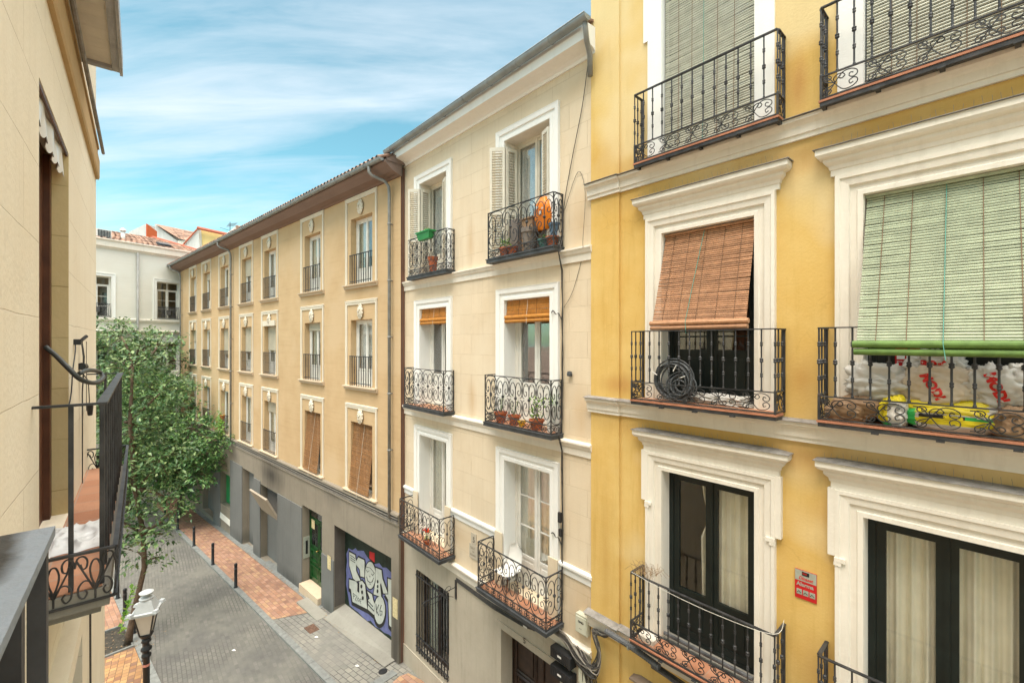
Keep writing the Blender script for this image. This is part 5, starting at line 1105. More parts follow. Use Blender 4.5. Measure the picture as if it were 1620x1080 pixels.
def tile_roof(c00, c10, c11, c01, pitch=.24, amp=.055, rows=14, rnd=4):
    """curved clay tiles over the quad c00-c10 (eaves) to c01-c11 (ridge)"""
    b = MB(); c00, c10, c11, c01 = map(Vector, (c00, c10, c11, c01)); rr_ = random.Random(rnd)
    Wd = (c10-c00).length; n = max(3, int(Wd/pitch)); up = (c10-c00).cross(c01-c00).normalized(); up = up if up.z > 0 else -up
    for r in range(rows):
        for k in range(n):
            j = rr_.uniform(-.01, .01); h0 = amp*.35+j; 
            ring = []
            for t in (r/rows-.12/rows, (r+1)/rows):
                lift = .03 if t == r/rows-.12/rows else 0
                rg = []
                for q in range(7):
                    s_ = (k+(.08+.84*q/6)+(rr_.uniform(-.02, .02) if q in (0, 6) else 0))/n
                    p_ = (c00*(1-s_)+c10*s_)*(1-t)+(c01*(1-s_)+c11*s_)*t
                    rg.append(tuple(p_+up*(amp*math.sin(math.pi*q/6)+lift+h0)))
                ring.append(rg)
            b.loft(ring, closed=False)
    b.quad(tuple(c00), tuple(c10), tuple(c11), tuple(c01)); return b
part('roof', tile_roof((-10, .3, 6.04), (2.6, .3, 6.04), (.25, 4.5, 7.42), (-10, 4.5, 7.30), rows=11, pitch=.30, amp=.075), ROOFT, wb)
m = MB(); m.tube([(2.65, .25, 6.12), (.25, 4.5, 7.52)], .11, n=8); part('ridge', m, ROOFR, wb)
m = MB(); m.box(-4.05, -3.35, .9, 1.5, 6.25, 6.80); ac = solo('air_conditioner', m, PLASTW, 'white air conditioning unit on the tiled roof at the far left', 'air conditioner', FW, -3.7, 1.2, 6.3)
m = MB()
for k in range(6): m.box(-4.0, -3.4, .88, .9, 6.30+k*.08, 6.34+k*.08)
for k in range(5): m.box(-4.0+k*.14, -3.97+k*.14, .87, .88, 6.3, 6.75)
part('grille', m, SLABD, ac)
m = MB(); m.tube([(-2.45, 1.8, 6.3), (-2.45, 1.8, 7.02)], .11, n=10); m.lathe((-2.45, 1.8, 7.02), [(.08, 0), (.17, .04), (.16, .16), (.04, .24)], n=10); solo('roof_vent', m, PLASTW, 'round white vent pipe with cowl on the tiled roof', 'chimney', FW, -2.75, 1.6, 6.3, smooth=True)
m = MB(); m.box(-4.7, -4.2, 2.6, 3.1, 6.6, 7.75); cm = solo('chimney', m, GREYW, 'white chimney with grey cowl and red band beside the near wall', 'chimney', FW, -4.6, 2.9, 6.8)
m = MB(); m.lathe((-4.45, 2.85, 7.75), [(.2, 0), (.2, .15), (.09, .17), (.09, .3), (.2, .32), (.2, .42), (.05, .5)], n=10); part('cowl', m, SLABD, cm)
m = MB(); m.box(-4.73, -4.17, 2.57, 3.13, 7.2, 7.5); part('red_band', m, ORNG, cm)
m = MB(); m.hexa([(-.75, 1.0, 6.3), (-.1, 1.0, 6.3), (-.1, 1.6, 6.5), (-.75, 1.6, 6.5)], [(-.75, .95, 6.52), (-.1, .95, 6.52), (-.1, 1.55, 6.72), (-.75, 1.55, 6.72)]); part('skylight', m, SLABD, wb)
# ------------------------------------------------------------------ houses far behind (world-aligned frame, metres from the camera)
def W3(px_, py_, d): return ((px_-810)/710*d, d, (540-py_)/710*d)
def gable(name, label, pts, depth, mat, extra=()):
    """house whose visible wall polygon stands at real distance; runs back by depth"""
    p0 = pts[0]; t = thing(name, label, 'house', F0, p0[0], p0[1], -9.5)
    b = MB(); n = len(pts); bk = [(x+depth[0], y+depth[1], z+depth[2]) for x, y, z in pts]
    b.add(list(pts)+bk, [tuple(range(n)), tuple(range(2*n-1, n-1, -1))]+[(i, i+n, (i+1) % n+n, (i+1) % n) for i in range(n)])
    part('wall', b, mat, t); return t
D1 = 46
def PW(l, d, zb=-9): return [((a-810)/710*d, d, (540-b_)/710*d) for a, b_ in l]
def base(l, d): a = PW(l, d); return [(a[0][0], d, -9)]+a+[(a[-1][0], d, -9)]
h = gable('gabled_house', 'grey gable with a bright orange side wall above the tiled roof', base([(204, 367), (231, 354)], D1), (0, 1.2, 0), GREYW)
m = MB(); q = PW([(231, 354), (246.5, 361.5)], D1); X_ = q[0][0]+.012; m.box(X_, X_+.1, D1+.002, D1+1.3, -9, q[1][2]); m.add([(X_, D1+.002, q[1][2]), (X_, D1+1.3, q[1][2]+.02), (X_, D1+.002, q[0][2]), (X_+.1, D1+.002, q[1][2]), (X_+.1, D1+1.3, q[1][2]+.02), (X_+.1, D1+.002, q[0][2])], [(0, 1, 2), (3, 5, 4), (1, 4, 5, 2), (0, 2, 5, 3)]); part('side_wall', m, ORNG, h)
D2 = 52
h = gable('tiled_house', 'house with a big brown tiled slope and streaked white gable', base([(245, 354), (280, 381)], D2), (1, 8, 0), GREYW)
q = PW([(283, 377), (245, 354)], D2-.3); e = PW([(307, 368)], D2+4)[0]
part('roof', tile_roof(q[0], (PW([(294, 380)], D2-.3)[0]), PW([(308, 367)], D2+6)[0], q[1], rows=8, pitch=.45, amp=.12), ROOFT, h)
m = MB(); m.box(q[0][0]-.3, q[0][0]+1.6, D2-.1, D2+5, -9, PW([(283, 381)], D2)[0][2]); part('lower_wall', m, TRIM, h)
D3 = 44
h = gable('yellow_house', 'pale yellow house with red roof edge and white pitched side wall', base([(290, 388), (314, 362), (316.5, 400)], D3), (.2, 1, 0), GREYW)
m = MB(); q = base([(316, 362), (372, 377), (372, 420)], D3+.3); bk = [(x+.5, y+6, z) for x, y, z in q]; n = len(q); m.add(q+bk, [tuple(range(n))]+[(i, i+n, (i+1) % n+n, (i+1) % n) for i in range(n)]); part('front_wall', m, PALEY, h)
m = MB(); q = PW([(313, 360.5), (363, 371.5)], D3-.1); m.tube([q[0], q[1]], .16, n=6); q = PW([(289, 388), (313.5, 361)], D3-.1); m.tube([q[0], q[1]], .07, n=6); part('roof_edge', m, ROOFR, h)
D4 = 40
h = gable('small_gable_house', 'small white gable with brown tiles peeping over the tan eave beside the aerial', base([(356, 371), (373, 357.5), (379, 372)], D4), (1, 5, 0), GREYW)
q = PW([(372, 357), (390, 361.5)], D4-.1); part('roof', tile_roof(PW([(376, 366)], D4-.2)[0], PW([(394, 366)], D4+2)[0], PW([(390, 360)], D4+4)[0], q[0], rows=4, pitch=.4, amp=.1), ROOFT, h)
m = MB(); q = W3(364, 366, 36); m.tube([q, (q[0], q[1], q[2]+.75)], .025, n=5)
for k in range(5): m.tube([(q[0]-.3-k*.02, q[1]+.1*k, q[2]+.38+k*.08), (q[0]+.35, q[1]+.1*k, q[2]+.45+k*.08)], .014, n=4)
m.tube([(q[0]-.8, q[1], q[2]+.3), (q[0], q[1], q[2]+.05)], .02, n=4); solo('roof_aerial', m, SLABD, 'thin television aerial sticking up behind the tan roof', 'aerial', F0, q[0], q[1], q[2])
# ------------------------------------------------------------------ trees
def tree(name, label, trunk, clumps, leafm, nleaf, lsize, seed, group='street trees', limbs=()):
    """trunk [(x,y,z,r)], clumps [(x,y,z,rx,rz)]; every leaf a folded blade; leaves gather in sprays at twig ends"""
    rnd = random.Random(seed); x0, y0, z0, _ = trunk[0]
    t = thing(name, label, 'tree', F0, x0, y0, z0, group)
    b = MB(); b.tube([q[:3] for q in trunk], [q[3] for q in trunk], n=9)
    top = trunk[-1]; fork = trunk[-2]
    total = sum(c[3]**2*c[4] for c in clumps)
    lf = MB(); L_ = lf
    for c in clumps:
        cx, cy, cz, rx, rz = c
        st = min(trunk[1:], key=lambda q: abs(q[2]-(cz-rz*.6)))
        mid = ((st[0]+cx)/2+rnd.uniform(-.2, .2), (st[1]+cy)/2+rnd.uniform(-.2, .2), (st[2]+cz)/2+.1*rz)
        b.tube([st[:3], mid, (cx, cy, cz)], [st[3]*.55, .045, .02], n=6)
        n = int(nleaf*c[3]**2*c[4]/total); sp = max(6, n//16)
        for s_ in range(sp):
            while True:
                d = Vector((rnd.gauss(0, 1), rnd.gauss(0, 1), rnd.gauss(0, 1)))
                if d.length > .1: break
            d.normalize(); r = rnd.uniform(.35, 1.0)**.6*rnd.uniform(.8, 1.12)
            p = Vector((cx+d.x*rx*r, cy+d.y*rx*r, cz+d.z*rz*r))
            if rnd.random() < .35: b.tube([(cx+d.x*rx*.25, cy+d.y*rx*.25, cz+d.z*rz*.25), tuple(p)], [.016, .006], n=3, cap=False)
            out = Vector((d.x, d.y, d.z*.4+.15)).normalized()
            k = rnd.randint(10, 22)
            for _ in range(k):
                q = p+Vector((rnd.gauss(0, .17), rnd.gauss(0, .17), rnd.gauss(0, .12)))
                a = (out+Vector((rnd.uniform(-1, 1), rnd.uniform(-1, 1), rnd.uniform(-.9, .5)))).normalized()
                w = a.cross(Vector((rnd.uniform(-.4, .4), rnd.uniform(-.4, .4), 1))).normalized(); nn = w.cross(a).normalized()
                l = lsize*rnd.uniform(.65, 1.25); hw = l*rnd.uniform(.2, .27)
                m1 = q+a*l*.45-nn*l*.03; tip = q+a*l-nn*l*.12
                L_.add([tuple(q), tuple(m1+w*hw+nn*hw*.35), tuple(tip), tuple(m1-w*hw+nn*hw*.35), tuple(m1)], [(0, 4, 1), (4, 2, 1), (0, 3, 4), (4, 3, 2)])
    part('trunk', b, BARK, t, smooth=True); part('crown', lf, leafm, t)
    return t
# near tree: leaning slender trunk rising from the square pit
tree('street_tree', 'nearest street tree with a slender leaning trunk growing from the square pit', [(-11.88, 13.87, -9.42, .12), (-11.80, 13.87, -8.9, .09), (-11.62, 13.9, -8.0, .078), (-11.42, 13.95, -7.0, .07), (-11.50, 14.0, -6.0, .065), (-11.75, 14.0, -4.6, .07), (-12.0, 14.1, -2.5, .055), (-12.0, 14.2, -.8, .03)],
     [(-12.2, 14.0, -5.6, .75, .55), (-11.2, 14.0, -5.75, .6, .5), (-11.9, 14.3, -4.9, .9, .6), (-11.0, 14.2, -4.9, .5, .4), (-12.3, 13.9, -4.0, .9, .7), (-11.3, 14.4, -3.8, .9, .7), (-12.0, 14.4, -2.7, 1.1, .8), (-11.6, 14.8, -1.7, 1.0, .7), (-12.3, 14.4, -.9, 1.0, .65), (-11.7, 14.8, -.2, .75, .45), (-12.7, 14.6, .15, .8, .5), (-12.6, 14.9, -3.2, .9, .8), (-11.6, 13.9, -6.5, .55, .4), (-11.0, 13.95, -6.7, .4, .3), (-10.9, 14.0, -6.0, .5, .4), (-12.2, 13.8, -6.15, .45, .3), (-10.6, 14.1, -5.2, .5, .4)],
     LEAF2, 6400, .175, 3)
tree('street_tree', 'broad glossy tree on the right pavement whose branches touch the tan facade', [(-18.95, 25.7, -10.0, .21), (-18.95, 25.7, -8.8, .17), (-18.95, 25.6, -7.6, .15), (-19.1, 25.2, -6.2, .12), (-19.2, 24.9, -4.6, .09), (-19.2, 24.6, -2.8, .05)],
     [(-19.0, 24.0, -7.2, 1.4, .9), (-17.4, 23.6, -7.1, 1.2, .9), (-20.2, 24.2, -6.3, 1.4, 1.0), (-18.2, 23.2, -5.9, 1.7, 1.1), (-16.6, 23.0, -5.6, 1.3, 1.1), (-15.4, 22.4, -6.4, .9, .8), (-14.6, 22.2, -4.9, .85, .7), (-16.0, 22.6, -4.4, 1.0, .7), (-20.3, 24.0, -4.6, 1.6, 1.1), (-18.6, 23.4, -4.3, 1.5, 1.0), (-17.4, 23.2, -3.6, 1.2, .8), (-19.9, 24.4, -3.0, 1.5, .9), (-18.6, 24.0, -2.5, 1.3, .8), (-17.3, 23.6, -2.5, .8, .5), (-20.6, 24.6, -1.8, 1.2, .7), (-15.3, 22.3, -5.6, .8, .7), (-17.0, 23.2, -8.0, .9, .6)],
     LEAF, 14500, .23, 9)
tree('street_tree', 'far tree with a loose top screening the windows of the off-white building', [(-22.9, 26.8, -10.2, .2), (-22.9, 26.8, -7, .16), (-22.7, 26.9, -4, .12), (-22.6, 27, -1, .07)],
     [(-23.4, 26.6, -.1, 1.5, .9), (-22.2, 26.6, -.6, 1.5, .9), (-21.0, 26.6, -1.0, 1.2, .8), (-23.4, 26.6, -2.0, 1.6, 1.1), (-21.8, 26.4, -2.4, 1.6, 1.0), (-23.9, 26.7, .9, .9, .5), (-22.3, 27, .5, 1.0, .5), (-20.9, 26.8, .1, .8, .5), (-20.3, 26.9, -2.2, 1.0, .8), (-22.6, 26.0, -3.8, 1.8, 1.2), (-24.3, 26.6, -3.6, 1.3, 1.3), (-20.2, 27.0, -3.3, .9, .8), (-19.9, 27.4, -1.2, .5, .6)],
     LEAF2, 7200, .25, 14)
tree('street_tree', 'low pale tree seen between the trunks in the small square', [(-25.0, 33.0, -10.3, .15), (-25.0, 33.0, -8.3, .12), (-24.9, 33, -6.5, .06)],
     [(-25.3, 33, -5.8, 1.8, 1.1), (-23.8, 33, -5.2, 1.4, 1.0), (-26.4, 33, -5.0, 1.3, 1.0)], LEAF2, 3500, .24, 17)

# ------------------------------------------------------------------ bollards and street lamp
def bollard_mb():
    b = MB(); b.lathe((0, 0, 0), [(.075, -.02), (.075, .02), (.055, .04), (.052, .82), (.058, .83), (.058, .86), (.05, .90), (.03, .92), (0, .925)], n=14, cap=False); return b
spots = [(-2.55, -4.66, 'bollard on the left kerb, hidden in part by the lantern post'), (-5.91, -4.72, 'black bollard close behind the lantern post on the left kerb'), (-7.9, -4.70, 'black bollard at the corner of the tree pit'), (-9.52, -4.72, 'black bollard between tree trunk and kerb beyond the pit'), (-11.2, -4.72, 'farthest visible black bollard of the left kerb beside the balcony corner'),
         (-8.57, -1.61, 'nearest of the black bollards along the right brick pavement'), (-11.58, -1.61, 'second nearest black bollard along the right brick pavement'), (-14.64, -1.61, 'third black bollard along the right brick pavement'), (-17.85, -1.61, 'black bollard beside the trunk of the broad tree'), (-20.9, -1.61, 'farthest black bollard under the tree crown')]
b0 = None
for u, v, lab in spots[1:]:
    if b0 is None:
        t = thing('bollard', lab, 'bollard', FT, u, v, zg(u), 'black bollards along the kerbs')
        mb = bollard_mb(); mb.v = [(a+u, c+v, d+zg(u)) for a, c, d in mb.v]; part('post', mb, BLACKP, t, smooth=True)
        mb = MB(); mb.lathe((u, v, zg(u)+.70), [(.0545, 0), (.0565, .01), (.0565, .05), (.0545, .06)], n=14, cap=False); part('ring', mb, IRONG, t); b0 = t
    else:
        c = b0.copy(); C.objects.link(c); c.location = FT.w(u, v, zg(u)); c['label'] = lab
        for ch in list(b0.children): d = ch.copy(); C.objects.link(d); d.parent = c
lx, ly = -7.25, 8.9
la = thing('street_lamp', 'black street lamp post with a grey four-sided lantern at the lower left', 'street lamp', F0, lx, ly, -8.98)
m = MB(); m.lathe((lx, ly, -8.98), [(.17, 0), (.17, .25), (.13, .32), (.11, .9), (.075, 1.0), (.06, 1.1), (.055, 2.72), (.08, 2.75), (.08, 2.79), (.05, 2.82), (.05, 2.85), (.09, 2.88), (.09, 2.92), (.055, 2.95), (.05, 3.02), (.085, 3.05), (.06, 3.12)], n=16); part('post', m, BLACKP, la, smooth=True)
zl = -5.77; zh = -5.35
rot = R(24)
def sq(r, z, cx=lx, cy=ly, f_=.76): r = r*f_; return [(cx+r*math.cos(rot+math.pi/4+k*math.pi/2), cy+r*math.sin(rot+math.pi/4+k*math.pi/2), z) for k in range(4)]
m = MB(); m.loft([sq(.15, zl), sq(.285, zh)]); m.poly(sq(.15, zl)[::-1]); m.poly(sq(.285, zh)); part('lantern_glass', m, LAMPG, la)
m = MB()
A, B = sq(.155, zl-.005), sq(.292, zh+.003)
for k in range(4): m.tube([A[k], B[k]], .014, n=4); m.tube([A[k], A[(k+1) % 4]], .016, n=4)
m.lathe((lx, ly, zl-.10), [(.05, 0), (.09, .03), (.12, .09), (.0, .1)], n=12); part('lantern_frame', m, BLACKP, la)
m = MB(); m.loft([sq(.30, zh), sq(.385, zh), sq(.39, zh+.045), sq(.33, zh+.06), sq(.20, zh+.24), sq(.185, zh+.25)]); m.poly(sq(.185, zh+.25)); m.lathe((lx, ly, zh+.25), [(.11, 0), (.12, .03), (.05, .06), (.04, .10), (.115, .12), (.12, .14), (.07, .165), (0, .175)], n=14)
for k in range(4):
    q = sq(.375, zh+.045)[k]; q2 = sq(.36, zh+.045)[k]; m.hexa([(q[0]-.05, q[1]-.05, q[2]), (q[0]+.05, q[1]-.05, q[2]), (q[0]+.05, q[1]+.05, q[2]), (q[0]-.05, q[1]+.05, q[2])], [(q[0]-.035, q[1]-.035, q[2]+.05), (q[0]+.035, q[1]-.035, q[2]+.05), (q[0]+.035, q[1]+.035, q[2]+.05), (q[0]-.035, q[1]+.035, q[2]+.05)])
part('lantern_roof', m, LAMPW, la)
m = MB(); m.lathe((lx, ly, -6.42), [(.058, 0), (.058, .05)], n=14, cap=False); part('sticker', m, plain('pink_sticker', (.6, .25, .2)), la)

# ------------------------------------------------------------------ blinds, signs and cables on the cream house
for (a, b_), zz_, lab in ((U2, .50, 'rolled orange wood blind above the right middle window of the cream house'), (U1, .56, 'short rolled orange wood blind above the left middle window of the cream house')):
    slat_blind('roller_blind', lab, 'blind', FY, (.05, .85), (.02, zz_), a+.02, b_-.02, a+.02, b_-.02, WICKO, pitch=.02, roll=.055, tapes=(.3, .7), cord=(.5, .5, .5, CORDW), rollmat=WICKO)
t = thing('alarm_sign', 'red and silver alarm sign reading Alarma on the yellow wall between the low windows', 'sign', FY, 3.19, -.01, -3.09)
m = MB(); m.box(3.075, 3.30, -.012, -.002, -3.085, -2.74); part('plate', m, RED, t)
m = MB(); m.box(3.077, 3.298, -.014, -.0125, -2.87, -2.742); part('silver_panel', m, SILVER, t)
m = MB(); m.box(3.15, 3.225, -.017, -.0145, -2.80, -2.755); part('display', m, INKB, t)
m = MB(); textmb(m, '888', .03, 3.157, -.018, -2.785); textmb(m, 'Dinaset', .055, 3.115, -.0155, -2.853, shear=.3, sx=.85, bold=.0015); part('red_lettering', m, INKR, t)
m = MB(); textmb(m, 'Alarma', .062, 3.093, -.0145, -2.93, bold=.002, sx=.98)
for k in range(3): m.box(3.093+k*.068, 3.149+k*.068, -.0145, -.0125, -3.035, -2.972)
part('lettering', m, SILVER, t)
m = MB()
for k in range(3): m.tube([(3.10+k*.068, -.0155, -3.02), (3.115+k*.068, -.0155, -2.995), (3.14+k*.068, -.0155, -3.015)], .004, n=4)
part('pictograms', m, GRNBLK, t)
t = thing('alarm_sign', 'small red alarm sign with three pale pictograms in the window behind the bags', 'sign', FY, 4.11, .12, -.28)
m = MB(); m.box(3.985, 4.235, .150, .156, -.26, -.0); part('plate', m, RED, t)
m = MB()
for k in range(3): m.box(4.0+k*.08, 4.065+k*.08, .146, .149, -.19, -.11)
textmb(m, 'Alarma', .06, 4.0, .148, -.07, sx=1.1); textmb(m, 'ZONA VIGILADA', .022, 4.0, .148, -.225, sx=1.1); part('pictograms', m, TRIMW, t)
t = thing('number_plaque', 'small stone plaques with the house number and street name left of the low right balcony', 'plaque', FY, -3.25, -.01, -5.0)
m = MB(); m.box(-3.36, -3.17, -.015, -.002, -4.62, -4.37); m.box(-3.42, -3.10, -.018, -.002, -4.95, -4.63); part('plate', m, CREAMB, t)
m = MB(); textmb(m, '5', .17, -3.30, -.017, -4.57, bold=.004); textmb(m, 'CALLE', .075, -3.385, -.020, -4.735, sx=.8); textmb(m, 'DE', .06, -3.30, -.020, -4.81); textmb(m, 'ROSARIO', .065, -3.39, -.020, -4.89, sx=.8); part('lettering', m, INKG, t); t.location = FY.w(-3.35, -.01, -5.0)
def cable(label, pts, r=.009, mat=None, fr=FY, n=5, name='cable', smoothn=5, **k):
    P = [Vector(p) for p in pts]; out = []
    for i in range(len(P)-1):
        p0 = P[max(i-1, 0)]; p1 = P[i]; p2 = P[i+1]; p3 = P[min(i+2, len(P)-1)]
        for j in range(smoothn): t_ = j/smoothn; out.append(.5*((2*p1)+(p2-p0)*t_+(2*p0-5*p1+4*p2-p3)*t_*t_+(3*p1-p0-3*p2+p3)*t_**3))
    out.append(P[-1]); b = MB(); b.tube(out, r, n=n); return solo(name, b, mat or CABLE, label, 'cable', fr, pts[0][0], pts[0][1], pts[0][2], smooth=True, **k)
rs = random.Random(8)
cable('thin cable sagging from the cornice end to the bracket by the top window', [(-.06, -.05, 4.75), (-.2, -.03, 4.1), (-.42, -.03, 3.3), (-.62, -.03, 2.45), (-.66, -.03, 1.6)], .007)
b = MB()
for k in range(3):
    pts = []; z = 2.5
    while z > -4.9: pts.append((-.67+.018*k+rs.uniform(-.014, .014), -.028-.012*k-(.10 if abs(z-1.65) < .12 or abs(z+1.78) < .12 else 0), z)); z -= .3
    b.tube(pts, .009, n=5)
solo('cable_bundle', b, CABLE, 'dark vertical cable bundle running down the cream wall right of the balconies', 'cable', FY, -.66, -.03, -4.9)
cable('thin wire curving from the cable bundle towards the yellow house above the lower course', [(-.62, -.03, .62), (-.42, -.02, .9), (-.2, -.02, 1.5), (-.1, -.13, 1.75), (-.14, -.02, 2.6), (-.3, -.02, 3.0), (-.6, -.03, 2.4)], .004)
for z, lab in ((2.52, 'small twisted wire anchor beside the top right window'), (.50, 'small twisted wire anchor beside the middle right window'), (-3.62, 'small twisted wire anchor beside the low right window')):
    cable(lab, [(-.92, -.04, z+.04), (-.86, -.06, z+.07), (-.8, -.04, z), (-.74, -.05, z+.02), (-.66, -.05, z-.1)], .011, CABLE)
m = MB(); m.lathe((-.47, -.05, -.63), [(.0, 0), (.045, .01), (.05, .05), (.04, .09), (0, .1)], n=10); m.box(-.485, -.455, -.05, 0, -.6, -.57); solo('wall_bell', m, SLABD, 'small dark round fitting on the cream wall by the middle right balcony', 'fitting', FY, -.47, -.05, -.63)
m = MB(); m.box(-.72, -.66, -.09, -.045, -3.3, -3.12); m.box(-.70, -.64, -.09, -.045, -3.55, -3.42); solo('junction_box', m, BLACKP, 'tiny black cable clamp on the vertical bundle beside the low right window', 'cable clamp', FY, -.68, -.05, -3.5)
t = thing('telecom_box', 'beige telecom box on the cream wall above the tangled cables', 'utility box', FY, -.16, -.1, -5.07)
m = MB(); m.box(-.29, -.03, -.10, -.005, -5.07, -4.76); m.box(-.27, -.05, -.115, -.10, -5.05, -4.78); m.box(-.28, -.04, -.105, -.0, -4.755, -4.745); part('case', m, BOXP, t)
m = MB(); textmb(m, 'ONO', .05, -.22, -.117, -4.88, bold=.003); m.box(-.2, -.14, -.117, -.1155, -4.98, -4.975); part('lettering', m, INKB, t)
for k, (z, lab) in enumerate(((-5.64, 'upper black splice box with white label over the entrance'), (-5.97, 'lower black splice box with white label over the entrance'))):
    t = thing('splice_box', lab, 'utility box', FY, -.55, -.1, z, 'black splice boxes')
    m = MB(); m.box(-.80, -.34, -.20, -.055, z-.09, z+.09); m.box(-.36, -.31, -.22, -.05, z-.10, z+.10)
    for q in range(8): m.box(-.79+q*.05, -.775+q*.05, -.207, -.2, z-.085, z+.085)
    part('case', m, BLACKP, t); m = MB(); m.box(-.62, -.53, -.211, -.208, z-.015, z+.02); part('label_strip', m, PLASTW, t)
t = thing('splice_box', 'long dark splice box under the slab of the low right balcony', 'utility box', FY, -1.3, -.2, -5.3, 'black splice boxes')
m = MB(); m.box(-1.675, -1.12, -.30, -.10, -5.40, -5.22); part('case', m, BLACKP, t); m = MB(); m.box(-1.35, -1.25, -.364, -.361, -5.39, -5.36); part('label_strip', m, PLASTW, t)
t = thing('meter_box', 'beige meter box among the loose cables beside the entrance', 'utility box', FY, -.06, -.1, -5.85)
m = MB(); m.box(-.19, .0, -.14, -.055, -5.90, -5.56); m.box(-.17, -.02, -.15, -.14, -5.88, -5.58); part('case', m, BOXP, t)
for k in range(2):
    t = thing('cable_gland', ('left' if k == 0 else 'right')+' one of two grey metal cable glands below the beige meter box', 'fitting', FY, .1+k*.14, -.1, -6.0)
    m = MB(); m.lathe((.08+k*.16, -.12, -6.15), [(.05, 0), (.055, .12), (.06, .13), (.06, .3), (.045, .36), (0, .38)], n=10); part('gland', m, SILVER, t, smooth=True)
# tangle of cables at the corner between the houses
b = MB()
for k in range(26):
    a0 = rs.uniform(-.05, .3); r0 = rs.uniform(.0, .14)
    pts = [(-1.0+rs.uniform(-.2, .2), -.12, -5.30+rs.uniform(-.06, .05)), (-.55, -.12, -5.28+rs.uniform(-.1, .06)), (-.15+rs.uniform(-.06, .06), -.14-r0*.5, -5.48+rs.uniform(-.14, .10)), (.12+r0, -.16-r0*.4, -5.50+rs.uniform(-.12, .12)), (.24+r0*.4, -.15, -5.15+rs.uniform(-.1, .1)), (.16+rs.uniform(-.06, .04), -.14, -4.86+rs.uniform(-.06, .04)), (.34+rs.uniform(-.03, .06), -.17, -4.80+rs.uniform(-.05, .03)), (.52, -.24, -4.70)]
    P = [Vector(p) for p in pts]; out = []
    for i in range(len(P)-1):
        p0 = P[max(i-1, 0)]; p1 = P[i]; p2 = P[i+1]; p3 = P[min(i+2, len(P)-1)]
        for j in range(4): t_ = j/4; out.append(.5*((2*p1)+(p2-p0)*t_+(2*p0-5*p1+4*p2-p3)*t_*t_+(3*p1-p0-3*p2+p3)*t_**3))
    b.mi = 1 if k % 5 == 0 else 0; b.tube(out, rs.uniform(.006, .013), n=5)
for k in range(16):
    x = rs.uniform(-.1, .2); b.mi = 1 if k % 4 == 0 else 0
    b.tube([(x-.3, -.1, -5.35+rs.uniform(-.08, .05)), (x, -.16, -5.6), (x+rs.uniform(-.1, .1), -.14, -5.9), (x+rs.uniform(-.15, .12), -.12, -6.4), (x-.1, -.08, -8)], rs.uniform(.006, .011), n=5)
solo('cable_tangle', b, [CABLE, CABLEW], 'thick tangle of black cables looping at the corner between cream and yellow house', 'cable', FY, .1, -.1, -5.5)
b = MB()
for k in range(5): b.tube([(-4.0, -.05, -5.62-.02*k), (-2.6, -.06, -5.63-.025*k), (-1.7, -.07, -5.60-.02*k+rs.uniform(-.02, .02)), (-1.0, -.09, -5.42-.02*k)], .009, n=5)
solo('cable_bundle', b, CABLE, 'flat run of cables under the lower ledge of the cream house', 'cable', FY, -2.6, -.05, -5.38)
b = MB(); p0, p1 = Vector((.46, -.24, -4.66)), Vector((1.42, -.26, -4.72)); n = 54
pts = [p0.lerp(p1, k/n)+Vector((0, 0, .02*math.sin(k/n*3))) for k in range(n+1)]
b.tube(pts, [.042+(.006 if k % 2 else 0) for k in range(n+1)], n=10); t = solo('corrugated_tube', b, RUSTT, 'grey corrugated tube carrying cables under the low yellow balcony', 'tube', FY, .46, -.24, -4.7)
b = MB(); q = p0.lerp(p1, .45); b.tube([q, q+Vector((.012, 0, 0))], .052, n=12); part('clip', b, SILVER, t)
b = MB()
for k in range(9): b.tube([(1.3, -.2-.012*k, -4.74-.01*(k % 4)), (1.9, -.16-.012*k, -4.82-.02*(k % 3)), (2.8, -.14-.01*k, -4.9-.02*(k % 4)), (4.8, -.12-.01*k, -5.0)], .010, n=5)
solo('cable_bundle', b, CABLE, 'cables leaving the corrugated tube below the yellow balcony slab', 'cable', FY, 1.9, -.18, -4.8)
# wrought bracket over the barred window
b = MB(); b.box(-3.30, -3.25, -.06, -.031, -5.75, -5.30)
t = thing('sign_bracket', 'wrought iron bracket arm sticking out above the barred window', 'bracket', FY, -3.28, -.05, -5.5); part('wall_plate', b, IRON, t)
b = MB(); b.tube([(-3.28, -.06, -5.47), (-3.30, -.9, -5.52)], .010, n=5)
mapped(b, [crom([(.05, -5.68), (.2, -5.60), (.3, -5.48), (.22, -5.38), (.12, -5.42), (.16, -5.5)], 4), crom([(.3, -5.48), (.4, -5.36), (.55, -5.38), (.55, -5.5), (.45, -5.5)], 4), crom([(.3, -5.5), (.5, -5.62), (.7, -5.6), (.7, -5.48), (.6, -5.5)], 4), spiral(.82, -5.55, .08, .02, 0, 1.6, 16)], lambda s_, z: (-3.28, -.06-s_, z), .007)
part('scroll_arm', b, IRON, t); t.location = FY.w(-4.03, -.05, -5.88)

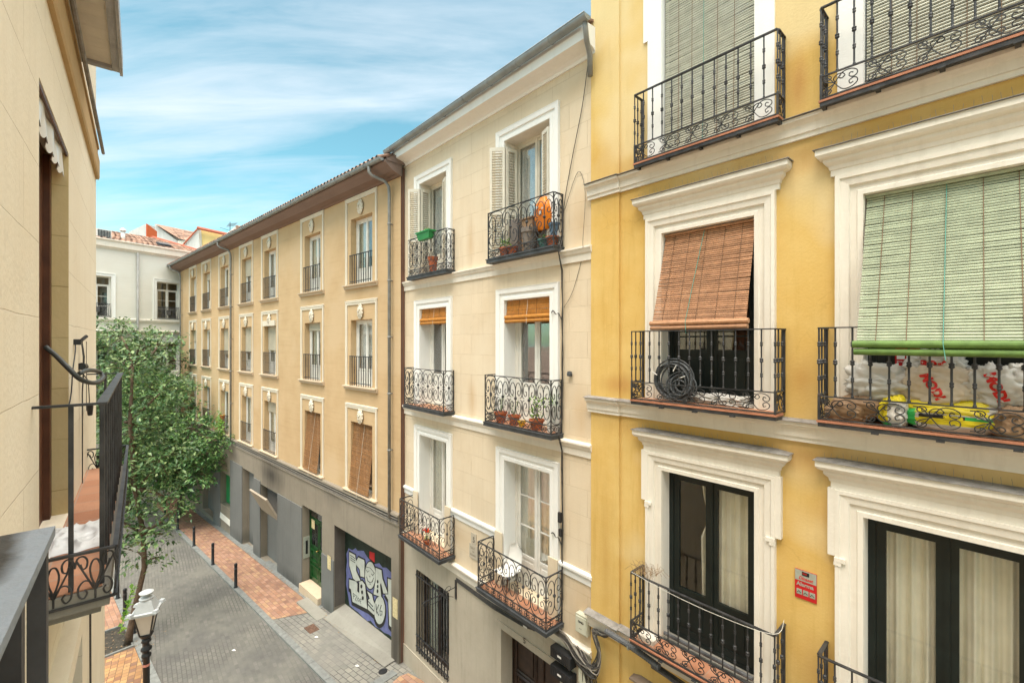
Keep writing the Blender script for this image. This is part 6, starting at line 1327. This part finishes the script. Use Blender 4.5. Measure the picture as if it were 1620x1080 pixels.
# ------------------------------------------------------------------ things on the balconies
def lump(name, label, cat, fr, u, v, z, ru, rv, rz, mat, seed, amp=.25, fold=.12, group=None, prints=None, flatb=.75):
    """a slumped bag: bulging ellipsoid with folds, creases and a flattened base resting at z"""
    b = MB(); n, mm = 64, 40; rings = []
    off = Vector((seed*3.1, seed*1.7, seed))
    for i in range(mm+1):
        th = math.pi*i/mm; rg = []
        for k in range(n):
            ph = 2*math.pi*k/n
            d = Vector((math.sin(th)*math.cos(ph), math.sin(th)*math.sin(ph), math.cos(th)))
            e = 1+amp*noise.noise(d*1.3+off)+fold*abs(noise.noise(d*3.1+off*2))*1.6-fold*.5+fold*.55*(1-min(1, 2.2*abs(noise.noise(d*3.4+off*3))))**3+fold*.35*(1-min(1, 2.2*abs(noise.noise(d*6.5+off*3))))**3
            if i in (0, mm): e = 1+amp*noise.noise(d*1.3+off)
            sx = abs(d.x)**.8*(1 if d.x > 0 else -1); sy = abs(d.y)**.8*(1 if d.y > 0 else -1)
            zz_ = d.z*e*rz; zz_ = max(zz_, -rz*flatb)
            rg.append((u+sx*e*ru, v+sy*e*rv, z+rz*flatb+zz_))
        rings.append(rg)
    b.loft(rings)
    mats = [mat]
    if prints:
        mats += [p[0] for p in prints]
        for fi, f in enumerate(b.f):
            c = [sum(b.v[q][j] for q in f)/len(f) for j in range(3)]
            for k, (pm, fn) in enumerate(prints):
                if fn((c[0]-u)/ru, (c[1]-v)/rv, (c[2]-z)/rz): b.m[fi] = k+1
    return solo(name, b, mats, label, cat, fr, u, v, z, group, smooth=True)
def bagtext(parent, txt, size, u, v, z, rot=0, sx=1, mat=None):
    m = MB(); textmb(m, txt, size, 0, 0, 0, bold=.006, sx=sx)
    fr, pu, pv, pz = ORG[parent.name]; dg = bpy.context.evaluated_depsgraph_get()
    pts = []; c, s_ = math.cos(rot), math.sin(rot)
    from mathutils.bvhtree import BVHTree
    me = parent.data; bv = BVHTree.FromPolygons([q.co for q in me.vertices], [tuple(p.vertices) for p in me.polygons])
    for a, _, e in m.v:
        x, zz_ = u+a*c-e*s_, z+a*s_+e*c
        h = bv.ray_cast(Vector((x-pu, -3, zz_-pz)), Vector((0, 1, 0)))
        vv = (h[0].y+pv-.007) if h[0] is not None else v
        pts.append((x, vv, zz_))
    m.v = pts; part('printed_letters', m, mat or INKR, parent)
zf = -.862
lump('sack', 'brown sack lying at the left end of the bag-filled balcony', 'sack', FY, 3.63, -.14, zf, .19, .15, .14, BAGK, 1, group='sacks and bags on the balcony')
lump('sack', 'second brown sack squeezed beside the left corner under the white bag', 'sack', FY, 3.80, -.10, zf+.05, .22, .16, .14, BAGK, 2, group='sacks and bags on the balcony')
lump('plastic_bag', 'crumpled white bag at the left of the heap, open at its right side', 'bag', FY, 3.92, -.07, zf+.24, .27, .16, .21, BAGW, 3, amp=.4, fold=.3)
lump('sack', 'short yellow and white sack standing in front of the heap at its left', 'sack', FY, 4.03, -.22, zf, .12, .10, .17, BAGW, 4, prints=[(YELP, lambda x, y, z: x < -.35 or (z > 1.5)), (GRNP, lambda x, y, z: x < -.1 and z < .25)], flatb=.8)
def stripes(): return [(YELP, lambda x, y, z: (.50 < z < .95 and x > -.65) or (z > 1.3)), (GRNP, lambda x, y, z: (-.98 < x < -.68) or (.95 <= z < 1.2 and x > .3)), (INKB, lambda x, y, z: .95 <= z < 1.22 and -.6 < x < .28)]
sk = lump('sack', 'long yellow, green and white sack lying along the foot of the railing', 'sack', FY, 4.44, -.18, zf, .36, .11, .13, BAGW, 5, amp=.12, fold=.06, prints=stripes(), flatb=.9)
lump('sack', 'yellow sack with green end lying behind the long striped sack', 'sack', FY, 4.40, -.10, zf+.12, .36, .15, .12, YELP, 6, amp=.15, fold=.08, prints=[(GRNP, lambda x, y, z: x < -.75), (BAGW, lambda x, y, z: z > 1.55 or x > .8)])
bg = lump('plastic_bag', 'large cream bag with red letters lying across the middle of the heap', 'bag', FY, 4.36, -.10, zf+.26, .30, .14, .20, BAGB, 7, amp=.25, fold=.16); bagtext(bg, 'MODI', .105, 4.22, -.36, -.33, rot=R(-62))
bg2 = lump('plastic_bag', 'white bag with red stamp on top of the heap under the green blind', 'bag', FY, 4.32, .0, zf+.52, .20, .15, .15, BAGW, 8, amp=.35, fold=.25); bagtext(bg2, 'ROM', .085, 4.22, -.2, -.25)
bg3 = lump('plastic_bag', 'white bag with big red letters leaning at the right of the heap', 'bag', FY, 4.72, -.10, zf+.24, .22, .14, .22, BAGW, 9, amp=.3, fold=.2); bagtext(bg3, 'MODI', .105, 4.66, -.36, -.30, rot=R(-70))
lump('plastic_bag', 'pale translucent bag at the far right end of the heap', 'bag', FY, 4.95, -.06, zf+.36, .18, .14, .17, BAGW, 10, amp=.35, fold=.25)
lump('sack', 'brown sack at the right edge of the picture', 'sack', FY, 4.86, -.22, zf, .15, .1, .16, BAGK, 12, group='sacks and bags on the balcony')
bagtext(sk, 'abono', .05, 4.40, -.37, zf+.13, mat=YELP)
# coil of black hose
b = MB()
for k in range(21):
    rr_ = rs.uniform(.20, .31) if k < 14 else rs.uniform(.10, .18); cx, cz = 1.60+rs.uniform(-.03, .03), -.555+rs.uniform(-.03, .03)
    if k >= 13: cx += .12; cz -= .08
    vv = -.21+rs.uniform(-.05, .07); tl = rs.uniform(-.15, .15)
    b.tube([(cx+rr_*1.05*math.cos(a_*.2618), vv+tl*.2*math.sin(a_*.2618), cz+rr_*math.sin(a_*.2618)) for a_ in range(25)], .0115, n=6, cap=False)
t = solo('hose_coil', b, HOSEM, 'coil of black hose leaning against the railing of the middle yellow balcony', 'hose', FY, 1.5, -.26, -.85, smooth=True)
b = MB()
for a_ in (150, 20, 60): x, z = 1.56+.23*math.cos(R(a_)), -.575+.23*math.sin(R(a_)); b.tube([(x-.05*math.cos(R(a_)), -.30, z-.05*math.sin(R(a_))), (x+.05*math.cos(R(a_)), -.30, z+.05*math.sin(R(a_)))], .007, n=5)
part('tie', b, PLASTW, t)
lump('rag_pile', 'crumpled white paper and rags on the sill behind the hose balcony', 'rags', FY, 2.20, .02, -.86, .36, .10, .07, BAGW, 14, amp=.5, fold=.5)
b = MB()
for k in range(46):
    a_ = rs.uniform(0, 6.28); l = rs.uniform(.08, .24); u, v, z = 1.14+rs.uniform(-.08, .16), -.2+rs.uniform(-.1, .1), -3.40
    b.tube([(u, v, z-.1), (u+l*.5*math.cos(a_), v+l*.3*math.sin(a_), z+rs.uniform(-.05, .06)), (u+l*math.cos(a_), v+l*.4*math.sin(a_), z+rs.uniform(-.12, .1))], .003, n=3, cap=False)
solo('dry_twigs', b, TWIG, 'dry tangled twigs caught on the left end of the low yellow balcony rail', 'twigs', FY, 1.16, -.2, -3.45)
cable('thin white washing line strung along the low yellow balcony rail', [(1.02, -.37, -3.45), (1.6, -.37, -3.51), (2.3, -.37, -3.52), (2.95, -.37, -3.45), (2.96, -.02, -3.42)], .003, CORDW, name='washing_line')
# pots
def pot(label, u, v, z, r, h, mat, leaf=None, ln=0, lh=.2, ls=.07, fr=FY, cat='plant pot', spread=.12, seed=0):
    t = thing('plant_pot', label, cat, fr, u, v, z)
    b = MB(); b.lathe((u, v, z), [(r*.68, 0), (r*.95, h*.82), (r*1.08, h*.82), (r*1.1, h), (r*.95, h), (r*.9, h*.85), (0, h*.85)], n=18, cap=False); part('pot', b, mat, t, smooth=False)
    if leaf:
        rd = random.Random(seed); b = MB()
        for k in range(ln):
            a_ = rd.uniform(0, 6.28); q = Vector((u+rd.gauss(0, spread*.5), v+rd.gauss(0, spread*.3), z+h+rd.uniform(0, lh)))
            a = Vector((math.cos(a_), math.sin(a_)*.6, rd.uniform(-.2, 1))).normalized(); w = a.cross(Vector((rd.uniform(-.5, .5), rd.uniform(-.5, .5), 1))).normalized(); l = ls*rd.uniform(.6, 1.2)
            b.add([tuple(q), tuple(q+a*l*.5+w*l*.25), tuple(q+a*l), tuple(q+a*l*.5-w*l*.25)], [(0, 1, 2, 3)])
        for k in range(5): b.tube([(u, v, z+h*.8), (u+rd.gauss(0, spread*.4), v+rd.gauss(0, spread*.3), z+h+lh*.8)], .004, n=3)
        part('plant', b, leaf, t)
    return t
pot('terracotta pot with dry grey plant, leftmost on the middle right cream balcony', -2.25, -.15, -1.675, .13, .22, POTM, LEAF2, 40, .35, .06, seed=1)
pot('second terracotta pot from the left with a wispy plant on the middle right cream balcony', -1.85, -.14, -1.675, .12, .20, POTM, LEAF2, 40, .38, .06, seed=2)
pot('bright yellow bowl between the clay pots on the middle right cream balcony', -1.60, -.16, -1.675, .08, .12, YPOT)
pot('terracotta pot with lush light green plant on the middle right cream balcony', -1.20, -.15, -1.675, .14, .20, POTM, LEAFY, 90, .42, .10, seed=3, spread=.22)
pot('small pot with bright leaves at the right end of the middle right cream balcony', -.86, -.14, -1.675, .08, .5, PLASTW, LEAFY, 22, .18, .08, seed=4)
pot('clay pot with small green plant at the left of the top right cream balcony', -2.15, -.12, 1.725, .12, .2, POTM, LEAFY, 34, .16, .09, seed=5, spread=.14)
pot('second clay trough on the top right cream balcony beside the green plant', -1.92, -.12, 1.725, .11, .19, POTM)
pot('tall grey ceramic urn in the middle of the top right cream balcony', -1.42, -.12, 1.725, .16, .46, GREYB)
pot('teal pot at the right of the top right cream balcony', -1.02, -.12, 1.725, .13, .18, TEALC, LEAF, 20, .08, .06, seed=6)
pot('rust-red pot in the right corner of the top right cream balcony', -.82, -.12, 1.725, .12, .2, POTM)
pot('blue-grey jug at the right of the top right cream balcony', -.84, -.05, 1.93, .10, .26, BLUEC)
pot('tall rust-coloured pot behind the railing of the top left cream balcony', -4.95, -.10, 1.715, .12, .42, POTM)
pot('red flowering pot plant on the low left cream balcony', -5.05, -.22, -5.13, .08, .12, POTM, LEAFY, 30, .2, .07, seed=9)
b = MB()
for k in range(26): q = Vector((-5.05+rs.gauss(0, .05), -.24+rs.gauss(0, .04), -4.82+rs.uniform(0, .12))); b.tube([q, q+Vector((.02, 0, .015))], .016, n=5)
solo('red_flowers', b, plain('red_petals', (.7, .05, .01), rough=.6), 'cluster of red flowers on the low left cream balcony', 'flowers', FY, -5.05, -.24, -4.80)
def jar(label, u, v, z):
    t = thing('plastic_bag', label, 'bag', FY, u, v, z)
    b = MB(); n = 20; rings = []
    for i in range(13):
        t_ = i/12; rr_ = .21*(math.sin(math.pi*(.12+.8*t_))**.5)*(1 if t_ < .85 else .8)
        rings.append([(u+rr_*math.cos(k*6.283/n)*(1+.1*math.sin(k*1.9+i*.5)), v+.55*rr_*math.sin(k*6.283/n)*(1+.1*math.sin(k*2.3)), z+.62*t_+.012*math.sin(k*1.5)) for k in range(n)])
    b.loft(rings); b.poly(rings[0][::-1]); b.poly(rings[-1]); part('bag_body', b, ORANGE, t, smooth=True)
    b = MB()
    for (x, zz_, w, h_) in ((-.05, .42, .07, .05), (.04, .30, .06, .07), (.09, .38, .04, .03), (-.12, .5, .04, .03)): b.box(u+x-w/2, u+x+w/2, v-.128, v-.122, z+zz_-h_/2, z+zz_+h_/2)
    part('white_print', b, PLASTW, t); return t
jar('bright orange bag with white print on the top right cream balcony', -1.14, -.03, 2.12)
m = MB(); m.box(-1.36, -.86, -.02, .2, 1.725, 2.11); solo('shelf_box', m, GREYB, 'low grey box under the orange bag on the top right cream balcony', 'box', FY, -1.1, 0, 1.725)
m = MB(); m.box(-1.72, -1.42, -.05, .18, 1.725, 2.42); m.box(-1.74, -1.40, -.07, .2, 2.42, 2.45); solo('storage_box', m, BAGK, 'tall brownish box behind the grey urn on the top right cream balcony', 'box', FY, -1.57, .06, 1.725)
m = MB(); m.box(-2.12, -1.88, -.02, .14, 1.725, 2.5); solo('folded_chair', m, GREYB, 'grey folded board standing behind the plants on the top right cream balcony', 'board', FY, -2, .06, 1.725)
# green planter hooked on the rail
t = thing('planter_box', 'green plastic planter hooked over the rail of the top left cream balcony', 'planter', FY, -5.03, -.27, 2.56)
u0, u1, v0, v1, z0, z1 = -5.33, -4.72, -.36, -.18, 2.56, 2.76
m = MB(); m.loft([[(u0+.06, v0+.03, z0), (u1-.06, v0+.03, z0), (u1-.06, v1-.03, z0), (u0+.06, v1-.03, z0)], [(u0, v0, z1-.03), (u1, v0, z1-.03), (u1, v1, z1-.03), (u0, v1, z1-.03)], [(u0-.02, v0-.02, z1-.03), (u1+.02, v0-.02, z1-.03), (u1+.02, v1+.02, z1-.03), (u0-.02, v1+.02, z1-.03)], [(u0-.02, v0-.02, z1), (u1+.02, v0-.02, z1), (u1+.02, v1+.02, z1), (u0-.02, v1+.02, z1)], [(u0+.02, v0+.02, z1), (u1-.02, v0+.02, z1), (u1-.02, v1-.02, z1), (u0+.02, v1-.02, z1)], [(u0+.02, v0+.02, z1-.04), (u1-.02, v0+.02, z1-.04), (u1-.02, v1-.02, z1-.04), (u0+.02, v1-.02, z1-.04)]])
m.poly([(u0+.06, v0+.03, z0), (u0+.06, v1-.03, z0), (u1-.06, v1-.03, z0), (u1-.06, v0+.03, z0)]); m.poly([(u0+.02, v0+.02, z1-.035), (u1-.02, v0+.02, z1-.035), (u1-.02, v1-.02, z1-.035), (u0+.02, v1-.02, z1-.035)]); part('box', m, GRNPL, t)
m = MB()
for k in range(40): q = Vector((rs.uniform(u0+.05, u1-.05), (v0+v1)/2+rs.uniform(-.05, .05), z1-.03)); m.add([tuple(q), tuple(q+Vector((rs.uniform(-.03, .03), .01, .06))), tuple(q+Vector((rs.uniform(-.05, .05), 0, rs.uniform(.05, .13))))], [(0, 1, 2)])
part('sprouts', m, LEAFY, t)
# white moulded chair on the low balcony
t = thing('plastic_chair', 'white shell chair on the low right cream balcony with red tiles', 'chair', FY, -2.05, -.12, -5.13)
b = MB(); rings = []
for i in range(15):
    t_ = i/14
    if t_ < .45: a_ = t_/.45; v, z, hw = -.33+.38*a_, -4.70-.02*math.sin(a_*3.1), .20+.02*math.sin(a_*3.1)
    else: a_ = (t_-.45)/.55; v, z, hw = .05+.09*a_+.03*math.sin(a_*3.1), -4.70+.50*a_, .215-.06*a_**2-(.09 if a_ > .93 else 0)
    rings.append([(-2.05+hw*(q/4-1), v-.05*(abs(q/4-1))**2*(1 if t_ > .3 else .2), z+.04*(abs(q/4-1))**3*(1 if t_ < .5 else 0)) for q in range(9)])
b.loft(rings, closed=False); n = len(b.v); k0 = [(x, y+.012, z-.008) for x, y, z in b.v]; fs = [tuple(i+n for i in f[::-1]) for f in b.f]; b.v += k0; b.f += fs; b.m += [0]*len(fs); part('seat_shell', b, PLASTW, t, smooth=True)
for dx in (-.17, .17):
    for dv in (-.25, .12): b = MB(); b.tube([(-2.05+dx*.7, -.12+(dv+.06)*.5, -4.71), (-2.05+dx*1.1, -.12+dv, -5.13)], .011, n=6); part('leg', b, BRWOOD, t)

# planter on the tan facade, low third window
t = thing('window_planter', 'green climbing plant in a red pot at the low window beside the tan drainpipe', 'plant pot', FT, -15.6, -.2, -4.6)
b = MB(); b.lathe((-15.7, -.16, -4.0), [(.08, .05), (.12, .2), (.13, .2), (.13, .25), (0, .25)], n=12); part('pot', b, POTM, t)
b = MB(); rd = random.Random(4)
for k in range(420):
    q = Vector((-15.85+rd.gauss(0, .28), -.2+rd.uniform(-.12, .08), -4.3+rd.gauss(0, .35))); a = Vector((rd.uniform(-1, 1), -.5, rd.uniform(-1, .6))).normalized(); w = a.cross(Vector((0, 0, 1))).normalized(); l = .11
    b.add([tuple(q), tuple(q+a*l*.5+w*l*.3), tuple(q+a*l), tuple(q+a*l*.5-w*l*.3)], [(0, 1, 2, 3)])
part('foliage', b, LEAFY, t)

# things on and by the near balcony
cab = [(5.10, .12, -.04), (5.05, .05, -.12), (4.9, -.03, -.21), (4.9, -.10, -.30), (5.1, -.17, -.345), (5.5, -.20, -.33), (5.6, -.17, -.28), (5.25, -.12, -.245), (5.05, -.08, -.26)]
cable('thick dark hose curling out of the near balcony doorway', cab, .018, plain('grey_hose', (.06, .065, .06), rough=.5), fr=FL, name='hose', n=8)
cable('black cord hanging from the hook beside the near balcony door', [(5.62, -.01, .0), (5.5, -.02, -.08), (5.3, -.02, -.25), (5.2, -.02, -.42), (5.02, -.02, -.52)], .005, BLACKP, fr=FL)
b = MB()
for k in range(3): b.tube([(6.05+.03*k, -.02, -.02), (6.0+.05*k, -.035, -.15), (6.05+.02*k, -.03, -.35), (6.1+.01*k, -.02, -.5), (6.12, -.02, -1.4)], .006, n=4)
b.tube([(6.05, -.02, -.3), (6.3, -.05, -.4), (6.45, -.05, -.62), (6.5, -.04, -.7)], .005, n=4)
b.tube([(6.4, -.03, -.0), (6.4, -.03, -.72)], .0035, n=4)
solo('hanging_cables', b, CABLE, 'knotted black cables hanging down the near wall inside the balcony', 'cable', FL, 6.05, -.02, -.3)
b = MB(); b.tube([(6.5, -.05, -.66), (6.52, -.05, -.78)], [.03, .02], n=8); b.tube([(6.0, -.02, -.24), (6.15, -.03, -.25)], .035, n=8); solo('plug', b, BLACKP, 'small black plug dangling on the cables of the near balcony', 'plug', FL, 6.5, -.05, -.7)
b = MB(); b.box(5.58, 5.66, -.05, 0, -.03, .02); b.tube([(5.62, -.04, .0), (5.68, -.08, .05)], .014, n=6); b.tube([(5.95+.035*math.cos(a_*.52), -.03, -.01+.035*math.sin(a_*.52)) for a_ in range(13)], .004, n=4); solo('wall_hook', b, BLACKP, 'black wall hook with a ring next to the near balcony door', 'hook', FL, 5.62, -.04, 0)
b = MB(); n, mm = 60, 44; rings = []
for i in range(mm+1):
    rg = []
    for k in range(n+1):
        x, y = k/n, i/mm; ed = min(x, 1-x, y, 1-y)
        hh = .034*min(1, ed*5)*(.35+.9*(1-min(1, 2.4*abs(noise.noise(Vector((x*3.2+y, y*3-x, 2))))))**2+.5*(1-min(1, 2.4*abs(noise.noise(Vector((x*6, y*5+x*2, 5))))))**3)
        rg.append((4.25+.62*x+.06*noise.noise(Vector((y*4, 3, 0))), -.28+.40*y+.03*noise.noise(Vector((x*5, 7, 0))), BZ+.001+hh))
    rings.append(rg)
b.loft(rings, closed=False); solo('plastic_sheet', b, SHEETM, 'crumpled white plastic sheet lying on the red tiles of the near balcony', 'sheet', FL, 4.5, -.1, BZ, smooth=True)
cable('dark cable dropping down the near wall below the balcony', [(5.5, -.12, -1.62), (5.5, -.115, -2.4), (5.52, -.115, -3.4), (5.5, -.115, -6), (5.5, -.115, -9)], .008, fr=FL)
b = MB(); rd = random.Random(2)
base_ = [Vector((3.4+.32*k/8, -.37-.006*k, -1.66+.012*k)) for k in range(9)]
b.tube(base_, .003, n=3)
for q in base_:
    for e in range(5):
        a = Vector((rd.uniform(-1, 1), rd.uniform(-1, .3), rd.uniform(-.6, 1))).normalized(); w = a.cross(Vector((0, 0, 1))).normalized(); l = .035
        b.add([tuple(q), tuple(q+a*l*.5+w*l*.3), tuple(q+a*l), tuple(q+a*l*.5-w*l*.3)], [(0, 1, 2, 3)])
solo('wall_weed', b, LEAFY, 'sprig of bright green weed growing out from under the near balcony slab', 'weed', FL, 3.5, -.37, -1.66)

# ------------------------------------------------------------------ small things on the street
m = MB(); u, v = -3.6, -.9; m.box(u-.22, u+.22, v-.15, v+.15, zg(u)-.02, zg(u)+.006)
t = solo('drain_cover', m, plain('rusty_cover', (.13, .075, .05), rough=.9, var=.5, scale=14, bump=.6), 'rusty brown cover in the grey setts of the garage apron', 'drain cover', FT, u, v, zg(u))
m = MB(); u, v = -.1, -.50; m.lathe((u, v, zg(u)-.03), [(.12, 0), (.12, .026), (.10, .03), (0, .03)], n=16); solo('drain_cover', m, BLACKP, 'small round black cover at the foot of the tan house corner', 'drain cover', FT, u, v, zg(u))
for k, (u, v, lab) in enumerate(((-3.1, -1.05, 'white paper scrap on the garage apron near the rusty cover'), (-4.5, -2.9, 'pale scrap lying alone in the middle of the road'), (-.9, -.9, 'tiny pale scrap on the apron near the garage ramp'))):
    dz = -.05 if v < -1.7 else 0; m = MB(); m.add([(u, v, zg(u)+dz+.004), (u+.10, v+.02, zg(u)+dz+.02), (u+.12, v+.09, zg(u)+dz+.004), (u+.03, v+.07, zg(u)+dz+.025)], [(0, 1, 2, 3)]); solo('paper_scrap', m, PLASTW, lab, 'litter', FT, u, v, zg(u)+dz)
g = MB(); rd = random.Random(31)
for k in range(420):
    u, v = (rd.uniform(-13, -.5), -.2-abs(rd.gauss(0, .12))) if k < 240 else (-8.0+rd.gauss(0, .9), -5.2+rd.gauss(0, .5))
    z = zg(u)+(.006 if v > -1.5 else .002); a = rd.uniform(0, 6.28); l = rd.uniform(.02, .05)
    g.add([(u, v, z), (u+l*math.cos(a)-l*.3*math.sin(a), v+l*math.sin(a)+l*.3*math.cos(a), z+.006), (u+l*1.7*math.cos(a), v+l*1.7*math.sin(a), z+.002), (u+l*math.cos(a)+l*.3*math.sin(a), v+l*math.sin(a)-l*.3*math.cos(a), z+.008)], [(0, 1, 2, 3)])
o = solo('fallen_leaves', g, TWIG, 'dry fallen leaves scattered along the foot of the wall and the tree pit', 'leaves', FT, -6, -.3, zg(-6)); o['kind'] = 'stuff'
